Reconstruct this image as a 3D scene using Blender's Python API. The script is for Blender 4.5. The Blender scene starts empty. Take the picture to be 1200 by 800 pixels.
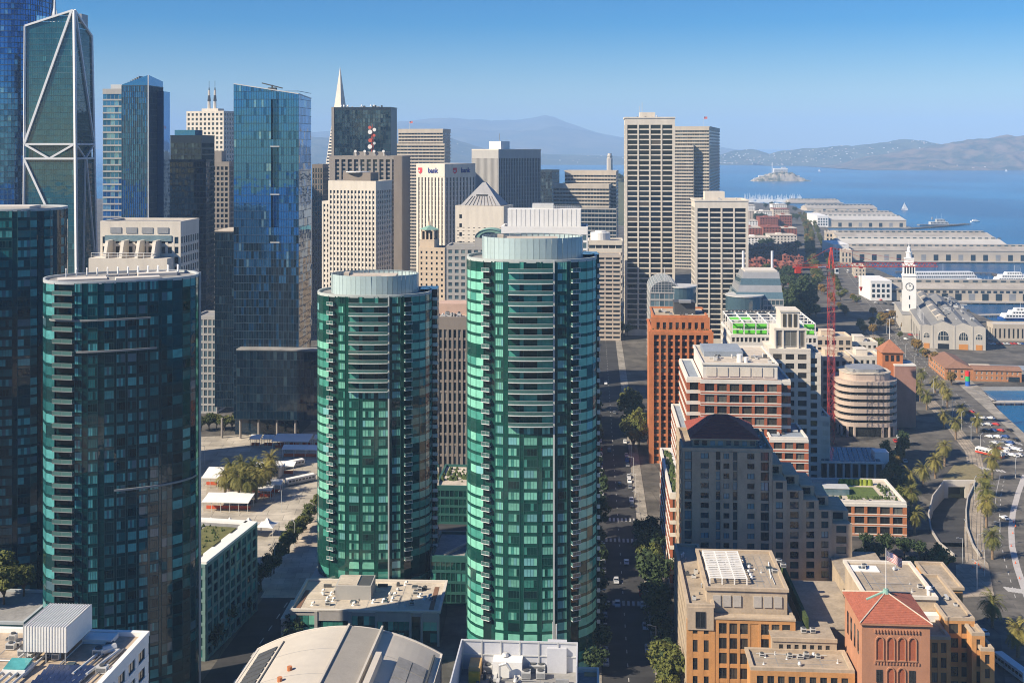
import bpy, bmesh, math, random
from mathutils import Vector, Matrix
R = math.radians
rnd = random.Random(7)

# ------------------------------------------------------------------ camera, sky, sun
# level camera with a vertical lens shift; photo pixel grid is 1200 x 800
F, H, CX, YH = 1350.0, 148.0, 600.0, 172.0
sc = bpy.context.scene
col = sc.collection
cam_d = bpy.data.cameras.new('camera')
cam = bpy.data.objects.new('camera', cam_d)
col.objects.link(cam)
cam.location = (0, 0, H)
cam.rotation_euler = (R(90), 0, 0)
cam_d.sensor_width = 36
cam_d.lens = 36 * F / 1200
cam_d.shift_y = -(400 - YH) / 1200
cam_d.clip_start = 1
cam_d.clip_end = 90000
sc.camera = cam

SUN_EL, SUN_BACK = 37.0, 25.0          # height of the sun, and how far behind the camera's left it stands
sd = Vector((-math.cos(R(SUN_BACK)) * math.cos(R(SUN_EL)), -math.sin(R(SUN_BACK)) * math.cos(R(SUN_EL)), math.sin(R(SUN_EL))))
sun_d = bpy.data.lights.new('sun', 'SUN')
sun_d.energy = 5.0
sun_d.angle = R(0.53)
sun_d.color = (1.0, 0.87, 0.68)
sun = bpy.data.objects.new('sun', sun_d)
col.objects.link(sun)
sun.location = sd * 500
sun.rotation_euler = sd.to_track_quat('Z', 'Y').to_euler()

w = bpy.data.worlds.new('World')
sc.world = w
w.use_nodes = True
nt = w.node_tree
bg = nt.nodes['Background']
sky = nt.nodes.new('ShaderNodeTexSky')
sky.sky_type = 'NISHITA'
sky.sun_disc = False
sky.sun_elevation = R(SUN_EL)
sky.sun_rotation = math.atan2(sd.x, sd.y)
sky.altitude = 100
sky.air_density = 1.0
sky.dust_density = 0.25
sky.ozone_density = 4.5
bg.inputs['Strength'].default_value = 0.060
hs = nt.nodes.new('ShaderNodeHueSaturation')
hs.inputs['Saturation'].default_value = 1.95
hs.inputs['Hue'].default_value = 0.514
nt.links.new(sky.outputs[0], hs.inputs['Color'])
nt.links.new(hs.outputs[0], bg.inputs[0])

vs = sc.view_settings
vs.view_transform = 'Standard'
vs.look = 'None'
vs.exposure = 0.78
vs.gamma = 1.0
vs.use_curve_mapping = False
sc.cycles.use_denoising = True
sc.cycles.filter_width = 1.05
sc.cycles.max_bounces = 6
sc.cycles.diffuse_bounces = 2
sc.cycles.glossy_bounces = 3
sc.cycles.transmission_bounces = 2
sc.cycles.volume_bounces = 2
sc.cycles.caustics_reflective = False
sc.cycles.caustics_refractive = False

# ------------------------------------------------------------------ helpers
def gx(px, Y): return (px - CX) * Y / F
def gz(py, Y): return H - (py - YH) * Y / F
def gY(py, z=0.0): return F * (H - z) / (py - YH)
def G(px, py, z=0.0):
    Y = gY(py, z)
    return (gx(px, Y), Y)

def principled(name):
    m = bpy.data.materials.new(name)
    m.use_nodes = True
    return m, m.node_tree, m.node_tree.nodes['Principled BSDF']

MATS = {}
def solid(name, c, rough=0.8, var=0.18, scale=0.25, fine=2.0, metal=0.0, spec=0.4, bump=0.0, streak=1.0):
    """matte surface with broad blotches and fine grain"""
    if name in MATS: return MATS[name]
    m, t, b = principled(name)
    tc = t.nodes.new('ShaderNodeTexCoord')
    mp = t.nodes.new('ShaderNodeMapping')
    mp.inputs['Scale'].default_value = (1, 1, streak)
    t.links.new(tc.outputs['Object'], mp.inputs[0])
    n1 = t.nodes.new('ShaderNodeTexNoise'); n1.inputs['Scale'].default_value = scale; n1.inputs['Detail'].default_value = 5; n1.inputs['Roughness'].default_value = .65
    n2 = t.nodes.new('ShaderNodeTexNoise'); n2.inputs['Scale'].default_value = fine; n2.inputs['Detail'].default_value = 3
    t.links.new(mp.outputs[0], n1.inputs[0]); t.links.new(tc.outputs['Object'], n2.inputs[0])
    ad = t.nodes.new('ShaderNodeMath'); ad.operation = 'MULTIPLY_ADD'; ad.inputs[1].default_value = .45
    t.links.new(n2.outputs[0], ad.inputs[0]); t.links.new(n1.outputs[0], ad.inputs[2])
    mr = t.nodes.new('ShaderNodeMapRange'); mr.inputs[1].default_value = .42; mr.inputs[2].default_value = 1.02
    t.links.new(ad.outputs[0], mr.inputs[0])
    mx = t.nodes.new('ShaderNodeMix'); mx.data_type = 'RGBA'
    lo = [x * (1 - var) for x in c]; hi = [min(1, x * (1 + var)) for x in c]
    mx.inputs[6].default_value = (*lo, 1); mx.inputs[7].default_value = (*hi, 1)
    t.links.new(mr.outputs[0], mx.inputs[0]); t.links.new(mx.outputs[2], b.inputs['Base Color'])
    b.inputs['Roughness'].default_value = rough
    b.inputs['Metallic'].default_value = metal
    b.inputs['Specular IOR Level'].default_value = spec
    if bump:
        bp = t.nodes.new('ShaderNodeBump'); bp.inputs['Strength'].default_value = bump; bp.inputs['Distance'].default_value = .1
        t.links.new(n2.outputs[0], bp.inputs['Height']); t.links.new(bp.outputs[0], b.inputs['Normal'])
    MATS[name] = m
    return m

def paved(name, c, var=.3, bw=6.0, bh=2.5, joint=.04, rough=.9, rot=-4.0, stain=.35):
    """ground laid in panels or patches, each a little different, with joints and worn stains"""
    if name in MATS: return MATS[name]
    m, t, b = principled(name)
    tc = t.nodes.new('ShaderNodeTexCoord'); mp = t.nodes.new('ShaderNodeMapping'); mp.inputs['Rotation'].default_value = (0, 0, R(rot))
    t.links.new(tc.outputs['Object'], mp.inputs[0])
    br = t.nodes.new('ShaderNodeTexBrick'); br.offset = .37
    br.inputs['Scale'].default_value = 1.0; br.inputs['Brick Width'].default_value = bw; br.inputs['Row Height'].default_value = bh; br.inputs['Mortar Size'].default_value = joint
    br.inputs['Color1'].default_value = (*[x * (1 - var) for x in c], 1); br.inputs['Color2'].default_value = (*[min(1, x * (1 + var)) for x in c], 1); br.inputs['Mortar'].default_value = (*[x * .55 for x in c], 1)
    t.links.new(mp.outputs[0], br.inputs['Vector'])
    n1 = t.nodes.new('ShaderNodeTexNoise'); n1.inputs['Scale'].default_value = .09; n1.inputs['Detail'].default_value = 7; n1.inputs['Roughness'].default_value = .7
    t.links.new(tc.outputs['Object'], n1.inputs[0])
    mr = t.nodes.new('ShaderNodeMapRange'); mr.inputs[1].default_value = .38; mr.inputs[2].default_value = .64; mr.inputs[3].default_value = 1 - stain; mr.inputs[4].default_value = 1.12
    t.links.new(n1.outputs[0], mr.inputs[0])
    mx = t.nodes.new('ShaderNodeMix'); mx.data_type = 'RGBA'; mx.blend_type = 'MULTIPLY'; mx.inputs[0].default_value = 1
    t.links.new(br.outputs['Color'], mx.inputs[6]); t.links.new(mr.outputs[0], mx.inputs[7]); t.links.new(mx.outputs[2], b.inputs['Base Color'])
    b.inputs['Roughness'].default_value = rough
    MATS[name] = m
    return m

def glass(name, c, rough=0.04, ior=1.9, var=0.25, wob=0.05, wscale=0.35, metal=0.0):
    """coated window glass: what lies behind shows as a dark tint, the coat mirrors with a slight warp"""
    if name in MATS: return MATS[name]
    m, t, b = principled(name)
    tc = t.nodes.new('ShaderNodeTexCoord')
    n1 = t.nodes.new('ShaderNodeTexNoise'); n1.inputs['Scale'].default_value = wscale; n1.inputs['Detail'].default_value = 2
    t.links.new(tc.outputs['Object'], n1.inputs[0])
    n3 = t.nodes.new('ShaderNodeTexWhiteNoise'); n3.noise_dimensions = '3D'
    oi = t.nodes.new('ShaderNodeObjectInfo')
    n2 = t.nodes.new('ShaderNodeTexNoise'); n2.inputs['Scale'].default_value = .8; n2.inputs['Detail'].default_value = 2
    t.links.new(tc.outputs['Object'], n2.inputs[0])
    sm = t.nodes.new('ShaderNodeMath'); sm.operation = 'MULTIPLY_ADD'; sm.inputs[1].default_value = .6; 
    t.links.new(oi.outputs['Random'], sm.inputs[0]); t.links.new(n2.outputs[0], sm.inputs[2])
    mr = t.nodes.new('ShaderNodeMapRange'); mr.inputs[1].default_value = .35; mr.inputs[2].default_value = 1.2
    t.links.new(sm.outputs[0], mr.inputs[0])
    mx = t.nodes.new('ShaderNodeMix'); mx.data_type = 'RGBA'
    mx.inputs[6].default_value = (*[x * (1 - var) for x in c], 1); mx.inputs[7].default_value = (*[min(1, x * (1 + var)) for x in c], 1)
    t.links.new(mr.outputs[0], mx.inputs[0]); t.links.new(mx.outputs[2], b.inputs['Base Color'])
    bp = t.nodes.new('ShaderNodeBump'); bp.inputs['Strength'].default_value = wob; bp.inputs['Distance'].default_value = 1.0
    t.links.new(n1.outputs[0], bp.inputs['Height']); t.links.new(bp.outputs[0], b.inputs['Normal'])
    b.inputs['Roughness'].default_value = rough
    b.inputs['IOR'].default_value = ior
    b.inputs['Metallic'].default_value = metal
    MATS[name] = m
    return m

class MB:
    """collects faces; build() links them as ONE mesh object"""
    def __init__(s): s.v = []; s.f = []; s.m = []
    def quad(s, a, b, c, d, m=0):
        i = len(s.v); s.v += [a, b, c, d]; s.f.append((i, i + 1, i + 2, i + 3)); s.m.append(m)
    def tri(s, a, b, c, m=0):
        i = len(s.v); s.v += [a, b, c]; s.f.append((i, i + 1, i + 2)); s.m.append(m)
    def ngon(s, ps, m=0):
        i = len(s.v); s.v += list(ps); s.f.append(tuple(range(i, i + len(ps)))); s.m.append(m)
    def hexa(s, p, m=0):
        i = len(s.v); s.v += p
        for q in ((0, 3, 2, 1), (4, 5, 6, 7), (0, 1, 5, 4), (1, 2, 6, 5), (2, 3, 7, 6), (3, 0, 4, 7)):
            s.f.append(tuple(i + k for k in q)); s.m.append(m)
    def box(s, x0, y0, z0, x1, y1, z1, m=0):
        s.hexa([(x0, y0, z0), (x1, y0, z0), (x1, y1, z0), (x0, y1, z0), (x0, y0, z1), (x1, y0, z1), (x1, y1, z1), (x0, y1, z1)], m)
    def obox(s, o, u, n, a0, a1, b0, b1, z0, z1, m=0):
        P = lambda a, b, z: (o[0] + u[0] * a + n[0] * b, o[1] + u[1] * a + n[1] * b, o[2] + z)
        s.hexa([P(a0, b1, z0), P(a1, b1, z0), P(a1, b0, z0), P(a0, b0, z0), P(a0, b1, z1), P(a1, b1, z1), P(a1, b0, z1), P(a0, b0, z1)], m)
    def prism(s, poly, z0, z1, m=0, mt=None):
        n = len(poly); i = len(s.v)
        s.v += [(x, y, z0) for x, y in poly] + [(x, y, z1) for x, y in poly]
        for k in range(n):
            j = (k + 1) % n
            s.f.append((i + k, i + j, i + n + j, i + n + k)); s.m.append(m)
        s.f.append(tuple(i + n + k for k in range(n))); s.m.append(m if mt is None else mt)
        s.f.append(tuple(i + n - 1 - k for k in range(n))); s.m.append(m)
    def cyl(s, x, y, z0, z1, r0, r1=None, n=10, m=0, cap=True):
        r1 = r0 if r1 is None else r1
        i = len(s.v)
        for z, r in ((z0, r0), (z1, r1)):
            s.v += [(x + r * math.cos(2 * math.pi * k / n), y + r * math.sin(2 * math.pi * k / n), z) for k in range(n)]
        for k in range(n):
            j = (k + 1) % n
            s.f.append((i + k, i + j, i + n + j, i + n + k)); s.m.append(m)
        if cap:
            s.f.append(tuple(i + n + k for k in range(n))); s.m.append(m)
            s.f.append(tuple(i + n - 1 - k for k in range(n))); s.m.append(m)
    def bar(s, p, q, r, n=4, m=0, r1=None):
        p = Vector(p); q = Vector(q); d = (q - p)
        if d.length < 1e-6: return
        d.normalize()
        a = d.cross(Vector((0, 0, 1)))
        if a.length < 1e-3: a = Vector((1, 0, 0))
        a.normalize(); b = d.cross(a)
        i = len(s.v); r1 = r if r1 is None else r1
        for c, rr in ((p, r), (q, r1)):
            for k in range(n):
                t = 2 * math.pi * (k + .5) / n
                s.v.append(tuple(c + a * (rr * math.cos(t)) + b * (rr * math.sin(t))))
        for k in range(n):
            j = (k + 1) % n
            s.f.append((i + k, i + j, i + n + j, i + n + k)); s.m.append(m)
        s.f.append(tuple(i + n + k for k in range(n))); s.m.append(m)
        s.f.append(tuple(i + n - 1 - k for k in range(n))); s.m.append(m)
    def mesh(s, name, mats, smooth=False):
        me = bpy.data.meshes.new(name)
        me.from_pydata(s.v, [], s.f)
        for m in (mats if isinstance(mats, (list, tuple)) else [mats]): me.materials.append(m)
        if len(me.materials) > 1: me.polygons.foreach_set('material_index', s.m)
        if smooth: me.polygons.foreach_set('use_smooth', [True] * len(s.f))
        me.update()
        return me
    def build(s, name, mats, parent=None, smooth=False, kind=None):
        if not s.f: return None
        return link(name, s.mesh(name, mats, smooth), parent, kind=kind)

def link(name, data, parent=None, loc=None, rot=None, kind=None):
    o = bpy.data.objects.new(name, data)
    col.objects.link(o)
    if parent is not None: o.parent = parent
    if loc is not None: o.location = loc
    if rot is not None: o.rotation_euler = rot
    if kind: o['kind'] = kind
    return o

def tag(o, label, cat, group=None):
    o['label'] = label; o['category'] = cat
    if group: o['group'] = group
    return o

def thing(name, label, cat, loc=(0, 0, 0), rz=0.0, group=None):
    o = link(name, None, None, loc, (0, 0, rz))
    o.empty_display_size = 2
    return tag(o, label, cat, group)

def copy_tree(o, parent=None):
    c = o.copy(); col.objects.link(c); c.parent = parent
    for ch in list(KIDS.get(o.name, [])): copy_tree(ch, c)
    return c
KIDS = {}
def freeze(root):
    """remember a prototype's parts so that copies need no scene walk"""
    def rec(o):
        KIDS[o.name] = [k for k in col.objects if k.parent == o]
        for k in KIDS[o.name]: rec(k)
    rec(root)
    return root

# window panes that are objects of their own share one mesh for each size and tint
PANE = {}
def pane(parent, o, u, n, a0, a1, z0, z1, mat, off=.04, name='window', tilt=.006, frame=None, strips=None):
    wd, ht = round(a1 - a0, 2), round(z1 - z0, 2)
    key = (wd, ht, mat.name, frame.name if frame else '', tuple(m.name for m in strips) if strips else '')
    if key not in PANE:
        b = MB()
        ms = [mat]
        if strips:           # sashes of one opening, each with its own blind
            k = len(strips); ms = list(strips) + [frame]
            for i in range(k):
                xa, xb = -wd / 2 + wd * i / k, -wd / 2 + wd * (i + 1) / k
                b.box(xa, -.03, -ht / 2, xb - .05, .03, ht / 2, i)
                b.box(xb - .05, -.07, -ht / 2, xb, .03, ht / 2, k)
            b.box(-wd / 2, -.06, -ht / 2, wd / 2, -.031, -ht / 2 + .09, k); b.box(-wd / 2, -.06, ht / 2 - .09, wd / 2, -.031, ht / 2, k)
        else: b.box(-wd / 2, -.03, -ht / 2, wd / 2, .03, ht / 2)
        if frame and not strips:
            t = .12
            ms.append(frame)
            b.box(-wd / 2, -.10, -ht / 2, -wd / 2 + t, -.031, ht / 2, 1); b.box(wd / 2 - t, -.10, -ht / 2, wd / 2, -.031, ht / 2, 1)
            b.box(-wd / 2 + t, -.10, -ht / 2, wd / 2 - t, -.031, -ht / 2 + t, 1); b.box(-wd / 2 + t, -.10, ht / 2 - t, wd / 2 - t, -.031, ht / 2, 1)
            b.box(-t / 2, -.08, -ht / 2 + t, t / 2, -.031, ht / 2 - t, 1)
        PANE[key] = b.mesh(name, ms)
    c = (a0 + a1) / 2
    return link(name, PANE[key], parent, (o[0] + u[0] * c + n[0] * off, o[1] + u[1] * c + n[1] * off, o[2] + (z0 + z1) / 2),
                (rnd.uniform(-tilt, tilt), 0, math.atan2(u[1], u[0]) + rnd.uniform(-tilt, tilt)))

def pick(pm):
    """pm: list of (material index, weight)"""
    t = rnd.random() * sum(w for _, w in pm)
    for i, wt in pm:
        t -= wt
        if t <= 0: return i
    return pm[-1][0]

def facade(fr, pn, o, u, n, W, z0, z1, cols, rows, pw, bh, dp, db, edge=0.0, top=0.0, bot=0.0, pm=((0, 1),), fm=0, bm=None,
           ind=None, tilt=.005, ext=0.0, piers=True, bands=True, skip=None, frame=None):
    """a grid of window panes behind piers and floor bands; fr takes piers and bands, pn the panes,
    ind = (parent, materials) makes each pane an object of its own"""
    bm = fm if bm is None else bm
    cw = (W - 2 * edge) / cols
    zb, zt = z0 + bot, z1 - top
    ch = (zt - zb) / rows
    if piers:
        for i in range(cols + 1):
            x = edge + i * cw
            a, b = x - pw / 2, x + pw / 2
            if i == 0: a = -ext
            if i == cols: b = W + ext
            fr.obox(o, u, n, a, b, -.02, dp, z0, zt, fm)
    if bands:
        for j in range(rows + 1):
            if j == rows:
                if top > 0: fr.obox(o, u, n, -ext, W + ext, -.02, max(dp, db) + .01, zt - .01, z1, bm)
                else: fr.obox(o, u, n, -ext, W + ext, -.02, db, zt - bh * .5, z1, bm)
            elif j == 0 and bot > 0: fr.obox(o, u, n, -ext, W + ext, -.02, max(dp, db) + .012, z0, zb + bh, bm)
            else: fr.obox(o, u, n, -ext, W + ext, -.02, db, zb + j * ch, zb + j * ch + bh, bm)
    for j in range(rows):
        za, zc = zb + j * ch + bh, zb + (j + 1) * ch
        if j == rows - 1 and top <= 0: zc -= bh * .5
        for i in range(cols):
            if skip and skip(i, j): continue
            a, b = edge + i * cw + pw / 2, edge + (i + 1) * cw - pw / 2
            if i == 0: a = edge + pw / 2
            k = pick(pm)
            if ind:
                pane(ind[0], o, u, n, a, b, za, zc, ind[1][k], tilt=tilt, frame=frame)
            else:
                tx, tz = rnd.uniform(-tilt, tilt) * (b - a) / 2, rnd.uniform(-tilt, tilt) * (zc - za) / 2
                q = []
                for (aa, zz, sx, sz) in ((a, za, -1, -1), (b, za, 1, -1), (b, zc, 1, 1), (a, zc, -1, 1)):
                    off = .05 + sx * tx + sz * tz
                    q.append((o[0] + u[0] * aa + n[0] * off, o[1] + u[1] * aa + n[1] * off, o[2] + zz))
                pn.quad(*q, k)

def solve(L, C, Rr, Y, a, side):
    ca, sa = math.cos(R(a)), math.sin(R(a))
    Px, Py = gx(C, Y), Y
    rL, rR = (L - CX) / F, (Rr - CX) / F
    if side == 'R':
        w = (Px - rL * Py) / (ca + rL * sa)
        d = (rR * Py - Px) / (sa - rR * ca)
        o = (Px - ca * w, Py + sa * w)
    else:
        w = (rR * Py - Px) / (ca + rR * sa)
        d = (rL * Py - Px) / (sa - rL * ca)
        o = (Px, Py)
    return o, w, d

class Bld:
    """box-shaped building; local x runs along the front, y to the back; front-left ground corner is the origin"""
    def __init__(s, name, label, L, C, Rr, Y, ytop, a=4.0, side='R', d=None, cat='building', group=None, h=None):
        o, s.w, dd = solve(L, C, Rr, Y, a, side)
        s.d = d if d is not None else dd
        s.h = h if h is not None else gz(ytop, Y)
        s.a = a; s.Y = Y
        s.root = thing(name, label, cat, (o[0], o[1], 0), -R(a), group)
        s.side = side
    @classmethod
    def world(cls, name, label, o, w, d, h, a=4.0, cat='building', group=None):
        s = cls.__new__(cls)
        s.w, s.d, s.h, s.a, s.Y, s.side = w, d, h, a, o[1], 'F'
        s.root = thing(name, label, cat, (o[0], o[1], 0), -R(a), group)
        return s
    def loc(s, px, py, z):
        """local x, y of the point at height z that the photo shows at px, py"""
        Y = gY(py, z); X = gx(px, Y)
        dx, dy = X - s.root.location.x, Y - s.root.location.y
        ca, sa = math.cos(R(s.a)), math.sin(R(s.a))
        return (dx * ca - dy * sa, dx * sa + dy * ca)
    def face(s, k, z0=0, x0=0, y0=0, w=None, d=None):
        w = s.w if w is None else w; d = s.d if d is None else d
        if k == 'F': return (x0, y0, 0), (1, 0), (0, -1), w
        if k == 'R': return (x0 + w, y0, 0), (0, 1), (1, 0), d
        if k == 'L': return (x0, y0 + d, 0), (0, -1), (-1, 0), d
        if k == 'B': return (x0 + w, y0 + d, 0), (-1, 0), (0, 1), w
    def core(s, mat, x0=0, y0=0, w=None, d=None, z0=0, z1=None, roof=None, name='wall', inset=.12):
        w = s.w if w is None else w; d = s.d if d is None else d
        b = MB(); z1 = s.h if z1 is None else z1
        b.box(x0 + inset, y0 + inset, z0, x0 + w - inset, y0 + d - inset, z1)
        return b.build(name, mat, s.root)
    def roofing(s, mat, rim, x0=0, y0=0, w=None, d=None, z=None, ph=1.0, t=.5, e=.3):
        w = s.w if w is None else w; d = s.d if d is None else d; z = s.h if z is None else z
        b = MB(); b.box(x0 + t, y0 + t, z - .3, x0 + w - t, y0 + d - t, z + .06); b.build('roof', mat, s.root)
        b = MB()
        b.box(x0 - e, y0 - e, z - .02, x0 + w + e, y0 + t, z + ph); b.box(x0 - e, y0 + d - t, z - .02, x0 + w + e, y0 + d + e, z + ph)
        b.box(x0 - e, y0 + t, z - .02, x0 + t, y0 + d - t, z + ph); b.box(x0 + w - t, y0 + t, z - .02, x0 + w + e, y0 + d - t, z + ph)
        b.build('parapet', rim, s.root)
    def block(s, name, mat, x0, y0, x1, y1, z0, z1, lip=0.0, lmat=None):
        b = MB(); b.box(x0, y0, z0, x1, y1, z1)
        o = b.build(name, mat, s.root)
        if lip:
            b = MB(); b.box(x0 - .15, y0 - .15, z1 + .002, x1 + .15, y1 + .15, z1 + lip); b.build('coping', lmat or mat, o)
        return o
    def skin(s, faces, z0, z1, mats, pm, fmat, ind=False, x0=0, y0=0, w=None, d=None, names=('facade', 'glazing'), frame=None, **kw):
        """facade on several faces; kw['cols'] may be a dict by face"""
        fr, pn = MB(), MB()
        fmat = fmat if isinstance(fmat, (list, tuple)) else [fmat]
        cols = kw.pop('cols'); rows = kw.pop('rows')
        for f in faces:
            o, u, n, W = s.face(f, 0, x0, y0, w, d)
            c = cols[f] if isinstance(cols, dict) else max(1, round(cols * W / (s.w if w is None else w)))
            facade(fr, pn, o, u, n, W, z0, z1, c, rows, pm=pm, ind=(s.root, mats) if (ind is True or (ind and f in ind)) else None, frame=frame,
                   ext=kw.get('dp', .1) if f in 'FB' else 0, **{k: v for k, v in kw.items() if k != 'ext'})
        fr.build(names[0], fmat, s.root)
        pn.build(names[1], mats, s.root, kind='stuff')

def rooftop(s, z, x0, y0, x1, y1, n, big=1.0, mats=None, solo=False):
    """cooling units, ducts and hatches on a roof"""
    ms = mats or [MATS['metal_light'], MATS['metal_grey'], MATS['metal_dark']]
    acc = MB()
    for i in range(n):
        b = MB() if solo else acc
        x, y = rnd.uniform(x0, x1), rnd.uniform(y0, y1)
        sx, sy, h = rnd.uniform(.8, 2.2) * big, rnd.uniform(.8, 1.8) * big, rnd.uniform(.7, 1.7) * big
        t = rnd.random(); m = rnd.choice([0, 0, 1, 2])
        nm = 'cooling_unit'
        if t < .5:
            b.box(x - sx / 2, y - sy / 2, z + .15, x + sx / 2, y + sy / 2, z + h, m)
            b.cyl(x, y, z + h + .002, z + h + .25, min(sx, sy) * .38, n=10, m=2)
            for ax in (-.4, .4): b.box(x + ax * sx - .1, y - sy / 2, z, x + ax * sx + .1, y + sy / 2, z + .15, 2)
        elif t < .75:
            nm = 'vent_pipe'
            b.cyl(x, y, z, z + h, .28 * big, n=8, m=m); b.cyl(x, y, z + h, z + h + .35 * big, .5 * big, .15 * big, n=8, m=m)
        else:
            nm = 'duct'
            L = rnd.uniform(2, 5) * big
            if rnd.random() < .5: b.box(x, y - .35, z + .3, x + L, y + .35, z + .95, m); b.box(x, y - .35, z, x + .5, y + .35, z + .3, 2)
            else: b.box(x - .35, y, z + .3, x + .35, y + L, z + .95, m); b.box(x - .35, y, z, x + .35, y + .5, z + .3, 2)
        if solo: b.build(nm, ms, s.root)
    if not solo: acc.build('rooftop_equipment', ms, s.root, kind='stuff')

# ------------------------------------------------------------------ common materials
solid('metal_light', (.62, .62, .6), .5, .12, metal=.3)
solid('metal_grey', (.32, .33, .34), .5, .15, metal=.3)
solid('metal_dark', (.07, .075, .08), .6, .2)
solid('white_paint', (.78, .77, .74), .6, .06)
solid('concrete', (.42, .39, .35), .85, .15)
solid('concrete_pale', (.60, .56, .50), .85, .10)
solid('concrete_warm', (.52, .44, .36), .85, .12)
solid('roof_tan', (.42, .34, .25), .9, .38, scale=.16, fine=1.2)
solid('roof_grey', (.26, .255, .245), .9, .38, scale=.16, fine=1.2)
solid('roof_pale', (.50, .44, .36), .9, .32, scale=.16, fine=1.2)
solid('roof_dark', (.10, .10, .105), .9, .25)
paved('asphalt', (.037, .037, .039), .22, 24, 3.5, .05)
paved('pavement', (.29, .265, .225), .16, 3.0, 3.0, .05)
paved('plaza', (.45, .405, .33), .14, 11, 7, .12)
solid('paint_line', (.45, .44, .42), .7, .3, scale=1.5)
glass('glass_black', (.012, .016, .022), ior=1.7)
glass('glass_dark', (.02, .035, .05), ior=1.75)
glass('glass_mid', (.06, .085, .10), ior=1.7)
glass('glass_blind', (.30, .29, .26), ior=1.5, rough=.15)
# ------------------------------------------------------------------ the setting
from mathutils import noise as mn
def fbm(x, y, o=5):
    v, a, f = 0, 1, 1
    for _ in range(o):
        v += a * mn.noise(Vector((x * f, y * f, 3.1))); a *= .5; f *= 2.03
    return v

def sheet(name, poly, z, mat, world=False):
    pts = poly if world else [G(*p) for p in poly]
    b = MB(); b.ngon([(x, y, z) for x, y in pts])
    o = b.build(name, mat); o['kind'] = 'structure'
    return o

def slab(name, poly, z0, z1, mat, world=False):
    pts = poly if world else [G(*p) for p in poly]
    b = MB(); b.prism(pts, z0, z1)
    o = b.build(name, mat); o['kind'] = 'structure'
    return o

# water
def water_mat():
    m, t, b = principled('bay_water')
    tc = t.nodes.new('ShaderNodeTexCoord')
    mp = t.nodes.new('ShaderNodeMapping'); mp.inputs['Scale'].default_value = (1, .55, 1)
    t.links.new(tc.outputs['Object'], mp.inputs[0])
    n = t.nodes.new('ShaderNodeTexNoise'); n.inputs['Scale'].default_value = .09; n.inputs['Detail'].default_value = 8; n.inputs['Roughness'].default_value = .72
    big = t.nodes.new('ShaderNodeTexNoise'); big.inputs['Scale'].default_value = .0022; big.inputs['Detail'].default_value = 6
    t.links.new(mp.outputs[0], n.inputs[0]); t.links.new(mp.outputs[0], big.inputs[0])
    mx = t.nodes.new('ShaderNodeMix'); mx.data_type = 'RGBA'
    mx.inputs[6].default_value = (.001, .062, .175, 1); mx.inputs[7].default_value = (.009, .145, .325, 1)
    wr = t.nodes.new('ShaderNodeMapRange'); wr.inputs[1].default_value = .38; wr.inputs[2].default_value = .62
    t.links.new(big.outputs[0], wr.inputs[0]); t.links.new(wr.outputs[0], mx.inputs[0]); t.links.new(mx.outputs[2], b.inputs['Base Color'])
    bp = t.nodes.new('ShaderNodeBump'); bp.inputs['Strength'].default_value = .9; bp.inputs['Distance'].default_value = 1.3
    t.links.new(n.outputs[0], bp.inputs['Height']); t.links.new(bp.outputs[0], b.inputs['Normal'])
    b.inputs['Roughness'].default_value = .22
    b.inputs['IOR'].default_value = 1.33
    b.inputs['Specular IOR Level'].default_value = .2
    return m
# city ground with the opening of the sunken ramp
shore_px = [(1300, 600), (1200, 509), (1146, 464), (1135, 453), (1270, 453), (1270, 413), (1270, 377), (1166, 377), (1128, 361), (1108, 343),
            (1085, 337), (1042, 322), (1020, 312), (1002, 298), (985, 283), (968, 266), (950, 252), (930, 241), (870, 236.5), (600, 233), (300, 233)]
shore = [(420, -400), (360, 200)] + [G(*p) for p in shore_px] + [(-4500, 3300), (-4500, -400)]
ramp_l = [(1106, 566), (1093, 583), (1088, 604), (1091, 622), (1101, 638), (1118, 652)]
ramp_r = [(1148, 652), (1140, 640), (1133, 620), (1132, 600), (1134, 585), (1143, 566)]
hole = [G(*p) for p in ramp_l + ramp_r]
bm = bmesh.new()
def loop(pts):
    vs_ = [bm.verts.new((x, y, 0)) for x, y in pts]
    return [bm.edges.new((vs_[i], vs_[(i + 1) % len(vs_)])) for i in range(len(vs_))]
ed = loop(shore) + loop(hole)
bmesh.ops.triangle_fill(bm, edges=ed, use_beauty=False, use_dissolve=False)
for f in bm.faces:
    if f.normal.z < 0: f.normal_flip()
me = bpy.data.meshes.new('ground'); bm.to_mesh(me); bm.free()
paved('city_ground', (.115, .105, .09), .28, 26, 14, .1, stain=.5)
me.materials.append(MATS['city_ground'])
o = link('ground', me, kind='structure')
bm = bmesh.new()
def loop2(pts):
    vs_ = [bm.verts.new((x, y, -2.5)) for x, y in pts]
    return [bm.edges.new((vs_[i], vs_[(i + 1) % len(vs_)])) for i in range(len(vs_))]
ed = loop2([(-40000, -3000), (40000, -3000), (40000, 60000), (-40000, 60000)]) + loop2(shore)
bmesh.ops.triangle_fill(bm, edges=ed, use_beauty=False, use_dissolve=False)
for f in bm.faces:
    if f.normal.z < 0: f.normal_flip()
me = bpy.data.meshes.new('bay_water'); bm.to_mesh(me); bm.free()
me.materials.append(water_mat())
link('bay_water', me, kind='structure')
# sea wall below the ground's edge
b = MB()
for i in range(len(shore) - 4):
    p, q = shore[i + 1], shore[i + 2]
    b.quad((p[0], p[1], -4), (q[0], q[1], -4), (q[0], q[1], 0), (p[0], p[1], 0))
o = b.build('sea_wall', MATS['concrete']); o['kind'] = 'structure'

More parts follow.
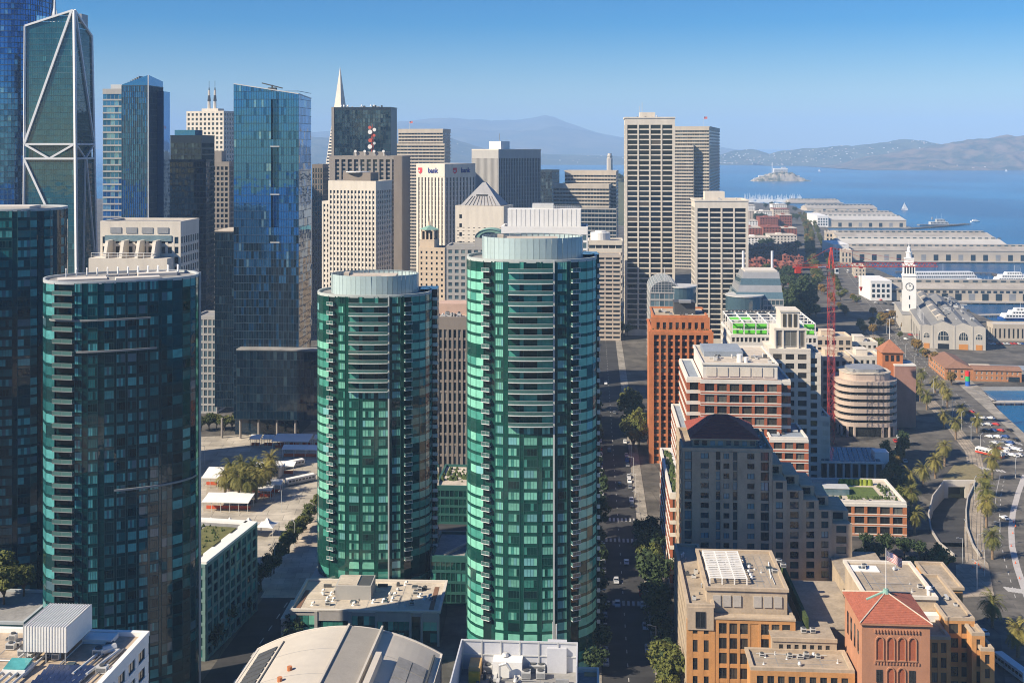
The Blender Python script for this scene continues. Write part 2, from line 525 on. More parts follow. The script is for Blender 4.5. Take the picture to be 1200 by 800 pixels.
# sunken ramp: floor sloping to a portal, side walls, portal wall
b = MB(); zl = [-6.5, -5.6, -4.4, -3.0, -1.4, -.02]
fl = [G(*p) for p in ramp_l]; fr_ = [G(*p) for p in reversed(ramp_r)]
for i in range(5):
    b.quad((*fl[i], zl[i]), (*fl[i + 1], zl[i + 1]), (*fr_[i + 1], zl[i + 1]), (*fr_[i], zl[i]))
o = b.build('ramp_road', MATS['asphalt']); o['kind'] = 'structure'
b = MB()
for side in (fl, fr_):
    for i in range(5):
        p, q = side[i], side[i + 1]
        d = Vector((q[0] - p[0], q[1] - p[1])).normalized(); nn = (-d.y * .25, d.x * .25)
        for (a, za), (c, zc) in (((p, zl[i]), (q, zl[i + 1])),):
            P = [(a[0] - nn[0], a[1] - nn[1]), (c[0] - nn[0], c[1] - nn[1]), (c[0] + nn[0], c[1] + nn[1]), (a[0] + nn[0], a[1] + nn[1])]
            b.hexa([(P[0][0], P[0][1], za - .5), (P[1][0], P[1][1], zc - .5), (P[2][0], P[2][1], zc - .5), (P[3][0], P[3][1], za - .5),
                    (*P[0], 1.1), (*P[1], 1.1), (*P[2], 1.1), (*P[3], 1.1)])
o = b.build('ramp_wall', MATS['concrete']); tag(o, 'pale concrete retaining walls curving round the sunken ramp', 'wall')
p0, p1 = Vector(fl[0]), Vector(fr_[0])
du = (p1 - p0); W_ = du.length; du.normalize()
b = MB()
oo = (p0.x, p0.y, 0); uu = (du.x, du.y); nn = (du.y, -du.x)
b.obox(oo, uu, nn, 0, 2.0, -.8, 0, -6.5, 1.3); b.obox(oo, uu, nn, W_ - 4.5, W_, -.8, 0, -6.5, 1.3)
b.obox(oo, uu, nn, 2.0, W_ - 4.5, -.8, .002, -1.6, 1.3)
o = b.build('portal_wall', MATS['concrete_pale']); tag(o, 'pale concrete portal at the head of the sunken ramp', 'wall')
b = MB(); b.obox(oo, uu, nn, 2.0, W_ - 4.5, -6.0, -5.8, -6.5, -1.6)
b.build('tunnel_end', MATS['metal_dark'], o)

# streets: the grid south of the boulevard runs 4 degrees right of the view axis
GA = 4.0
gv = (math.sin(R(GA)), math.cos(R(GA))); gu = (math.cos(R(GA)), -math.sin(R(GA)))
def grid(x, y):
    """metres along the street grid; origin on the street between the green tower and the brick blocks"""
    return (32.3 + gu[0] * x + gv[0] * (y - 318), 318 + gu[1] * x + gv[1] * (y - 318))
def strip(name, x0, x1, y0, y1, z, mat, th=None):
    poly = [grid(x0, y0), grid(x1, y0), grid(x1, y1), grid(x0, y1)]
    return slab(name, poly, z, z + th, mat, True) if th else sheet(name, poly, z, mat, True)
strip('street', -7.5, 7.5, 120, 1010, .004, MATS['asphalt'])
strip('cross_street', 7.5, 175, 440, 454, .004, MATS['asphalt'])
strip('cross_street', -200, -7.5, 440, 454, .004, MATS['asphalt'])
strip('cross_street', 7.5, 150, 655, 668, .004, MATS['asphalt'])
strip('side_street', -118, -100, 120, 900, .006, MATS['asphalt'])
for (x0, x1) in ((-12.0, -7.5), (7.5, 12.0)):
    for (y0, y1) in ((120, 438), (456, 653), (670, 900)):
        strip('pavement', x0, x1, y0, y1, .004, MATS['pavement'], .13)
b = MB()
def dash(b, x, y, w=.18, L=3.0, z=.012):
    p = [grid(x - w, y), grid(x + w, y), grid(x + w, y + L), grid(x - w, y + L)]
    b.quad(*[(q[0], q[1], z) for q in p])
for y in range(130, 1000, 9):
    dash(b, 0, y, .12, 2.4)
for yc in (434, 458):
    for i in range(9): dash(b, -6.4 + i * 1.6, yc - 2, .4, 4.0)
for i in range(9): dash(b, -6.4 + i * 1.6, 372, .4, 4.0)
for y in range(300, 700, 9): dash(b, -109, y, .18, 4)
o = b.build('street_marking', MATS['paint_line']); o['kind'] = 'structure'

# boulevard along the water, from the near right corner to the far piers
bl = [(1178, 800), (1168, 700), (1158, 650), (1152, 610), (1153, 570), (1150, 535), (1120, 492), (1085, 452), (1058, 420), (1020, 375), (990, 332), (966, 290), (946, 256)]
br = [(955, 256), (986, 290), (1014, 325), (1046, 362), (1064, 390), (1085, 418), (1120, 450), (1165, 488), (1215, 530), (1260, 600), (1290, 700), (1300, 800)]
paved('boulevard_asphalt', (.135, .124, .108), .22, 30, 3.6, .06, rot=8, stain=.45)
sheet('boulevard', bl + br, .008, MATS['boulevard_asphalt'])
# median and lane lines
def along(px, w, z, mat, name, dashed=None):
    b = MB(); pts = []
    P = [Vector(G(*p)) for p in px]
    for i in range(len(P) - 1):
        a, c = P[i], P[i + 1]
        d = (c - a); L = d.length; d.normalize(); n = Vector((-d.y, d.x)) * w
        segs = [(0, L)] if not dashed else [(t, min(L, t + dashed[0])) for t in [k * dashed[1] for k in range(int(L / dashed[1]) + 1)]]
        for s0, s1 in segs:
            A, C = a + d * s0, a + d * s1
            b.quad((A.x - n.x, A.y - n.y, z), (C.x - n.x, C.y - n.y, z), (C.x + n.x, C.y + n.y, z), (A.x + n.x, A.y + n.y, z))
    o = b.build(name, mat); o['kind'] = 'structure'
    return o
bike = [(1204, 700), (1192, 665), (1186, 640), (1185, 620), (1187, 600), (1193, 578), (1201, 556)]
along(bike, 1.1, .016, solid('lane_pale', (.42, .40, .39), .9, .15), 'bicycle_lane')
along([(1190, 700), (1177, 655), (1172, 630), (1171, 610), (1173, 580), (1178, 556)], .12, .02, MATS['paint_line'], 'lane_line', (3, 7))
along([(1165, 600), (1168, 575), (1172, 556)], .1, .02, MATS['paint_line'], 'lane_line')
for k in (-1, 0, 1):
    along([(1180 + k * 14, 530), (1135 + k * 12, 486), (1100 + k * 10, 452), (1070 + k * 8, 418), (1040 + k * 6, 378), (1006 + k * 5, 332), (978 + k * 4, 292), (952 + k * 2, 258)], .12, .02, MATS['paint_line'], 'lane_line', (4, 10))
paved('rail_bed', (.34, .285, .22), .18, 4, 4, .08)
along([(1150, 690), (1143, 655), (1141, 625), (1142, 600), (1147, 565), (1140, 530), (1112, 494), (1082, 462), (1050, 424), (1020, 388)], 3.4, .012, MATS['rail_bed'], 'tram_bed')
def rails():
    P = [Vector(G(*p)) for p in [(1150, 690), (1143, 655), (1141, 625), (1142, 600), (1147, 565), (1140, 530), (1112, 494), (1082, 462), (1050, 424), (1020, 388)]]
    b = MB()
    for off in (-2.4, -.95, .95, 2.4):
        pp = []
        for i, p in enumerate(P):
            d = (P[min(i + 1, len(P) - 1)] - P[max(i - 1, 0)]).normalized()
            pp.append(p + Vector((-d.y, d.x)) * off)
        for a, c in zip(pp, pp[1:]): b.bar((a.x, a.y, .05), (c.x, c.y, .05), .06)
    o = b.build('tram_rail', MATS['metal_dark']); o['kind'] = 'structure'
rails()
# zebra crossings of the boulevard
b = MB()
for (x0, y0, x1, y1, n) in ((1168, 512, 1196, 520, 10), (1180, 690, 1208, 694, 8), (1150, 548, 1176, 552, 7)):
    for i in range(n):
        t = i / (n - 1)
        X, Y = G(x0 + (x1 - x0) * t, y0 + (y1 - y0) * t)
        b.quad((X - .5, Y - 2.2, .024), (X + .5, Y - 2.2, .024), (X + .5, Y + 2.2, .024), (X - .5, Y + 2.2, .024))
o = b.build('crossing_marking', MATS['paint_line']); o['kind'] = 'structure'
slab('promenade', [(1150, 455), (1168, 478), (1204, 511), (1300, 598), (1270, 598), (1200, 518), (1150, 474), (1112, 440), (1085, 408), (1095, 408), (1118, 432)], .006, .14, MATS['pavement'])
slab('traffic_island', [(1122, 700), (1120, 662), (1152, 654), (1158, 660), (1165, 698)], .005, .13, MATS['rail_bed'])
slab('planted_bank', [(1104, 562), (1118, 545), (1140, 543), (1152, 552), (1148, 562)], .006, .16, solid('dry_grass', (.20, .17, .09), .95, .35, scale=.6))

# bus terminal yard
sheet('bus_yard', [(225, 512), (392, 505), (392, 560), (372, 640), (330, 700), (225, 660)], .010, MATS['plaza'])
sheet('yard_island', [(245, 556), (330, 548), (325, 575), (300, 600), (238, 598)], .015, solid('yard_paving', (.36, .31, .24), .9, .2))
sheet('entry_road', [(305, 700), (345, 640), (380, 580), (392, 580), (392, 640), (372, 700)], .013, paved('pale_paving', (.46, .39, .31), .15, 5, 5, .06))

# ------------------------------------------------------------------ far hills, island
def hill_mat(name, c1, c2, sc_):
    m, t, b = principled(name)
    tc = t.nodes.new('ShaderNodeTexCoord'); n = t.nodes.new('ShaderNodeTexNoise')
    n.inputs['Scale'].default_value = sc_; n.inputs['Detail'].default_value = 8; n.inputs['Roughness'].default_value = .7
    t.links.new(tc.outputs['Object'], n.inputs[0])
    r = t.nodes.new('ShaderNodeMapRange'); r.inputs[1].default_value = .42; r.inputs[2].default_value = .58
    t.links.new(n.outputs[0], r.inputs[0])
    mx = t.nodes.new('ShaderNodeMix'); mx.data_type = 'RGBA'
    mx.inputs[6].default_value = (*c1, 1); mx.inputs[7].default_value = (*c2, 1)
    t.links.new(r.outputs[0], mx.inputs[0]); t.links.new(mx.outputs[2], b.inputs['Base Color'])
    b.inputs['Roughness'].default_value = .95
    return m
def ridge(name, prof, Y, D, mat, rough=.16, nx=150, ny=26):
    b = MB(); x0, x1 = prof[0][0], prof[-1][0]
    def crest(px):
        for (a, ya), (c, yc) in zip(prof, prof[1:]):
            if a <= px <= c: return gz(ya + (yc - ya) * (px - a) / (c - a), Y)
        return 0
    pts = []
    for j in range(ny + 1):
        t = j / ny * 1.6
        for i in range(nx + 1):
            px = x0 + (x1 - x0) * i / nx
            X = gx(px, Y); c = max(0, crest(px) + 3)
            yy = Y - D + D * t + 60 * fbm(X / 900, 5.0)
            s = math.sin(min(t, 1) * math.pi / 2) if t <= 1 else math.cos((t - 1) / .6 * math.pi / 2)
            g = 1 - abs(fbm(X / (D * .5), t * 2.1 + Y))
            env = math.sin(min(t, 1.0) * math.pi)
            z = c * s - c * rough * 2.2 * env * (1 - g) + c * rough * .4 * fbm(X / (D * .16), t * 5)
            pts.append((X, yy, max(-3.0, z if t > 0 else -3.0)))
    b.v = pts; k = nx + 1
    for j in range(ny):
        for i in range(nx):
            b.f.append((j * k + i, j * k + i + 1, (j + 1) * k + i + 1, (j + 1) * k + i)); b.m.append(0)
    o = b.build(name, mat, smooth=True); o['kind'] = 'structure'
    RIDGE[name] = (pts, nx, ny)
    return o
RIDGE = {}
hm1 = hill_mat('hill_far', (.05, .07, .05), (.14, .13, .08), .0012)
hm2 = hill_mat('hill_near', (.03, .045, .03), (.17, .125, .08), .006)
hm3 = hill_mat('hill_wooded', (.03, .05, .03), (.09, .10, .06), .004)
ridge('far_mountain', [(250, 185), (330, 162), (370, 155), (420, 150), (463, 144), (495, 141), (527, 139), (578, 142), (610, 141), (639, 136), (650, 139), (662, 144), (696, 155), (727, 162), (780, 168), (830, 172), (900, 185)], 19000, 5200, hm1, nx=220)
ridge('middle_hill', [(250, 170), (340, 160), (460, 166), (500, 163), (524, 161), (545, 168), (575, 177), (640, 181), (720, 183), (790, 188)], 11200, 1700, hm3)
ridge('shore_hill', [(800, 192), (840, 183), (862, 177), (880, 175), (895, 179), (908, 186), (922, 193)], 10200, 700, hm3, nx=60)
ridge('town_hill', [(870, 190), (900, 183), (915, 177), (940, 175), (967, 173), (1016, 170), (1045, 166), (1061, 163), (1080, 166), (1100, 169), (1150, 175), (1280, 180)], 9900, 900, hm3)
ridge('headland_hill', [(965, 197), (985, 194), (1000, 190), (1022, 183), (1045, 180), (1068, 176), (1090, 173), (1120, 167), (1152, 163), (1175, 161), (1200, 159), (1260, 156), (1380, 170)], 8250, 900, hm2, rough=.24, nx=220, ny=40)
# scattered houses on the far shore: too many and too small to count
b = MB(); q = random.Random(3)
for nm, cnt in (('town_hill', 420), ('shore_hill', 130), ('headland_hill', 60), ('middle_hill', 60)):
    pts, nx, ny = RIDGE[nm]
    for _ in range(cnt):
        j = int(ny * .62 * q.random() ** 1.5); i = q.randrange(nx)
        X, Y, Z = pts[j * (nx + 1) + i]; s = q.uniform(2.5, 6.5)
        if Z < 1 or (nm == 'headland_hill' and j > 6): continue
        X += q.uniform(-9, 9); b.box(X - s, Y - s, Z - 8, X + s, Y + s, Z + q.uniform(3, 7), q.choice([0, 1, 1]))
o = b.build('far_house', [MATS['white_paint'], MATS['concrete_warm']], kind='stuff')
tag(o, 'pale houses scattered over the wooded shore across the bay', 'houses')

# prison island
it = thing('island', 'small rocky island with long white cellhouse out in the bay', 'island', (gx(916, 4995), 5040, -2.5))
b = MB(); n = 44; m_ = 9
prof = [(-33, 0), (-31, 3.0), (-22, 7), (-12, 10.5), (-4, 13), (8, 13.5), (16, 12), (22, 7), (28, 4), (33, 1.5), (37, 0)]
def ph(px):
    for (a, ya), (c, yc) in zip(prof, prof[1:]):
        if a <= px <= c: return (ya + (yc - ya) * (px - a) / (c - a)) * 3.0
    return 0
for j in range(m_ + 1):
    t = j / m_
    for i in range(n + 1):
        px = -33 + 70 * i / n; X = px * 3.7
        e = math.sin(math.pi * t) ** .45
        z = ph(px) * e * (1 + .25 * fbm(X / 22, t * 4)) + (2.5 * fbm(X / 9, t * 9) if e > .1 else 0)
        b.v.append((X, -45 + 90 * t, z if 0 < t < 1 else -2))
for j in range(m_):
    for i in range(n):
        k = n + 1; b.f.append((j * k + i, j * k + i + 1, (j + 1) * k + i + 1, (j + 1) * k + i)); b.m.append(0)
b.build('rock', hill_mat('island_rock', (.07, .08, .045), (.42, .36, .28), .03), it)
def isl(nm, px0, px1, z0, z1, y0, y1, mt='white_paint'):
    b = MB(); b.box(px0 * 3.7, y0, z0, px1 * 3.7, y1, z1); o = b.build(nm, MATS[mt], it)
    f = MB(); k = max(2, int((px1 - px0) * 1.2)); wdt = (px1 - px0) * 3.7
    for i in range(k): f.box(px0 * 3.7 + wdt * (i + .25) / k, y0 - .15, z0 + (z1 - z0) * .35, px0 * 3.7 + wdt * (i + .7) / k, y0 - .002, z0 + (z1 - z0) * .8)
    f.build('window', MATS['metal_dark'], o, kind='stuff')
isl('cellhouse', -6, 10, 30, 56, 0, 22); isl('cellhouse', 3, 8, 54, 61, 4, 14)
isl('block', -25, -15, 8, 26, -18, -6); isl('block', -13, -8, 16, 32, -12, 0, 'concrete_warm'); isl('block', 17, 23, 10, 24, -20, -8, 'concrete_pale'); isl('block', -31, -27, 2, 14, -22, -10)
b = MB(); b.cyl(-8 * 3.7, 5, 30, 78, 1.6, 1.2, 8); b.cyl(-8 * 3.7, 5, 78, 82, 2.2, .4, 8); b.build('lighthouse', MATS['white_paint'], it)
b = MB()
for _ in range(70):
    px = q.uniform(-24, 26); X = px * 3.7
    b.cyl(X, q.uniform(-25, 5), 2, ph(px) * .9 + q.uniform(0, 4), 5, 1.5, 6)
b.build('shrubs', hm3, it, kind='stuff')

# hill with a slim tower, behind the banded office blocks
o_ = MB(); cxh, cyh = gx(712, 2420), 2420
for j in range(13):
    for i in range(33):
        a = 2 * math.pi * i / 32; r = 260 * (1 - j / 12)
        o_.v.append((r * math.cos(a), r * math.sin(a), 92 * (1 - (r / 260) ** 1.6) - 2))
for j in range(12):
    for i in range(32): o_.f.append((j * 33 + i, j * 33 + i + 1, (j + 1) * 33 + i + 1, (j + 1) * 33 + i)); o_.m.append(0)
o = o_.build('tower_hill', hm3); o.location = (cxh, cyh, 0); o['kind'] = 'structure'
t_ = thing('observation_tower', 'slim pale fluted tower on a wooded hill behind the office blocks', 'tower', (gx(714.5, 2400), 2400, 86))
b = MB()
for k in range(14):
    a = 2 * math.pi * k / 14; b.cyl(5.1 * math.cos(a), 5.1 * math.sin(a), 0, 38, 1.1, .95, 6)
b.cyl(0, 0, 0, 38, 5.3, 5.0, 20); b.build('shaft', MATS['concrete_pale'], t_)
b = MB(); b.cyl(0, 0, 38, 44, 5.2, 5.2, 20); b.cyl(0, 0, 44, 48, 4.2, 4.2, 20); b.build('crown', MATS['concrete_pale'], t_)
b = MB()
for k in range(12):
    a = 2 * math.pi * k / 12; b.box(5.0 * math.cos(a) - .5, 5.0 * math.sin(a) - .5, 39.5, 5.0 * math.cos(a) + .5, 5.0 * math.sin(a) + .5, 43)
b.build('arcade', MATS['metal_dark'], t_)
# ------------------------------------------------------------------ green glass residential towers
GL = [glass('green_light', (.17, .45, .34), ior=1.55, rough=.12, var=.3),       # pale blinds behind green glass
      glass('green_mid', (.05, .22, .175), ior=1.6, rough=.06, var=.4),
      glass('green_dark', (.008, .045, .038), ior=1.52, var=.4),
      glass('green_black', (.006, .022, .022), ior=1.52),
      glass('green_spandrel', (.008, .055, .042), ior=1.52, rough=.08, var=.3),
      glass('green_blue', (.16, .40, .40), ior=1.6, rough=.08)]
TEAL = [glass('teal_light', (.075, .29, .29), ior=1.5, rough=.12, var=.35),
        glass('teal_mid', (.014, .105, .11), ior=1.5, rough=.06, var=.4),
        glass('teal_dark', (.003, .030, .034), ior=1.5, var=.4),
        glass('teal_black', (.002, .014, .017), ior=1.45),
        glass('teal_spandrel', (.003, .038, .042), ior=1.5, rough=.08, var=.3),
        glass('teal_grey', (.06, .12, .15), ior=1.6, rough=.08)]
solid('slab_grey', (.22, .23, .23), .7, .15); solid('slab_white', (.62, .64, .62), .6, .1)
solid('rail_white', (.42, .45, .45), .45, .1)
glass('rail_glass', (.06, .14, .13), ior=1.6, rough=.08)
glass('screen_glass', (.40, .50, .50), ior=1.6, rough=.14, var=.12)

STRIP = {}
def tower(name, label, pxl, pxr, Y, ytop, b_, ex, yaw, fh, layout, tints, zbot=0, top_floors=0, crown=None, group=None, rim_h=.6, seed=1, soloids=295, backcols=14, litw=1.0):
    """glass tower on a rounded plan. layout: list of (x0, x1, type) as fractions of the front's width"""
    rn = random.Random(seed)
    Yc = Y + b_
    a = (pxr - pxl) * Yc / F / 2
    cx_, cy_ = gx((pxl + pxr) / 2, Yc), Yc
    h = gz(ytop, Y)
    if yaw: a = math.sqrt(a * a - (b_ * math.sin(R(yaw))) ** 2) / math.cos(R(yaw))
    root = thing(name, label, 'tower', (cx_, cy_, 0), R(yaw), group)
    def P(fx):                           # point on the front curve, fx 0..1
        x = (2 * fx - 1)
        return Vector((a * x, -b_ * max(0, 1 - abs(x) ** ex) ** (1 / ex)))
    nf = int(h / fh); z_top = h; z0 = h - nf * fh
    core, wall = MB(), MB()
    out = []
    N = 40
    for i in range(N + 1):
        th = math.pi + math.pi * i / N
        c, s = math.cos(th), math.sin(th)
        out.append((a * math.copysign(abs(c) ** (2 / ex), c), b_ * math.copysign(abs(s) ** (2 / ex), s)))
    back = []
    for i in range(1, N):
        th = math.pi * i / N
        c, s = math.cos(th), math.sin(th)
        back.append((a * math.copysign(abs(c) ** (2 / ex), c), b_ * math.copysign(abs(s) ** (2 / ex), s)))
    outline = out + back
    ins = lambda k: [(x * (1 - k / a), y * (1 - k / b_)) for x, y in outline]
    core.prism(ins(.35), 0, h - .4)
    core.build('wall', tints[3], root)
    # columns: split bays by equal steps
    cols = []
    for (x0, x1, ty) in layout:
        k = {'bay': 4, 'bay2': 2, 'field': 6, 'mid': 5}.get(ty.split(':')[0], 1)
        if ty.startswith('field'): k = max(2, int(round((x1 - x0) * 26)))
        for i in range(k):
            # equal arc steps: ends of the plan bend fast
            f = lambda t: x0 + (x1 - x0) * t
            if x0 < .01: f = lambda t: x0 + (x1 - x0) * t ** 1.9
            if x1 > .99: f = lambda t: x0 + (x1 - x0) * (1 - (1 - t) ** 1.9)
            cols.append((f(i / k), f((i + 1) / k), ty, i, k))
    solo = 0
    light = {}
    for (x0, x1, ty, i, k) in cols:
        p, q = P(x0), P(x1)
        d = q - p; W = d.length
        if W < .05: continue
        d.normalize(); n = (d.y, -d.x)
        o = (p.x, p.y, 0); u = (d.x, d.y)
        base = ty.split(':')[0]
        for j in range(nf):
            za, zc = z0 + j * fh, z0 + (j + 1) * fh
            wb, wt = za + .78, zc - .08
            fl = nf - j                     # floors below the roof, 1 = top
            def quadp(zl, zh, m, off=0.0, tl=.004):
                tz = rn.uniform(-tl, tl); tx = rn.uniform(-tl, tl) * W / 2
                wall.quad((o[0] + n[0] * (off - tx - tz), o[1] + n[1] * (off - tx - tz), zl), (o[0] + u[0] * W + n[0] * (off + tx - tz), o[1] + u[1] * W + n[1] * (off + tx - tz), zl),
                          (o[0] + u[0] * W + n[0] * (off + tx + tz), o[1] + u[1] * W + n[1] * (off + tx + tz), zh), (o[0] + n[0] * (off - tx + tz), o[1] + n[1] * (off - tx + tz), zh), m)
            if base == 'midw' and fl > top_floors: base_ = 'win'
            elif base == 'midd' and fl > top_floors: base_ = 'dark'
            elif base in ('midw', 'midd'): base_ = 'mid'
            else: base_ = base
            if base_ == 'mull':
                continue
            if base_ == 'dark':
                quadp(za, wb - .02, 4); quadp(wb, zc - .02, 2 if rn.random() < .75 else 4)
                continue
            if base_ == 'balc':
                quadp(za, zc, 3 if rn.random() < .6 else 2, -.2)
                continue
            # spandrel and window
            quadp(za, wb - .04, 4)
            kk = (base_, i if base_ != 'bay' else 0, j)
            st = light.get((ty, x0 if base_ in ('win',) else 0, j))
            if base_ in ('bay', 'bay2'):
                if st is None:
                    t = rn.random(); st = 0 if t < .62 * litw else (1 if t < .85 else 2); light[(ty, 0, j)] = st
                m = st if rn.random() < .85 else rn.choice([0, 1, 2, 5])
            elif base_ == 'field':
                t = rn.random(); m = 2 if t < .52 else (1 if t < .78 else (0 if t < .88 else (5 if t < .93 else 3)))
            elif base_ == 'mid':
                t = rn.random(); m = rn.choice([2, 1, 2, 3, 1])
            else:
                t = rn.random(); m = 0 if t < .55 * litw else (1 if t < .75 else (5 if t < .82 else (2 if t < .93 else 3)))
            if base_ == 'win' and solo < soloids and z0 + j * fh > zbot:
                # two or three sashes in one opening
                c = (x0 + x1) / 2
                alt = {0: (0, 1, 5), 1: (1, 2, 0), 5: (5, 1, 0), 2: (2, 2, 1), 3: (3, 2, 2)}[m]
                vs3 = STRIP.setdefault((name, m), [[tints[m if rn.random() < .55 else rn.choice(alt)] for _ in range(4)] for _ in range(7)])
                pane(root, o, u, n, .05, W - .05, wb, wt, tints[m], off=.02, tilt=.008, frame=MATS['mullion_' + name.split('_')[0]], strips=rn.choice(vs3)) ; solo += 1
                quadp(wt, zc, 4)
            else:
                quadp(wb, wt, m, 0.0, .008); quadp(wt + .01, zc, 4)
    # back of the tower
    bp = [Vector(x) for x in ([out[-1]] + back + [out[0]])]
    step = max(1, len(bp) // (backcols + 1))
    bp2 = bp[::step] + ([bp[-1]] if (len(bp) - 1) % step else [])
    for p, q in zip(bp2, bp2[1:]):
        for j in range(nf):
            za, zc = z0 + j * fh, z0 + (j + 1) * fh
            wall.quad((p.x, p.y, za), (q.x, q.y, za), (q.x, q.y, za + .76), (p.x, p.y, za + .76), 4)
            wall.quad((p.x, p.y, za + .78), (q.x, q.y, za + .78), (q.x, q.y, zc), (p.x, p.y, zc), rn.choice([0, 1, 2, 2, 3]))
    wall.build('curtain_wall', tints, root, kind='stuff')
    # thin mullions on every column edge, floor lines
    ml = MB()
    xs = sorted(set([c[0] for c in cols] + [c[1] for c in cols]))
    for x in xs:
        p = P(x); ml.box(p.x - .05, p.y - .10, max(zbot, z0), p.x + .05, p.y + .02, h)
    ml.build('mullions', MATS['mullion_' + name.split('_')[0]], root, kind='stuff')
    for (x0, x1, ty, i, k) in cols:
        if ty.startswith('mull'):
            p = P((x0 + x1) / 2); b = MB(); b.box(p.x - .22, p.y - .55, z0, p.x + .22, p.y + .1, h + .3); b.build('fin', MATS['rail_white'], root)
        elif ty.startswith('balc'):
            p, q = P(x0), P(x1); d = (q - p); W = d.length; d.normalize(); n = Vector((d.y, -d.x))
            b = MB(); dep = 1.15
            b.box(-W / 2, -dep, .06, W / 2, .3, .26, 0)
            b.box(-W / 2, -dep, .262, W / 2, -dep + .05, 1.18, 1); b.box(-W / 2, -dep - .02, 1.182, W / 2, -dep + .05, 1.25, 2)
            for sx in (-1, 1): b.box(sx * (W / 2 - .03) - .03, -dep + .052, .262, sx * (W / 2 - .03) + .03, .25, 1.15, 1)
            for tt in (-.98, 0, .98): b.box(tt * W / 2 - .04, -dep - .03, .26, tt * W / 2 + .04, -dep - .001, 1.2, 2)
            me = b.mesh('balcony', [MATS['slab_white'], MATS['rail_glass'], MATS['rail_white']] if name.startswith('green') else [MATS['slab_grey'], MATS['rail_glass'], MATS['slab_grey']])
            c = (p + q) / 2
            for j in range(nf):
                z = z0 + j * fh
                if z < zbot: continue
                link('balcony', me, root, (c.x, c.y, z), (0, 0, math.atan2(d.y, d.x)))
                if rn.random() < .3:
                    pass
    if top_floors:
        x0 = [c[0] for c in cols if c[2].startswith('mid')][0]; x1 = [c[1] for c in cols if c[2].startswith('mid')][-1]
        pts = [P(x0 + (x1 - x0) * t / 8) for t in range(9)]
        b = MB(); dep = 1.5
        f3 = lambda p, o2, z: (p.x, p.y - o2, z)
        for p, q in zip(pts, pts[1:]):
            b.hexa([f3(p, dep, 0), f3(q, dep, 0), f3(q, -.2, 0), f3(p, -.2, 0), f3(p, dep, .26), f3(q, dep, .26), f3(q, -.2, .26), f3(p, -.2, .26)], 0)
            b.quad(f3(p, dep - .05, .27), f3(q, dep - .05, .27), f3(q, dep - .05, 1.2), f3(p, dep - .05, 1.2), 1)
            b.hexa([f3(p, dep, 1.2), f3(q, dep, 1.2), f3(q, dep - .1, 1.2), f3(p, dep - .1, 1.2), f3(p, dep, 1.26), f3(q, dep, 1.26), f3(q, dep - .1, 1.26), f3(p, dep - .1, 1.26)], 2)
        me = b.mesh('wide_balcony', [MATS['slab_white'], MATS['rail_glass'], MATS['rail_white']])
        for j in range(nf - top_floors, nf): link('wide_balcony', me, root, (0, 0, z0 + j * fh))
    # roof and rim
    b = MB(); b.prism(ins(.5), h - .38, h - .1); b.build('roof', MATS['roof_grey'], root)
    b = MB()
    o1, o2 = outline, ins(.55)
    n_ = len(o1)
    for i in range(n_):
        j = (i + 1) % n_
        b.quad((*o1[i], h - .3), (*o1[j], h - .3), (*o1[j], h + rim_h), (*o1[i], h + rim_h))
        b.quad((*o1[i], h + rim_h), (*o1[j], h + rim_h), (*o2[j], h + rim_h), (*o2[i], h + rim_h))
        b.quad((*o2[j], h - .3), (*o2[i], h - .3), (*o2[i], h + rim_h), (*o2[j], h + rim_h))
    b.build('roof_rim', MATS['rim_' + name.split('_')[0]], root)
    root['h'] = h
    return root, a, h, P, rn

solid('mullion_green', (.03, .11, .095), .5, .1); solid('mullion_teal', (.02, .075, .08), .5, .1)
solid('rim_green', (.44, .48, .46), .6, .12); solid('rim_teal', (.40, .43, .44), .6, .12)

G_LAY = [(0, .135, 'bay:l'), (.135, .195, 'balc'), (.195, .225, 'dark'), (.225, .285, 'win:a'), (.285, .32, 'dark'),
         (.32, .405, 'midw:a'), (.405, .435, 'midd'), (.435, .535, 'midw:b'), (.535, .57, 'midd'), (.57, .652, 'midw:c'), (.652, .664, 'mull'), (.664, .685, 'dark'), (.685, .755, 'win:b'), (.755, .785, 'dark'), (.785, .845, 'balc'), (.845, 1.0, 'bay:r')]
G_LAY2 = [(0, .135, 'bay:l'), (.135, .195, 'balc'), (.195, .225, 'dark'), (.225, .285, 'win:a'), (.285, .32, 'dark'),
          (.32, .405, 'win:c'), (.405, .435, 'dark'), (.435, .535, 'win:d'), (.535, .57, 'dark'), (.57, .65, 'win:e'), (.65, .664, 'mull'),
          (.664, .685, 'dark'), (.685, .755, 'win:b'), (.755, .785, 'dark'), (.785, .845, 'balc'), (.845, 1.0, 'bay:r')]

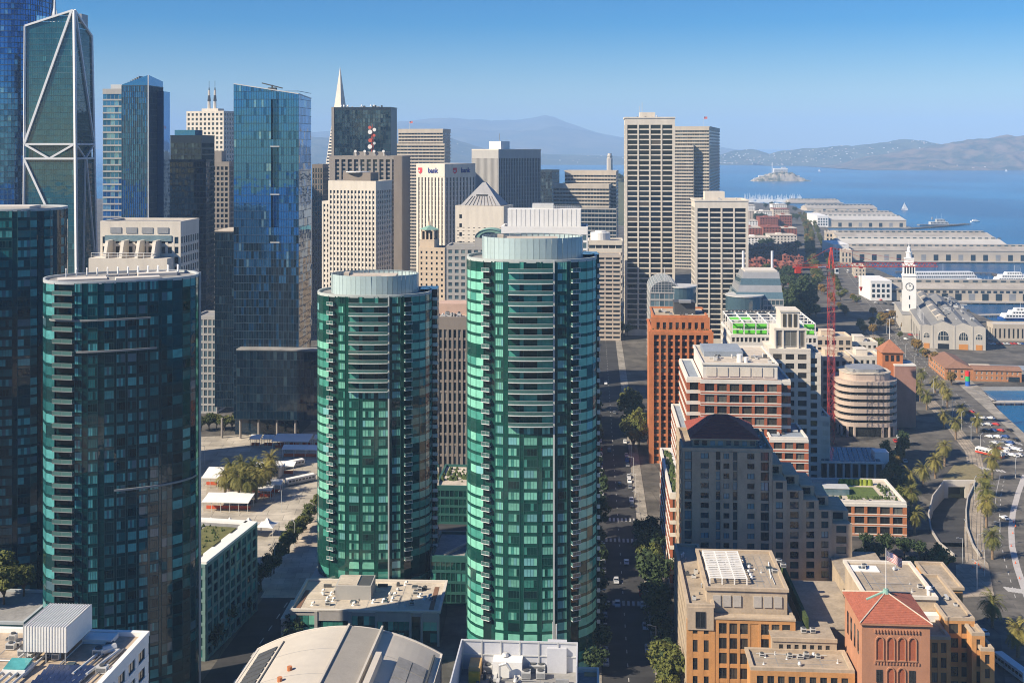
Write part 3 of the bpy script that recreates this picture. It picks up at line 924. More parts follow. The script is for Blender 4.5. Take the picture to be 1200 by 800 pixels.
def drum(root, dx, dy, ra, rb, z0, z1, n=52, mat='screen_glass', inner=True):
    """ring of tall glass screen panels round the roof plant"""
    pts = [(dx + ra * math.cos(2 * math.pi * i / n), dy + rb * math.sin(2 * math.pi * i / n)) for i in range(n)]
    rl = MB(); key = None
    for i in range(n):
        p, q = Vector(pts[i]), Vector(pts[(i + 1) % n]); W = (q - p).length
        b = MB(); b.box(-W / 2 + .04, -.05, 0, W / 2 - .04, .05, z1 - z0)
        d = (q - p).normalized()
        k = ('screen', round(W, 2), round(z1 - z0, 2), mat)
        if k not in PANE: PANE[k] = b.mesh('screen_panel', MATS[mat])
        c = (p + q) / 2
        link('screen_panel', PANE[k], root, (c.x, c.y, z0), (rnd.uniform(-.01, .01), 0, math.atan2(d.y, d.x) + rnd.uniform(-.01, .01)))
        for zz in (z0 + .3, z0 + (z1 - z0) * .42, z1 - .1):
            rl.bar((p.x * .985, p.y * .985, zz), (q.x * .985, q.y * .985, zz), .07)
        rl.bar((p.x * .985, p.y * .985, z0), (p.x * .985, p.y * .985, z1 - .1), .07)
    rl.build('screen_frame', MATS['metal_grey'], root)
    b = MB(); b.prism([(dx + (x - dx) * .93, dy + (y - dy) * .93) for x, y in pts], z0 - .3, z1 - 1.6); b.build('plant_room', MATS['metal_light'], root)
    b = MB()
    b.box(dx - ra * .55, dy - rb * .5, z1 - 1.58, dx + ra * .5, dy + rb * .45, z1 - .5); b.box(dx - ra * .7, dy - rb * .2, z1 - 1.58, dx - ra * .58, dy + rb * .2, z1 + .3)
    b.build('plant_cover', MATS['roof_pale'], root)
    b = MB()
    for k in range(5):
        x = dx + rnd.uniform(-.6, .6) * ra; y = dy - rb * rnd.uniform(.55, .8); b.box(x - .8, y - .5, z1 - 1.58, x + .8, y + .5, z1 - .4)
    b.build('cooling_unit', MATS['metal_grey'], root)

def tall_green():
    # wide balconies in the upper third, separate windows below: two layouts stacked in one tower
    lay = [(0, .135, 'bay:l'), (.135, .195, 'balc'), (.195, .225, 'dark'), (.225, .285, 'win:a'), (.285, .32, 'dark'),
           (.32, .405, 'midw:a'), (.405, .435, 'midd'), (.435, .535, 'midw:b'), (.535, .57, 'midd'), (.57, .652, 'midw:c'), (.652, .664, 'mull'), (.664, .685, 'dark'), (.685, .755, 'win:b'), (.755, .785, 'dark'), (.785, .845, 'balc'), (.845, 1.0, 'bay:r')]
    root, a, h, P, rn = tower('green_glass_tower', 'tall rounded green glass tower with glass drum, by the shaded street', 547, 699, 318, 307, 14.0, 2.35, 0, 3.02, lay, GL, zbot=15, top_floors=15, seed=4)
    drum(root, 0.3, 0, 14.5, 10.8, h - .1, h + 6.2)
    # side blade with balconies on the right rear
    return root, a, h
TG = tall_green()
def low_green():
    root, a, h, P, rn = tower('green_glass_tower', 'shorter rounded green glass tower with wide drum, beside the bus yard', 373, 506, 368, 348, 13.5, 2.35, 0, 3.02, G_LAY, GL, zbot=15, top_floors=10, seed=9, litw=.72)
    drum(root, 0.0, 0, 14.4, 10.2, h - .1, h + 6.2)
    return root, a, h
LG = low_green()
# slim balconied wing behind the right end of each green tower
def wing(root, a, h, w_, dpt, off):
    b = MB(); b.box(a - 4, 2, 0, a + w_, 2 + dpt, h + .6); wl = b.build('side_wing', GL[3], root)
    pn = MB(); k = 0
    for j in range(int(h / 3.02)):
        z = h - (j + 1) * 3.02
        if z < 8: break
        for i in range(2):
            x0 = a + .3 + i * (w_ - .4) / 2
            pn.quad((x0, 1.97, z + .7), (x0 + (w_ - .4) / 2 - .15, 1.97, z + .7), (x0 + (w_ - .4) / 2 - .15, 1.97, z + 2.9), (x0, 1.97, z + 2.9), rnd.choice([1, 2, 2, 3]))
    pn.build('wing_glazing', GL, root, kind='stuff')
    bb = MB(); bb.box(-w_ / 2, -1.4, 0, w_ / 2, 0, .22); bb.box(-w_ / 2, -1.4, .222, w_ / 2, -1.34, 1.15)
    me = bb.mesh('wing_balcony', MATS['slab_white'])
    for j in range(int(h / 3.02)):
        z = h - (j + 1) * 3.02
        if z > 8: link('wing_balcony', me, root, (a + w_ / 2 + .2, 1.9, z))
wing(LG[0], LG[1], LG[2], 1.7, 9, 0)
wing(TG[0], TG[1], TG[2], .9, 9, 0)

T_LAY = [(0, .07, 'bay2:l'), (.07, .19, 'balc'), (.19, .235, 'win:a'), (.235, .27, 'dark'), (.27, .33, 'win:b'), (.33, .37, 'dark'), (.37, .43, 'win:c'), (.43, .445, 'dark'),
         (.445, .50, 'win:d'), (.50, .515, 'dark'), (.515, .57, 'win:e'), (.57, .585, 'dark'), (.585, .64, 'win:f'), (.64, .655, 'dark'), (.655, .71, 'win:g'), (.71, .73, 'dark'),
         (.73, .80, 'field'), (.80, 1.0, 'field:r')]
def teal_a():
    root, a, h, P, rn = tower('teal_glass_tower', 'dark teal glass tower with flat pale rimmed roof and curved corner balconies', 61, 226, 293, 331, 12.0, 2.5, 22, 3.03, T_LAY, TEAL, zbot=12, seed=21, litw=.75, soloids=300, rim_h=.5)
    # roof deck with pale slabs and fins
    b = MB(); b.box(-16, -4, h - .08, -4, 2, h + .35); b.box(-2, -7, h - .08, 9, -3, h + .5); b.box(4, 0, h - .08, 14, 6, h + .7)
    b.build('roof_slab', MATS['concrete_pale'], root)
    b = MB()
    for k in range(12): b.box(-14 + k * 2.6, 3.6, h, -14 + k * 2.6 + .25, 6.8, h + 2.2)
    b.build('roof_fins', MATS['white_paint'], root, kind='stuff')
    # bright ledges where the crown steps
    for (f0, f1, dz) in ((0.0, .66, 9.6), (.2, .70, 17.5), (.43, .97, 53)):
        b = MB(); pts = [P(f0 + (f1 - f0) * t / 14) for t in range(15)]
        for p, q in zip(pts, pts[1:]):
            b.hexa([(p.x, p.y - .5, h - dz), (q.x, q.y - .5, h - dz), (q.x, q.y + .1, h - dz), (p.x, p.y + .1, h - dz), (p.x, p.y - .5, h - dz + .45), (q.x, q.y - .5, h - dz + .45), (q.x, q.y + .1, h - dz + .45), (p.x, p.y + .1, h - dz + .45)])
        b.build('ledge', MATS['slab_grey'], root)
    # tall vertical light edge on the right end
    p = P(.999); b = MB(); b.box(p.x - .1, p.y - .9, 0, p.x + .5, p.y - .5, h + .8); b.build('fin', MATS['rail_white'], root)
    return root
teal_a()
T2 = [(0, .06, 'bay2:l'), (.06, .16, 'field'), (.16, .26, 'win:a'), (.26, .31, 'dark'), (.31, .40, 'win:b'), (.40, .46, 'dark'), (.46, .56, 'win:c'), (.56, .60, 'dark'), (.60, .70, 'win:d'), (.70, .74, 'dark'), (.74, .83, 'win:e'), (.83, 1, 'bay2:r')]
def teal_b():
    root, a, h, P, rn = tower('teal_glass_tower', 'dark teal glass tower at the edge with shoulder block, next to the braced skyscraper', -64, 74, 352, 247, 14, 2.6, 3, 3.03, T2, TEAL, zbot=20, seed=33, litw=.75, rim_h=.5)
    b = MB(); b.box(-8, -6, h, 10, 4, h + .9); b.build('roof_slab', MATS['concrete_pale'], root)
    # lower shoulder in front
    hh = gz(300, 340)
    b = MB(); b.box(-a * .9, -b_sh - 5.0, 0, a * .18, -b_sh + 3, hh); b.build('shoulder', TEAL[3], root)
    fr, pn = MB(), MB()
    facade(fr, pn, (-a * .9, -b_sh - 5.0, 0), (1, 0), (0, -1), a * 1.08, 10, hh, 12, int((hh - 10) / 3.03), .25, .8, .06, .04, top=1.2, pm=((2, 5), (1, 2), (0, 1.6), (4, 2)))
    facade(fr, pn, (a * .18, -b_sh - 5.0, 0), (0, 1), (1, 0), 8, 10, hh, 3, int((hh - 10) / 3.03), .25, .8, .06, .04, top=1.2, pm=((2, 5), (1, 2), (0, .6), (4, 2)))
    fr.build('shoulder_frame', MATS['mullion_teal'], root); pn.build('shoulder_glazing', TEAL, root, kind='stuff')
    b = MB(); b.box(-a * .92, -b_sh - 5.3, hh, a * .19, -b_sh + 3, hh + .8); b.build('coping', MATS['rim_teal'], root)
    return root
b_sh = 14 * .95
teal_b()
# ------------------------------------------------------------------ skyline
BLUE = [glass('blue_pane', (.065, .23, .46), ior=1.8, wob=.08, wscale=.10, metal=.75, var=.08), glass('blue_pane_dark', (.03, .13, .28), ior=1.8, wob=.08, wscale=.10, metal=.75, var=.08),
        glass('blue_pane_pale', (.22, .42, .55), ior=1.8, wob=.08, metal=.6), glass('blue_spandrel', (.03, .12, .18), ior=1.8, rough=.12)]
DARK = [MATS['glass_black'], MATS['glass_dark'], MATS['glass_mid'], MATS['glass_blind']]
NAVY = [glass('navy_pane', (.004, .016, .032), ior=1.6, wob=.08, wscale=.15), glass('navy_pane2', (.009, .028, .05), ior=1.65, wob=.08, wscale=.15), glass('navy_pane3', (.03, .065, .09), ior=1.8, wob=.08)]
GREY = [glass('grey_pane', (.09, .15, .18), ior=1.8), glass('grey_pane2', (.05, .09, .115), ior=1.8), glass('grey_pane3', (.17, .24, .26), ior=1.8)]
solid('steel_white', (.70, .71, .72), .45, .06)
solid('mull_blue', (.055, .09, .13), .4, .1, metal=.3)
solid('mull_navy', (.03, .045, .06), .4, .1, metal=.3)
solid('stone_white', (.64, .585, .50), .8, .17, scale=.18, streak=.18)
solid('stone_cream', (.58, .47, .35), .85, .12, streak=.3)
solid('stone_taupe', (.30, .27, .24), .85, .12, streak=.3)
solid('stone_brown', (.24, .205, .175), .85, .12, streak=.3)
solid('stone_grey', (.40, .39, .37), .85, .1, streak=.3)
solid('band_beige', (.50, .44, .36), .85, .18, scale=.15, streak=.2)
solid('copper_green', (.20, .36, .30), .8, .2)
solid('lead_grey', (.30, .30, .31), .6, .2)

def rsq(a, b, ex, n=48):
    r = []
    for i in range(n):
        t = 2 * math.pi * i / n; c, s = math.cos(t), math.sin(t)
        r.append((a * math.copysign(abs(c) ** (2 / ex), c), b * math.copysign(abs(s) ** (2 / ex), s)))
    return r

def round_blue():
    Y = 900; a = 33
    root = thing('skyscraper', 'rounded blue glass skyscraper with fine grid, cut by the picture edge behind braced tower', 'skyscraper', (gx(-12, Y), Y + a, 0), R(-4))
    pl = rsq(a, a, 3.0, 72); pn, fr = MB(), MB()
    nf = 66; fh = 4.4
    k0 = lambda z: 1 - .0 * z if z < 180 else 1 - .10 * ((z - 180) / 120) ** 2
    for i in range(72):
        p, q = pl[i], pl[(i + 1) % 72]
        for j in range(nf):
            za, zc = 5 + j * fh, 5 + (j + 1) * fh
            s0, s1 = k0(za), k0(zc)
            t = rnd.uniform(-.02, .02)
            pn.quad((p[0] * s0, p[1] * s0 + t, za + .5), (q[0] * s0, q[1] * s0 - t, za + .5), (q[0] * s1, q[1] * s1 - t, zc), (p[0] * s1, p[1] * s1 + t, zc), pick(((0, 8), (1, 4), (2, .5))))
        for j in range(0, nf):
            za = 5 + j * fh; s0 = k0(za)
            fr.hexa([(x * s0 * m, y * s0 * m, z) for z in (za, za + .5) for (x, y), m in ((p, 1.012), (q, 1.012), (q, .99), (p, .99))], 0)
        for j in range(0, nf, 6):
            z0, z1 = 5 + j * fh, 5 + min(nf, j + 6) * fh
            fr.bar((p[0] * k0(z0) * 1.006, p[1] * k0(z0) * 1.006, z0), (p[0] * k0(z1) * 1.006, p[1] * k0(z1) * 1.006, z1), .16, 4, 0)
    pn.build('glazing', BLUE, root, kind='stuff'); fr.build('sunshade', MATS['mull_blue'], root, kind='stuff')
    b = MB(); b.prism([(x * .97, y * .97) for x, y in pl], 0, 200); b.build('wall', NAVY[0], root)
round_blue()

def braced():
    Y = 810; B = Bld('skyscraper', 'teal glass skyscraper with white diagonal braces and thin spire', 27.5, 90, 128, Y, 12, 4, 'R', cat='skyscraper')
    root, w, d = B.root, B.w, B.d
    d = min(d, 34)
    h = B.h; tw = .90   # width of the top against the base
    zt = [gz(30, Y), gz(12, Y), gz(38, Y)]     # top corners: left, near, right rear
    def FP(s, z):        # front face point, s 0..1
        k = z / h; x0, x1 = 0 + w * .028 * k, w - w * .07 * k
        return Vector((x0 + (x1 - x0) * s, .5 * k * 2, z))
    def RP(s, z):
        k = z / h; return Vector((w - w * .07 * k, 1.0 * k + (d * (1 - .20 * k)) * s, z))
    def topF(s): return zt[0] + (zt[1] - zt[0]) * s
    def topR(s): return zt[1] + (zt[2] - zt[1]) * s
    core = MB()
    nf = int(max(zt) / 4.0)
    pn = MB(); fr = MB()
    tint = [glass('brace_pane', (.012, .075, .095), ior=1.85, wob=.08, wscale=.12, var=.1), glass('brace_pane2', (.009, .058, .073), ior=1.85, wob=.08, wscale=.12, var=.1), glass('brace_pane3', (.04, .15, .17), ior=1.8)]
    for fn, top, nc, nrm in ((FP, topF, 14, Vector((0, -1, 0))), (RP, topR, 9, Vector((1, 0, 0)))):
        for i in range(nc):
            s0, s1 = i / nc, (i + 1) / nc
            for j in range(nf):
                za, zc = j * 4.0, j * 4.0 + 4.0
                tl, tr = top(s0), top(s1)
                if za >= max(tl, tr): continue
                lobby = 138 < za + 2 < 148
                m = pick(((0, 8), (1, 4), (2, .25))) if not lobby else 1
                off = nrm * (-1.5 if lobby else rnd.uniform(-.01, .03))
                A, Bq = fn(s0, min(za + .3, tl)), fn(s1, min(za + .3, tr)); C, D = fn(s1, min(zc, tr)), fn(s0, min(zc, tl))
                pn.quad(tuple(A + off), tuple(Bq + off), tuple(C + off), tuple(D + off), m)
                if i == 0:
                    zz = min(za + .15, min(tl, top(1)))
                    e = nrm * .12
                    fr.bar(tuple(fn(0, zz) + e), tuple(fn(1, zz) + e), .16)
        for i in range(1, nc * 2): s = i / (nc * 2); fr.bar(tuple(fn(s, 0) + nrm * .05), tuple(fn(s, top(s)) + nrm * .05), .06)
    pn.build('glazing', tint, root, kind='stuff'); fr.build('mullions', solid('mull_teal', (.05, .13, .14), .4, .1), root, kind='stuff')
    core = MB()
    ring = lambda z, s: [(w * .5 + (x - w * .5) * s, d * .5 + (y - d * .5) * s, z) for x, y in ((1.8, 2), (w - 1.8, 2), (w - 1.8, d - 1), (1.8, d - 1))]
    lo, hi = ring(0, 1), ring(198, .86)
    core.v = lo + hi
    for q in ((0, 1, 5, 4), (1, 2, 6, 5), (2, 3, 7, 6), (3, 0, 4, 7), (4, 5, 6, 7)): core.f.append(q); core.m.append(0)
    core.build('wall', NAVY[0], root)
    def brace(p, q, r=.95):
        b = MB(); b.bar(tuple(p), tuple(q), r, 4); b.build('brace', MATS['steel_white'], root)
    eF, eR = Vector((0, -.7, 0)), Vector((.7, 0, 0))
    z1, z2 = gz(169, Y), gz(186, Y)
    brace(FP(0, 0) + eF, FP(0, topF(0)) + eF); brace(FP(1, 0) + eF + eR, FP(1, topF(1)) + eF + eR, 1.25); brace(RP(1, 0) + eR, RP(1, topR(1)) + eR)
    brace(FP(0, topF(0)) + eF, FP(1, topF(1)) + eF); brace(RP(0, topR(0)) + eR, RP(1, topR(1)) + eR)
    brace(FP(0, z1) + eF, FP(.97, topF(.97)) + eF, 1.1); brace(FP(0, z1) + eF, FP(1, z1) + eF); brace(FP(0, z2) + eF, FP(1, z2) + eF)
    brace(FP(0, z1) + eF, FP(.5, z2) + eF); brace(FP(1, z1) + eF, FP(.5, z2) + eF)
    brace(FP(0, z2) + eF, FP(.5, gz(250, Y)) + eF, 1.1); brace(FP(.5, gz(250, Y)) + eF, FP(.86, gz(340, Y)) + eF, 1.1)
    brace(RP(.05, topR(.05)) + eR, RP(1, z1) + eR, .9); brace(RP(0, z1) + eR, RP(1, z1) + eR); brace(RP(0, z2) + eR, RP(1, z2) + eR)
    brace(RP(0, z1) + eR, RP(.5, z2) + eR, .8); brace(RP(1, z1) + eR, RP(.5, z2) + eR, .8)
    brace(RP(.5, z2) + eR, RP(.3, gz(330, Y)) + eR, .8); brace(RP(.55, z2) + eR, RP(.98, gz(330, Y)) + eR, .8)
    b = MB(); b.bar((w * .42, d * .4, zt[0] - 2), (w * .42, d * .4, gz(-30, Y)), 1.3, 8, r1=.25); b.bar((w * .42 - 4, d * .4, zt[0]), (w * .42, d * .4, zt[0] + 16), .5); b.bar((w * .42 + 4, d * .4, zt[0]), (w * .42, d * .4, zt[0] + 16), .5)
    b.build('spire', MATS['steel_white'], root)
    fr = MB()
    for i in range(14): fr.box(2 + i * 2.2, d * .45, zt[0] - 3, 2 + i * 2.2 + 1.9, d * .45 + .2, zt[0] + 9 - i * .3)
    fr.build('screen', BLUE[2], root); b = MB(); b.box(w * .8, d * .4, zt[1] - 10, w * .93, d * .7, zt[1] - 1); b.box(w * .62, d * .4, zt[1] - 8, w * .72, d * .6, zt[1] + .5); b.build('penthouse', MATS['metal_grey'], root)
braced()

def box_thing(name, label, L, C, Rr, Y, ytop, a=4, side='R', d=None, wall='stone_grey', faces='FR', cols=8, rows=20, pw=.6, bh=1.2, dp=.4, db=.3, edge=0.0, top=2.0, bot=0.0,
              mats=None, pm=((0, 5), (1, 3), (2, .8)), fmat=None, ind=False, roof='roof_grey', rim=None, ph=1.0, z0=0, cat='office tower', tilt=.005, group=None, piers=True, fm=0, bm=None, frame=None):
    B = Bld(name, label, L, C, Rr, Y, ytop, a, side, d, cat=cat, group=group)
    mats = mats or DARK
    B.core(MATS[wall], z1=B.h - .35)
    B.skin(faces, z0, B.h, mats, pm, fmat or MATS[wall], ind=ind, cols=cols, rows=rows, pw=pw, bh=bh, dp=dp, db=db, edge=edge, top=top, bot=bot, tilt=tilt, piers=piers, fm=fm, bm=bm, frame=frame)
    B.roofing(MATS[roof], MATS[rim or wall], ph=ph, e=max(dp, db) + .03)
    return B

# residential tower with a raked crown, banded left strip
def raked():
    Y = 771
    B = Bld('skyscraper', 'slim blue glass tower with peaked raked crown between braced and stepped towers', 143, 174, 203, Y, 100, 4, 'R', d=26, cat='skyscraper')
    w, h, d = B.w, B.h, B.d
    B.core(NAVY[0], z1=h - 1)
    B.skin('FR', 0, h, BLUE, ((0, 6), (1, 4), (3, 2)), MATS['mull_blue'], cols=14, rows=48, pw=.35, bh=.25, dp=.30, db=.12, top=.5, tilt=.008)
    zt = gz(88, Y)
    b = MB(); b.hexa([(0, 0, h), (w, 0, h), (w, d, h), (0, d, h), (0, 0, h + .5), (w, 0, zt), (w, d, zt - 3), (0, d, h + .5)]); b.build('crown', BLUE[0], B.root)
    b = MB(); b.box(w - .3, -.6, 0, w + .3, -.3, zt); b.build('fin', MATS['metal_light'], B.root)
    for i in range(7):
        b = MB(); k = i / 7; b.box(1 + i * 1.5, 3, h, 1.4 + i * 1.5, d - 3, h + (zt - h) * (.25 + k * .8)); b.build('crown_fin', MATS['metal_grey'], B.root)
    # left strip with pale floor bands
    x0 = -13.5; hl = gz(104, Y)
    B.core(NAVY[0], x0=x0, y0=1, w=13.4, d=20, z1=hl - 1, name='side_wall')
    B.skin('F', 0, hl, BLUE, ((0, 4), (1, 3), (2, 2)), MATS['stone_grey'], x0=x0, y0=1, w=13.4, d=20, cols={'F': 5}, rows=42, pw=.15, bh=1.0, dp=.1, db=.6, top=3.5, names=('balcony_bands', 'side_glazing'))
    B.block('plant_room', MATS['metal_light'], x0 + 4, 4, x0 + 12, 14, hl, hl + 3)
    # right rear part, a little lower
    B.core(BLUE[0], x0=w, y0=d * .55, w=w * .28, d=d * .45, z1=gz(106, Y), name='rear_wall')
raked()

B = box_thing('hotel_tower', 'white hotel tower with square windows and two striped roof masts', 219, 262, 276, 1350, 131, 20, 'R', d=26, wall='stone_white', cols=9, rows=34, pw=2.6, bh=2.4, dp=.4, db=.45, top=1.5, faces='FR')
B.block('penthouse', MATS['stone_white'], B.w * .35, 4, B.w * .8, 16, B.h, B.h + 4)
for k, px in enumerate((.5, .66)):
    b = MB(); b.bar((B.w * px, 8, B.h), (B.w * px, 8, B.h + 26), 1.9, 6, r1=1.2); o = b.build('mast', MATS['stone_white'], B.root)
    b = MB(); b.bar((B.w * px, 8, B.h + 13), (B.w * px, 8, B.h + 29), 2.0, 6, r1=.5); b.bar((B.w * px, 8, B.h + 29), (B.w * px, 8, B.h + 37), .25, 4); b.build('mast_band', MATS['metal_dark'], o)

B = box_thing('office_tower', 'dark glass office tower with stepped shoulders behind blue slanted tower', 200, 236, 262, 880, 160, 4, 'R', d=30, wall='mull_navy', mats=NAVY, cols=9, rows=32, pw=.3, bh=1.2, dp=.2, db=.25, top=5)
B.block('plant_room', BLUE[0], 2, 3, B.w - 6, 20, B.h + .1, B.h + 5)
B.core(NAVY[0], x0=-2, y0=-10, w=B.w + 9, d=9.8, z1=gz(187, 870), name='front_wing')
B.skin('FR', 0, gz(187, 870), NAVY, ((0, 5), (1, 4), (2, 1)), MATS['mull_navy'], x0=-2, y0=-10, w=B.w + 9, d=9.8, cols=14, rows=30, pw=.25, bh=1.0, dp=.15, db=.2, top=2, names=('wing_frame', 'wing_glazing'))
B = box_thing('office_tower', 'beige concrete office block with deep square windows beside dark glass tower', 234, 268, 285, 960, 191, 4, 'R', d=24, wall='stone_taupe', cols=7, rows=30, pw=1.2, bh=1.5, dp=.7, db=.75, top=3)
B.block('penthouse', MATS['stone_taupe'], 0, 4, B.w * .7, 16, B.h, B.h + 10)

# blue tower with slanted top and dark notch
def slanted():
    Y = 590
    B = Bld('skyscraper', 'bright blue glass tower with slanted roofline and dark notched slot', 274, 350, 376, Y, 115, 4, 'R', d=26, cat='skyscraper')
    w, d, h = B.w, B.d, B.h
    zl, zr = gz(98, Y), gz(113, Y); z_low = gz(273, Y)
    tops = lambda s: zl + (zr - zl) * s
    pn, fr = MB(), MB(); fh = 4.1
    nx0, nx1 = w * .57, w * .70
    nfl = int(zl / fh) + 1
    for i in range(26):
        a0, a1 = w * i / 26, w * (i + 1) / 26
        c = (a0 + a1) / 2
        for j in range(2, nfl):
            za, zc = j * fh, min(j * fh + fh, tops(c / w * .8))
            if zc <= za + .4: continue
            notch = nx0 < c < nx1 and za > z_low and (j % 6)
            m = 1 if notch else (pick(((0, 9), (1, 1.2), (2, .3))) if za > z_low - 34 * rnd.random() else pick(((4, 6), (1, 1.2), (5, 3))))  # navy panes low down: reflection of dark buildings put into the tint
            y = 1.2 if notch else 0
            t = rnd.uniform(-.02, .02); t2 = rnd.uniform(-.02, .02)
            pn.quad((a0, y + t, za + .25), (a1, y - t, za + .25), (a1, y - t + t2, zc), (a0, y + t + t2, zc), m)
    for j in range(2, nfl):
        z = j * fh
        fr.box(0, -.12, z, nx0, .1, z + .25)
        if j % 6 == 0 or z < z_low: fr.box(nx0, -.12, z, nx1, 1.3, z + .25)
        fr.box(nx1, -.12, z, w + .12, .1, z + .25)
    for i in range(27): fr.box(w * i / 26 - .06, -.10, 8, w * i / 26 + .06, .05, tops(w * i / 26 / w * .8) - .1)
    for i in range(9):
        a0, a1 = d * i / 9, d * (i + 1) / 9
        for j in range(2, nfl):
            za, zc = j * fh, min(j * fh + fh, tops(.8 + .2 * i / 9))
            if zc <= za + .4: continue
            t = rnd.uniform(-.02, .02)
            pn.quad((w + t, a0, za + .25), (w - t, a1, za + .25), (w - t, a1, zc), (w + t, a0, zc), pick(((0, 6), (1, 3), (2, .2))) if za > z_low - 34 * rnd.random() else pick(((4, 5), (1, 2), (5, 3))))  # side face too: darker lower tint stands in for mirrored buildings
    for j in range(2, nfl): fr.box(w - .1, 0, j * fh, w + .1, d, j * fh + .25)
    pn.build('glazing', BLUE + [NAVY[0], NAVY[1]], B.root, kind='stuff'); fr.build('mullions', MATS['mull_blue'], B.root, kind='stuff')
    b = MB(); b.hexa([(.2, 1.5, 0), (w - .2, 1.5, 0), (w - .2, d, 0), (.2, d, 0), (.2, 1.5, zl - 1), (w - .2, 1.5, tops(.8) - 1), (w - .2, d, tops(1) - 1), (.2, d, zl - 2)]); b.build('wall', NAVY[0], B.root)
    b = MB(); b.bar((0, 0, zl), (w, 0, tops(.8)), .35); b.bar((w, 0, tops(.8)), (w, d, tops(1)), .35); b.build('coping', MATS['metal_light'], B.root)
    for j in range(0, 5):   # terrace slabs in the slot; pale metal stands in for their small lights
        z = (28 - 24 + j * 6 + 20) * fh + .3
        if z > tops(.5) - 6: continue
        b = MB(); b.box(nx0 - .2, -.3, z, nx1 + .2, .3, z + .5); b.build('terrace_edge', MATS['metal_light'], B.root)
    b = MB(); zc = tops(.5) + .2
    b.box(w * .5, 3, zc - 3, w * .62, 6, zc + 1.2); b.bar((w * .40, 4, zc + 3.6), (w * .72, 4, zc + .9), .4); b.bar((w * .56, 4, zc), (w * .56, 4, zc + 2.6), .5)
    b.build('window_crane', MATS['metal_dark'], B.root)
    # lower wing on the left and wide podium
    x0 = gx(251, Y) - gx(274, Y); zw = gz(272, Y)
    B.core(NAVY[0], x0=x0, y0=.6, w=-x0 - .2, d=d, z0=14, z1=zw - .3, name='wing_wall')
    B.skin('FL', 14, zw, NAVY, ((0, 6), (1, 3), (2, .3)), MATS['mull_navy'], x0=x0, y0=.6, w=-x0 - .2, d=d, cols={'F': 9, 'L': 12}, rows=int((zw - 14) / 4.1), pw=.14, bh=.3, dp=.12, db=.14, top=.8, names=('wing_frame', 'wing_glazing'))
    b = MB(); b.box(x0 - .2, .3, zw, -.3, d, zw + .5); b.build('wing_roof', MATS['roof_pale'], B.root)
    zp = gz(411, Y - 8)
    B.core(NAVY[0], x0=x0 + 14, y0=-8, w=w + 18, d=7.9, z0=10, z1=zp - .3, name='podium_wall')
    B.skin('FR', 10, zp, NAVY, ((0, 6), (1, 3), (2, .3)), MATS['mull_navy'], x0=x0 + 14, y0=-8, w=w + 18, d=7.9, cols={'F': 30, 'R': 6}, rows=int((zp - 10) / 4.1), pw=.14, bh=.3, dp=.12, db=.14, top=.6, names=('podium_frame', 'podium_glazing'))
    b = MB(); b.box(x0 + 13.8, -8.2, zp, x0 + 14 + w + 18.2, -.3, zp + .5); b.build('podium_roof', MATS['roof_grey'], B.root)
    for i in range(5):
        b = MB(); b.cyl(x0 + 6 + i * 9.5, -6.5, 0, 10, .6, n=12); b.build('column', MATS['stone_taupe'], B.root)
slanted()

B = box_thing('office_block', 'pale blocky roof with deep notched openings, behind the teal glass tower', 119, 211, 217, 520, 262, 4, 'R', d=24, wall='stone_white', cols=12, rows=24, pw=1.2, bh=1.4, dp=.4, db=.35, top=6, faces='FR')
def notch_roof():
    root, w, h = B.root, B.w, B.h
    for i in range(4):
        x = w * .12 + i * w * .2
        b = MB(); b.box(x, -.7, h - 4.4, x + w * .14, -.45, h - 1.8); b.build('louvre', MATS['metal_grey'], root)
        b = MB(); b.box(x, -6.0, h - 15, x + 1.4, -.5, h - 8 + .6); b.hexa([(x, -9, h - 15), (x + 1.4, -9, h - 15), (x + 1.4, -6, h - 15), (x, -6, h - 15), (x, -6.2, h - 8), (x + 1.4, -6.2, h - 8), (x + 1.4, -6, h - 8), (x, -6, h - 8)]); b.build('buttress', MATS['stone_white'], root)
    b = MB(); b.box(-2, -9, 0, w * .93, -.46, h - 15); b.build('lower_wall', MATS['stone_white'], root)
    b = MB(); b.box(w * .05, -.75, h - 8, w * .9, -.47, h - 5.4); b.build('window', GREY[2], root)
    b = MB()
    for i in range(8): b.bar((-1 + i * w * .11, -8.6, h - 15), (-1 + i * w * .11, -8.6, h - 12.6), .12)
    b.bar((-1, -8.6, h - 12.6), (w * .78, -8.6, h - 12.6), .12); b.bar((-1, -8.6, h - 13.8), (w * .78, -8.6, h - 13.8), .12)
    b.build('railing', MATS['white_paint'], root)
notch_roof()
box_thing('office_block', 'low grey glass block in shade between teal tower and dark podium', 228, 254, 256, 640, 372, 4, 'R', d=20, wall='stone_grey', mats=GREY, cols=5, rows=12, pw=.7, bh=1.1, dp=.3, db=.35, top=1.2, cat='building')

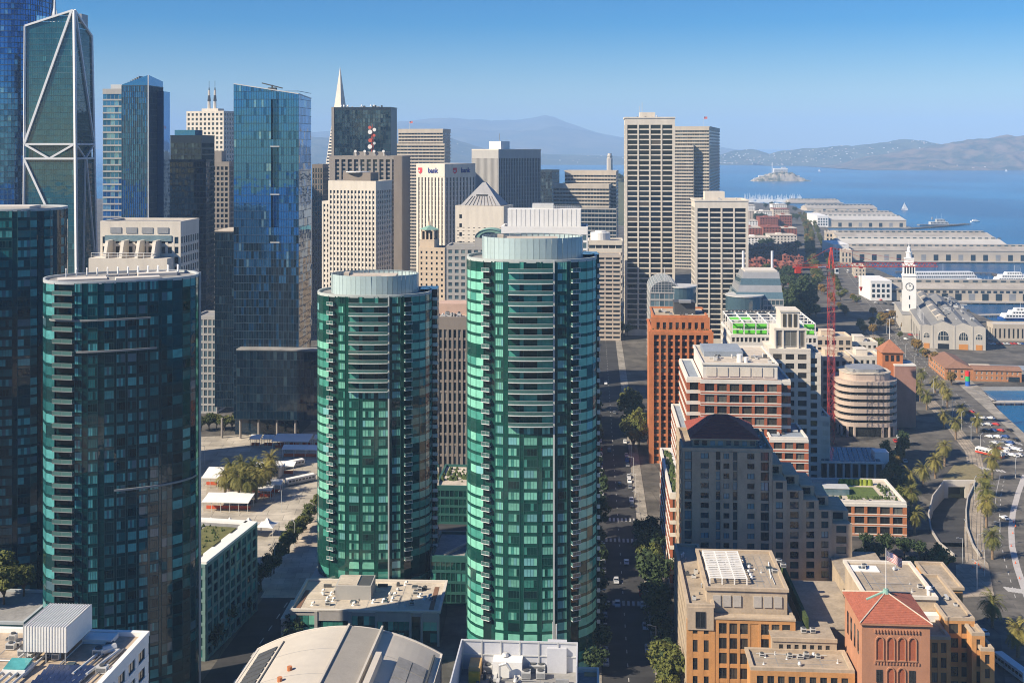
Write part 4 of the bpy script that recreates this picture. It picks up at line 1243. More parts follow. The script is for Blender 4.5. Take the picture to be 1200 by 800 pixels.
# pyramid skyscraper
def pyramid():
    Y = 1590; zt = gz(77, Y)
    root = thing('pyramid_skyscraper', 'slender white pyramid skyscraper spire behind dark blue tower', 'skyscraper', (gx(396, Y), Y + 20, 0), R(-28))
    b = MB(); s = 27.0
    fr, pn = MB(), MB()
    z_cap = 212
    r = lambda z: s * (1 - z / zt)
    v = [(-1, -1), (1, -1), (1, 1), (-1, 1)]
    b.v = [(x * r(0), y * r(0), 0) for x, y in v] + [(0, 0, zt)]
    for k in range(4): b.f.append((k, (k + 1) % 4, 4)); b.m.append(0)
    b.build('spire', MATS['stone_white'], root)
    for j in range(46):
        z = 6 + j * 4.3
        rr, r2 = r(z) + .05, r(z + 2.2) + .05
        pn.quad((-rr * .94, -rr, z), (rr * .94, -rr, z), (r2 * .94, -r2, z + 2.2), (-r2 * .94, -r2, z + 2.2)); pn.quad((rr, -rr * .94, z), (rr, rr * .94, z), (r2, r2 * .94, z + 2.2), (r2, -r2 * .94, z + 2.2)); pn.quad((-rr, rr * .94, z), (-rr, -rr * .94, z), (-r2, -r2 * .94, z + 2.2), (-r2, r2 * .94, z + 2.2))
    pn.build('glazing', DARK[0], root, kind='stuff')
    b = MB()
    for sx in (-1, 1): b.hexa([(sx * r(150) - 2.4, -3, 148), (sx * r(150) + 2.4, -3, 148), (sx * r(150) + 2.4, 3, 148), (sx * r(150) - 2.4, 3, 148), (sx * r(205) - 2.2, -3, 205), (sx * r(205) + 2.2, -3, 205), (sx * r(205) + 2.2, 3, 205), (sx * r(205) - 2.2, 3, 205)])
    b.build('wing', MATS['stone_white'], root)
pyramid()

B = box_thing('office_tower', 'dark blue mirror glass tower with stone corner in front of the pyramid spire', 383, 392, 458, 1150, 127, 8, 'L', d=26, wall='mull_navy', mats=[NAVY[1], NAVY[2], GREY[1]], pm=((0, 6), (1, 3), (2, 1)), cols={'F': 22, 'L': 10}, rows=44, pw=.25, bh=.35, dp=.15, db=.12, top=2, faces='F', tilt=.01)
b = MB(); b.box(-.3, 0, 0, -.02, B.d, B.h + 1); b.box(-3, -.6, 0, -.31, B.d, B.h + 1.2); b.build('stone_flank', MATS['stone_taupe'], B.root)
rooftop(B, B.h, 4, 3, B.w - 6, 14, 16, 1.8)
for k in range(6):
    b = MB(); x = rnd.uniform(5, B.w - 8); b.cyl(x, 6, B.h, B.h + 3, .15, n=5); b.cyl(x, 6, B.h + 2.4, B.h + 3.6, 1.0, .4, 8); b.build('dish', MATS['white_paint'], B.root)

B = box_thing('office_tower', 'brown tower with full-height concrete piers and red white antenna mast', 388, 470, 491, 1010, 184, 8, 'R', d=32, wall='stone_taupe', cols=10, rows=36, pw=2.0, bh=1.5, dp=1.3, db=.35, top=2.2, edge=3.0, faces='F', pm=((0, 3), (1, 4), (3, 1.2)))
b = MB(); b.box(B.w - .1, -.05, 0, B.w + .8, B.d, B.h + .8); b.box(B.w * .9, -1.4, 0, B.w + .9, -.1, B.h + .9); b.build('flank', MATS['stone_brown'], B.root)
b = MB(); b.box(0, -.25, B.h - 22, B.w * .9, -.15, B.h - 3.4); b.build('upper_window', DARK[1], B.root)
def mast(B, x, y):
    h = B.h; root = B.root
    B.block('mast_base', MATS['stone_taupe'], x - 16, y - 4, x + 14, y + 10, h, h + 4.5)
    b = MB()
    for sx in (-.8, .8):
        for sy in (-.8, .8): b.bar((x + sx, y + sy, h + 4), (x + sx * .6, y + sy * .6, h + 24), .2)
    for k in range(8):
        z = h + 5 + k * 2.4; b.bar((x - .8, y - .8, z), (x + .8, y - .8, z + 2.4), .12); b.bar((x + .8, y + .8, z), (x - .8, y + .8, z + 2.4), .12)
    b.bar((x, y, h + 24), (x, y, h + 29), .15)
    b.build('antenna_mast', solid('mast_red', (.55, .10, .06), .6, .1), root)
    for (dx, dz, r_, m) in ((-1.8, 9, 2.0, 'white_paint'), (2.2, 12, 1.3, 'metal_light'), (-1.6, 22, 2.0, 'white_paint'), (2.3, 24, 1.6, 'white_paint'), (-1.5, 14.5, 1.7, 'mast_red'), (-1.8, 26, 1.5, 'mast_red'), (2, 19, 1.3, 'mast_red')):
        b = MB(); b.bar((x + dx, y - 2.0, h + dz), (x + dx, y - 1.0, h + dz), r_, 14, r1=r_ * .9); b.bar((x + dx, y - 1.0, h + dz), (x + dx * .2, y, h + dz), .2); b.build('dish', MATS[m], root)
    for k in range(4):
        b = MB(); xx = x - 14 + k * 8.5; b.cyl(xx, y - 5, h, h + 4.6, .2, n=5); b.bar((xx, y - 5.6, h + 4.9), (xx, y - 5.0, h + 4.9), 1.2, 12); b.build('dish', MATS['white_paint'], root)
mast(B, B.w * .55, 10)
B = box_thing('office_tower', 'white gridded tower with dark drum-shaped penthouse behind green glass tower', 386, 440, 453, 770, 214, 20, 'R', d=24, wall='stone_white', cols=13, rows=34, pw=1.25, bh=1.5, dp=.55, db=.3, top=5.5, faces='FR', pm=((0, 5), (1, 3), (2, 1)))
b = MB(); b.box(B.w * .25, 3, B.h, B.w * .85, 15, B.h + 6.5); b.build('penthouse', MATS['stone_brown'], B.root)
b = MB(); b.cyl(B.w * .5, 8, B.h + 6.5, B.h + 7.1, 8, n=20); b.cyl(B.w * .55, 8, B.h + 7.1, B.h + 11, .25, n=6); b.build('dish', MATS['white_paint'], B.root)
B.core(MATS['stone_white'], x0=-5.5, y0=1, w=5.4, d=B.d - 1, z1=B.h - 13, name='side_wall')
B.skin('FL', 0, B.h - 13, DARK, ((0, 5), (1, 3)), MATS['stone_white'], x0=-5.5, y0=1, w=5.4, d=B.d - 1, cols={'F': 2, 'L': 8}, rows=32, pw=1.25, bh=1.5, dp=.5, db=.3, top=2, names=('side_facade', 'side_glazing'))

box_thing('office_tower', 'narrow dark slab squeezed between blue slanted tower and white gridded tower', 366, 378, 381, 900, 194, 4, 'R', d=20, wall='stone_brown', cols=4, rows=30, pw=.8, bh=.9, dp=.2, db=.2, top=2)
def flagpole(B, x, y, z, h=9):
    b = MB(); b.cyl(x, y, z, z + h, .15, .1, 6); o = b.build('flagpole', MATS['white_paint'], B.root)
    b = MB(); b.box(x + .15, y - .04, z + h - 3, x + 4.2, y + .04, z + h - .2, 0)
    b.box(x + .15, y - .06, z + h - 1.6, x + 1.9, y + .06, z + h - .19, 1)
    b.build('flag', [solid('flag_red', (.55, .16, .14), .8, .1), solid('flag_blue', (.05, .07, .2), .8, .1)], o)

def banded(name, label, L, C, Rr, Y, ytop, a, rows, wall='band_beige', steps=(), d=None, bh=1.9, mats=None, fl=False, side='R', cols=14):
    B = box_thing(name, label, L, C, Rr, Y, ytop, a, side, d=d, wall=wall, mats=mats or DARK, cols=cols, rows=rows, pw=.25, bh=bh, dp=.1, db=.6, top=4.0, faces='FR' if side == 'R' else 'FL')
    return B
B = banded('office_tower', 'beige horizontally banded tower flying a flag behind the bank tower', 467, 519, 525, 1400, 152, 14, 42, d=30)
flagpole(B, B.w * .2, 8, B.h, 11)
B.core(MATS['band_beige'], x0=-5, y0=-6, w=B.w + 9, d=5.9, z1=B.h - 17, name='front_wall')
B.skin('FR', 0, B.h - 17, DARK, ((0, 5), (1, 3)), MATS['band_beige'], x0=-5, y0=-6, w=B.w + 9, d=5.9, cols=14, rows=38, pw=.25, bh=1.9, dp=.1, db=.6, top=2.5, names=('front_bands', 'front_glazing'))

# bank tower with lettering
B = box_thing('bank_tower', 'white vertically ribbed tower carrying bank lettering on its blank top', 490, 521, 556, 980, 207, 40, 'R', wall='stone_white', cols={'F': 8, 'R': 9}, rows=30, pw=2.3, bh=.7, dp=1.1, db=.15, top=1.0, faces='FR', pm=((0, 6), (1, 2)))
zt = gz(192, 980)
b = MB(); b.box(-1.2, -1.2, B.h, B.w + 1.2, B.d, zt); b.build('sign_band', MATS['stone_white'], B.root)
def letters(B, txt, x, y, z, size, rz, mat, name='lettering'):
    cu = bpy.data.curves.new('txt', 'FONT'); cu.body = txt; cu.size = size; cu.extrude = .15; cu.offset = size * .018; cu.resolution_u = 2
    ob = bpy.data.objects.new('txt', cu); col.objects.link(ob)
    dg = bpy.context.evaluated_depsgraph_get()
    me = bpy.data.meshes.new_from_object(ob.evaluated_get(dg)); bpy.data.objects.remove(ob)
    me.materials.clear(); me.materials.append(mat)
    return link(name, me, B.root, (x, y, z), (R(90), 0, rz))
sgn_b, sgn_r = solid('sign_blue', (.03, .05, .22), .6, .05), solid('sign_red', (.62, .04, .06), .6, .05)
hz = (zt - B.h)
def shield(B, p, u, n, s):
    b = MB(); o = p
    f = lambda a, z, k: (o[0] + u[0] * a + n[0] * k, o[1] + u[1] * a + n[1] * k, o[2] + z)
    pts = [(-.5, 1), (.5, 1), (.5, .25), (0, -.1), (-.5, .25)]
    b.ngon([f(a * s, z * s, .25) for a, z in pts], 0)
    b.build('emblem', sgn_r, B.root)
letters(B, 'bank', B.w * .42, -1.45, B.h + hz * .28, hz * .56, 0, sgn_b); shield(B, (B.w * .12, -1.2, B.h + hz * .22), (1, 0), (0, -1), hz * .45); letters(B, 'us', B.w * .05, -1.6, B.h + hz * .36, hz * .26, 0, MATS['white_paint'])
letters(B, 'bank', B.w + 1.45, B.d * .50, B.h + hz * .28, hz * .56, R(90), sgn_b); shield(B, (B.w + 1.2, B.d * .30, B.h + hz * .22), (0, 1), (1, 0), hz * .45); letters(B, 'us', B.w + 1.6, B.d * .25, B.h + hz * .36, hz * .26, R(90), MATS['white_paint'])

B = box_thing('office_tower', 'square tower with fine vertical ribs, lit narrow side and dark broad side', 554, 584, 633, 1180, 176, 40, 'R', wall='stone_grey', cols={'F': 22, 'R': 26}, rows=34, pw=1.0, bh=.4, dp=.8, db=.1, top=8.5, faces='FR', pm=((0, 2), (1, 1)), rim='stone_white')
B.block('penthouse', MATS['white_paint'], B.w * .5, 6, B.w * .95, 20, B.h, B.h + 9)
b = MB(); b.cyl(B.w * .8, 10, B.h + 9, B.h + 17, .3, n=5); b.build('antenna', MATS['metal_grey'], B.root)
box_thing('office_tower', 'small dark tower showing between the ribbed tower and banded block', 632, 647, 653, 1500, 200, 30, 'R', d=20, wall='mull_navy', cols=6, rows=26, pw=.4, bh=.8, dp=.2, db=.2, top=2)

# lead pyramid roof building
def pyr_roof():
    Y = 900
    B = box_thing('stone_tower', 'pale stone tower under a grey slotted pyramid roof', 534, 590, 597, Y, 243, 14, 'R', d=30, wall='stone_white', cols=9, rows=30, pw=2.6, bh=2.3, dp=.25, db=.3, top=16, faces='FR', pm=((0, 5), (1, 3)))
    w, d, h = B.w, B.d, B.h; zt = gz(214, Y + 12)
    b = MB(); i0 = 3
    b.v = [(i0, i0, h + 1), (w - i0, i0, h + 1), (w - i0, d - i0, h + 1), (i0, d - i0, h + 1), (w * .47, d * .46, zt), (w * .53, d * .46, zt), (w * .53, d * .54, zt), (w * .47, d * .54, zt)]
    for q in ((0, 1, 5, 4), (1, 2, 6, 5), (2, 3, 7, 6), (3, 0, 4, 7), (4, 5, 6, 7)): b.f.append(q); b.m.append(0)
    b.build('pyramid_roof', MATS['lead_grey'], B.root)
    for k in range(9):
        s = .12 + k * .095
        b = MB(); b.bar((i0 + (w - 2 * i0) * s, i0 - .1, h + 1.2), (i0 + (w - 2 * i0) * s + (w * .5 - (i0 + (w - 2 * i0) * s)) * .38, i0 + (d * .46 - i0) * .38 - .1, h + 1 + (zt - h) * .38), .32); b.build('roof_rib', MATS['stone_taupe'], B.root)
    b = MB(); z = h + (zt - h) * .5; yy = i0 + (d * .46 - i0) * .5
    b.box(w * .38, yy - 1, z - 2.2, w * .62, yy + 2, z); b.build('dormer', DARK[0], B.root)
    for k in range(4):
        pane(B.root, (0, 0, 0), (1, 0), (0, -1), w * .08, w * .08 + 2, h - 30 + k * 7, h - 27 + k * 7, DARK[0], off=.4)
pyr_roof()

# cream tower with belfry
def belfry():
    Y = 760
    B = box_thing('belfry_tower', 'cream stepped tower with arched belfry and green cap', 491, 521, 527, Y, 292, 14, 'R', d=16, wall='stone_cream', cols=5, rows=22, pw=2.3, bh=1.9, dp=.15, db=.18, top=1.5, faces='FR', pm=((0, 5), (1, 3)))
    w, h = B.w, B.h; tw = w * .58; z1 = gz(270, Y); root = B.root
    B.block('belfry_base', MATS['stone_cream'], .3, 1, tw, 1 + tw, h, h + (z1 - h) * .45, .5)
    zb = h + (z1 - h) * .45 + .5
    b = MB()
    for i in range(4):
        x = .8 + (tw - 2.2) * i / 3; b.box(x, 1.5, zb, x + .9, 2.4, z1); b.box(x, tw - .6, zb, x + .9, tw + .3, z1)
    b.box(.8, 1.5, z1 - .9, tw - .5, tw + .4, z1); b.build('belfry', MATS['stone_cream'], root)
    b = MB(); b.box(1.6, 2.6, zb, tw - 1.3, tw - .7, z1 - .8); b.build('belfry_core', DARK[1], root)
    b = MB(); b.cyl((.3 + tw) / 2, 1 + tw / 2, z1, z1 + 2.6, tw * .72, .9, 4); o = b.build('cap', MATS['copper_green'], root)
    b = MB(); b.cyl((.3 + tw) / 2, 1 + tw / 2, z1 + 2.6, z1 + 5.2, .8, .7, 8); b.cyl((.3 + tw) / 2, 1 + tw / 2, z1 + 5.2, z1 + 9, .5, .05, 8); b.build('lantern', MATS['stone_cream'], root)
belfry()

def arched():
    Y = 690
    B = box_thing('office_block', 'blue-shaded block with round arched green roof beside the tall drum', 524, 592, 594, Y, 290, 4, 'R', d=22, wall='stone_grey', mats=GREY, cols=9, rows=22, pw=1.6, bh=1.7, dp=.3, db=.35, top=1.5, faces='FR', cat='building')
    w, h = B.w, B.h
    b = MB(); n = 14; c0, c1 = w * .48, w * .98; r = (c1 - c0) / 2
    zw = h + 6
    b.box(c0, -.2, h, c1, 16, zw); b.build('gable_block', MATS['stone_grey'], B.root)
    b = MB(); arc = [(c0 + r - r * math.cos(math.pi * k / n), zw + r * .55 * math.sin(math.pi * k / n)) for k in range(n + 1)]
    for (x0, z0), (x1, z1) in zip(arc, arc[1:]): b.quad((x0, -.7, z0), (x1, -.7, z1), (x1, 16, z1), (x0, 16, z0))
    b.ngon([(x, -.25, z) for x, z in arc]); b.build('vault_roof', MATS['copper_green'], B.root)
    b = MB(); b.ngon([(c0 + r + (x - c0 - r) * .7, -.3, zw + (z - zw) * .75 - .3) for x, z in arc]); b.build('arch_window', DARK[1], B.root)
arched()

# white plant-box block right behind the tall green tower
B = box_thing('office_block', 'white block with tall white plant screens right behind the tall drum', 588, 688, 694, 578, 268, 4, 'R', d=20, wall='white_paint', mats=GREY, cols=12, rows=26, pw=.6, bh=1.2, dp=.25, db=.3, top=3, faces='FR', cat='building')
b = MB(); b.box(B.w * .06, 2, B.h, B.w * .93, 15, B.h + 9.5); o = b.build('plant_screen', MATS['white_paint'], B.root)
b = MB()
for k in range(17): b.box(B.w * .06 + k * B.w * .054, 1.9, B.h, B.w * .06 + k * B.w * .054 + .08, 1.98, B.h + 9.5)
b.build('screen_joint', MATS['metal_grey'], o)
b = MB()
for k in range(24): b.bar((B.w * .35 + k * .95, 6, B.h + 9.5), (B.w * .35 + k * .95, 6, B.h + 11.4), .06)
b.bar((B.w * .35, 6, B.h + 11.4), (B.w * .92, 6, B.h + 11.4), .1); b.bar((B.w * .35, 6, B.h + 10.5), (B.w * .92, 6, B.h + 10.5), .1); b.box(B.w * .35, 8, B.h + 9.5, B.w * .6, 12, B.h + 12.2); b.build('roof_railing', MATS['metal_light'], B.root)

# between the two green towers
B = box_thing('office_block', 'brown ribbed office block standing between the two green glass towers', 508, 547, 552, 500, 374, 4, 'R', d=30, wall='stone_brown', cols=7, rows=15, pw=.9, bh=1.0, dp=.5, db=.3, top=4.5, faces='FR', pm=((0, 2), (1, 3), (2, 3), (3, 1)), roof='roof_pale', cat='building')
b = MB(); b.box(0, 12, B.h, B.w, 24, B.h + 5); b.build('penthouse', solid('pink_stucco', (.52, .36, .28), .85, .12), B.root)
rooftop(B, B.h, 3, 2, B.w - 3, 10, 14, 1.1)

B = banded('office_block', 'stepped beige banded office block below the slim hill tower', 662, 722, 734, 1240, 201, 10, 30, d=24, cols=18)
B.core(MATS['band_beige'], x0=-10, y0=-18, w=B.w + 4, d=17.8, z1=B.h - 13, name='front_wall')
B.skin('FR', 0, B.h - 13, DARK, ((0, 5), (1, 4)), MATS['band_beige'], x0=-10, y0=-18, w=B.w + 4, d=17.8, cols=18, rows=26, pw=.25, bh=1.9, dp=.1, db=.6, top=5, names=('front_bands', 'front_glazing'))
B.core(NAVY[0], x0=B.w * .1, y0=-30, w=B.w * .95, d=11.8, z1=B.h - 38, name='dark_wing')
B.skin('FR', 0, B.h - 38, NAVY, ((0, 5), (1, 4)), MATS['stone_grey'], x0=B.w * .1, y0=-30, w=B.w * .95, d=11.8, cols=14, rows=18, pw=.2, bh=1.2, dp=.1, db=.5, top=1.5, names=('wing_bands', 'wing_glazing'))
B = box_thing('office_block', 'pale low block topped by a white round drum beside white gridded tower', 690, 729, 731, 980, 283, 4, 'R', d=26, wall='stone_white', cols=5, rows=10, pw=.5, bh=3.6, dp=.2, db=.8, top=3, faces='FR', cat='building')
b = MB(); b.cyl(B.w * .35, 10, B.h, B.h + 7, 8.5, n=24); b.cyl(B.w * .35, 10, B.h + 7, B.h + 8.4, 4.5, n=20); b.build('drum', MATS['white_paint'], B.root)
B = box_thing('parking_tower', 'beige block with stacked horizontal openings at the far end of the street', 700, 727, 731, 880, 300, 4, 'R', d=20, wall='concrete_warm', cols=3, rows=19, pw=.9, bh=1.7, dp=.3, db=.5, top=1.2, faces='FR', pm=((0, 3), (1, 3)), cat='building')

# the two white gridded towers and the banded slab
WIN = [glass('win_black', (.010, .012, .016), ior=1.55), glass('win_dark', (.022, .026, .03), ior=1.55), glass('win_tan', (.09, .075, .06), ior=1.5, rough=.1)]
def gridded(label, L, C, Rr, Y, ytop, rows, d):
    B = Bld('gridded_tower', label, L, C, Rr, Y, ytop, 4, 'L', d=d, cat='office tower')
    B.core(MATS['stone_white'], z1=B.h - .3)
    kw = dict(rows=rows, pw=1.25, bh=1.0, edge=.8, top=5.0, bot=4)
    B.skin('F', 0, B.h, WIN, ((0, 6), (1, 3), (2, .5)), MATS['stone_white'], ind=True, cols={'F': 4}, dp=.6, db=.3, **kw)
    B.skin('L', 0, B.h, WIN, ((0, 6), (1, 3)), MATS['stone_white'], cols={'L': 5}, dp=.2, db=.15, names=('side_facade', 'side_glazing'), **kw)
    B.roofing(MATS['roof_pale'], MATS['stone_white'], ph=1.2, e=.95)
    return B
B = gridded('tallest white gridded tower with four columns of dark windows', 727, 733, 790, 905, 139, 40, 34)
B.block('penthouse', MATS['stone_white'], B.w * .3, 6, B.w * .62, 20, B.h, B.h + 5); rooftop(B, B.h, 3, 3, B.w - 3, 20, 10, 1.6)
b = MB(); b.cyl(B.w * .35, 8, B.h + 5, B.h + 13, .2, n=5); b.cyl(B.w * .3, 8, B.h + 5, B.h + 10, .15, n=5); b.build('antenna', MATS['metal_light'], B.root)
B = gridded('shorter white gridded tower with four columns of dark windows', 807, 815, 876, 860, 236, 26, 34)
B.block('penthouse', MATS['stone_white'], B.w * .2, 6, B.w * .58, 20, B.h, B.h + 7); rooftop(B, B.h, 3, 3, B.w - 3, 20, 8, 1.4)
B = banded('office_tower', 'beige banded slab tower flying a flag between the two white gridded towers', 786, 831, 843, 1400, 149, 14, 42, d=None, cols=16)
flagpole(B, B.w * .85, 8, B.h, 13)
B.core(MATS['band_beige'], x0=-6, y0=-9, w=B.w * .74, d=8.9, z1=B.h - 22, name='front_wall')
B.skin('FR', 0, B.h - 22, DARK, ((0, 5), (1, 3)), MATS['band_beige'], x0=-6, y0=-9, w=B.w * .74, d=8.9, cols=12, rows=38, pw=.25, bh=1.9, dp=.1, db=.6, top=2.5, names=('front_bands', 'front_glazing'))
# ------------------------------------------------------------------ blocks right of the street
solid('brick_orange', (.46, .165, .065), .85, .25, scale=.4, fine=3, streak=.5)
solid('brick_red', (.36, .11, .055), .85, .25, scale=.4, fine=3, streak=.5)
solid('brick_rose', (.36, .20, .155), .85, .18, scale=.4, fine=3, streak=.5)
solid('brick_tan', (.52, .265, .10), .85, .25, scale=.4, fine=3, streak=.5)
solid('stone_buff', (.43, .345, .25), .85, .25, scale=.3, streak=.5)
solid('stone_hills', (.46, .36, .25), .85, .25, scale=.3, streak=.5)
solid('tile_red', (.30, .075, .05), .8, .25, scale=.8, fine=4)
solid('trim_white', (.66, .63, .57), .7, .1)
solid('roof_felt', (.33, .275, .21), .95, .36, scale=.18, fine=1.2)
solid('roof_blue', (.24, .28, .33), .85, .2)
SH = [glass('shade_pane', (.035, .075, .09), ior=1.6), glass('shade_pane2', (.014, .02, .026), ior=1.6), glass('shade_pane3', (.14, .28, .32), ior=1.6, rough=.1)]
WARM = [glass('warm_pane', (.020, .022, .024), ior=1.6), glass('warm_pane2', (.06, .055, .045), ior=1.6), glass('warm_pane3', (.13, .13, .115), ior=1.5, rough=.1)]
solid('sash_dark', (.045, .045, .045), .6, .1)
solid('sash_pale', (.42, .42, .40), .6, .1)

# orange brick tower with deep vertical fins
def orange():
    Y = 540
    B = Bld('brick_tower', 'orange brick tower with deep vertical fins and planted setback', 752, 763, 833, Y, 388, 4, 'L', d=34, cat='tower')
    w, d, h = B.w, B.d, B.h; bk = MATS['brick_orange']
    B.core(bk, z1=h - .3, inset=.4)
    B.skin('F', 0, h, WARM, ((0, 6), (1, 2)), bk, ind=True, cols={'F': 8}, rows=19, pw=.95, bh=1.0, dp=1.1, db=.35, edge=.8, top=1.5, frame=MATS['sash_dark'])
    B.skin('L', 0, h, WARM, ((0, 6), (1, 2)), bk, cols={'L': 3}, rows=19, pw=9.5, bh=1.25, dp=.15, db=.12, edge=.6, top=1.5, names=('side_facade', 'side_glazing'))
    B.roofing(MATS['roof_felt'], bk, ph=.7, e=.5)
    # set back attic
    h2 = gz(371, Y + 4)
    B.core(bk, x0=1.2, y0=4, w=w - 2.4, d=d - 5, z0=h, z1=h2 - .2, name='attic_wall', inset=.3)
    B.skin('F', h + .1, h2, WARM, ((0, 6), (1, 2)), bk, ind=True, x0=1.2, y0=4, w=w - 2.4, d=d - 5, cols={'F': 8}, rows=1, pw=1.4, bh=.9, dp=1.0, db=.3, edge=.8, top=2.4, names=('attic_facade', 'attic_glazing'), frame=MATS['sash_dark'])
    B.roofing(MATS['roof_tan'], bk, x0=1.2, y0=4, w=w - 2.4, d=d - 5, z=h2, ph=.8)
    B.block('plant_room', MATS['metal_dark'], w * .42, 12, w * .78, 22, h2, h2 + 5.5, .3)
    B.block('plant_room', MATS['metal_grey'], w * .5, 10, w * .7, 14, h2 + 5.8, h2 + 7)
    rooftop(B, h2, 4, 7, w - 4, 24, 12, .9, solo=True)
    b = MB()
    for k in range(90):
        x = rnd.uniform(.5, w - .5); r = rnd.uniform(.25, .6); b.cyl(x, rnd.uniform(.6, 2.2), h, h + r * 1.8, r, r * .3, 5)
    b.build('planting', solid('plant_green', (.05, .075, .02), .9, .4, scale=2), B.root, kind='stuff')
orange()

# street-side brick wings below it
B = Bld('brick_block', 'long dark brick block with flat grey roof lining the shaded street', 781, 797, 812, 455, 507, 4, 'L', d=48, cat='building')
B.core(MATS['brick_red'], z1=B.h - .3)
B.skin('FL', 0, B.h, WARM, ((0, 5), (1, 3)), [MATS['brick_red'], MATS['trim_white']], cols={'F': 3, 'L': 11}, rows=10, pw=1.3, bh=1.4, dp=.25, db=.3, top=1.2, fm=0, bm=1)
B.roofing(MATS['roof_blue'], MATS['trim_white'], ph=.8)
B = Bld('brick_block', 'lower brick block with planted roof terrace beside the shaded street', 765, 786, 800, 388, 580, 4, 'L', d=58, cat='building')
B.core(MATS['brick_red'], z1=B.h - .3)
B.skin('FL', 0, B.h, WARM, ((0, 5), (1, 3)), [MATS['brick_red'], MATS['trim_white']], cols={'F': 2, 'L': 13}, rows=7, pw=1.3, bh=1.3, dp=.25, db=.32, top=1.2, fm=0, bm=1)
B.roofing(MATS['roof_felt'], MATS['trim_white'], ph=.9)
b = MB()
for k in range(60): r = rnd.uniform(.4, 1.1); b.cyl(rnd.uniform(1.2, 3.4), rnd.uniform(3, B.d - 4), B.h, B.h + r * 1.8, r, r * .3, 6)
b.build('planting', MATS['plant_green'], B.root, kind='stuff')

# red brick block with white bands
def red_bands():
    Y = 462
    B = Bld('brick_block', 'red brick office block with white bands and pale panelled attic', 800, 822, 914, Y, 444, 4, 'L', d=44, cat='building')
    w, d, h = B.w, B.d, B.h
    bk, wh = MATS['brick_red'], MATS['trim_white']
    B.core(bk, z1=h - .3, inset=.3)
    B.skin('F', 0, h, WARM, ((0, 4), (1, 3), (2, 1.5)), [bk, wh], ind=True, cols={'F': 6}, rows=12, pw=1.1, bh=1.35, dp=.5, db=.62, edge=.7, top=1.6, fm=0, bm=1, frame=MATS['sash_dark'])
    fr = MB()
    ch = (h - 1.6) / 12
    for j in range(12): fr.box(-.4, -.70, j * ch + .42, w + .4, -.625, j * ch + .98)
    fr.build('brick_course', bk, B.root)
    ha = gz(427, Y + 2)
    B.core(wh, x0=.6, y0=1.5, w=w - 1.2, d=d - 2, z0=h, z1=ha - .2, name='attic_wall')
    for i in range(6):
        x = 2.0 + i * (w - 4) / 6
        b = MB(); b.box(x + .4, 1.35, h + .9, x + (w - 4) / 6 - .4, 1.6, ha - 1.0); b.build('attic_panel', MATS['stone_white'], B.root)
        b = MB(); b.box(x + .25, 1.5, h + .75, x + (w - 4) / 6 - .25, 1.615, ha - .85); b.build('panel_frame', MATS['concrete'], B.root)
    B.roofing(MATS['roof_pale'], wh, x0=.6, y0=1.5, w=w - 1.2, d=d - 2, z=ha, ph=.8)
    rooftop(B, ha, 3, 4, w - 3, d - 6, 26, 1.0, solo=True)
    B.block('plant_room', MATS['roof_blue'], 3, d * .45, w - 12, d * .9, ha, ha + 2.2)
    b = MB(); b.cyl(w * .52, 8, ha, ha + 3.2, 1.2, n=14); b.cyl(w * .60, 7.4, ha, ha + 2.2, .8, n=12); b.build('water_tank', MATS['white_paint'], B.root)
    # shoulders
    for (x0, ww, hh, nm) in ((-5.3, 5.2, h - .5, 'L'), (w + .1, 4.2, h - 1.0, 'R')):
        B.core(bk, x0=x0, y0=3, w=ww, d=d - 4, z1=hh - .2, name='shoulder_wall', inset=.2)
        B.skin('F' + nm, 0, hh, WARM, ((0, 4), (1, 3), (2, 1)), [bk, wh], ind='F', x0=x0, y0=3, w=ww, d=d - 4, cols={'F': 1, nm: 9}, rows=12, pw=1.2, bh=1.35, dp=.4, db=.5, edge=.3, top=1.4, fm=0, bm=1, names=('shoulder_facade', 'shoulder_glazing'), frame=MATS['sash_dark'])
        B.roofing(MATS['roof_blue'], wh, x0=x0, y0=3, w=ww, d=d - 4, z=hh, ph=.7)
    return B
red_bands()
def annex():
    Y = 452
    B = Bld('brick_annex', 'lower red brick annex with white bands joined beside the pale stepped tower', 898, 903, 946, Y, 514, 4, 'L', d=24, cat='building')
    bk, wh = MATS['brick_red'], MATS['trim_white']
    B.core(bk, z1=B.h - .3, inset=.3)
    B.skin('F', 0, B.h, WARM, ((0, 4), (1, 3), (2, 1.5)), [bk, wh], ind=True, cols={'F': 3}, rows=8, pw=1.1, bh=1.5, dp=.45, db=.55, edge=.6, top=1.2, fm=0, bm=1, frame=MATS['sash_dark'])
    ch = (B.h - 1.2) / 8; fr = MB()
    for j in range(8): fr.box(-.3, -.63, j * ch + .5, B.w + .3, -.555, j * ch + 1.05)
    fr.build('brick_course', bk, B.root)
    B.roofing(MATS['roof_blue'], wh, ph=.8); rooftop(B, B.h, 2, 3, B.w - 2, 18, 8, .8)
annex()

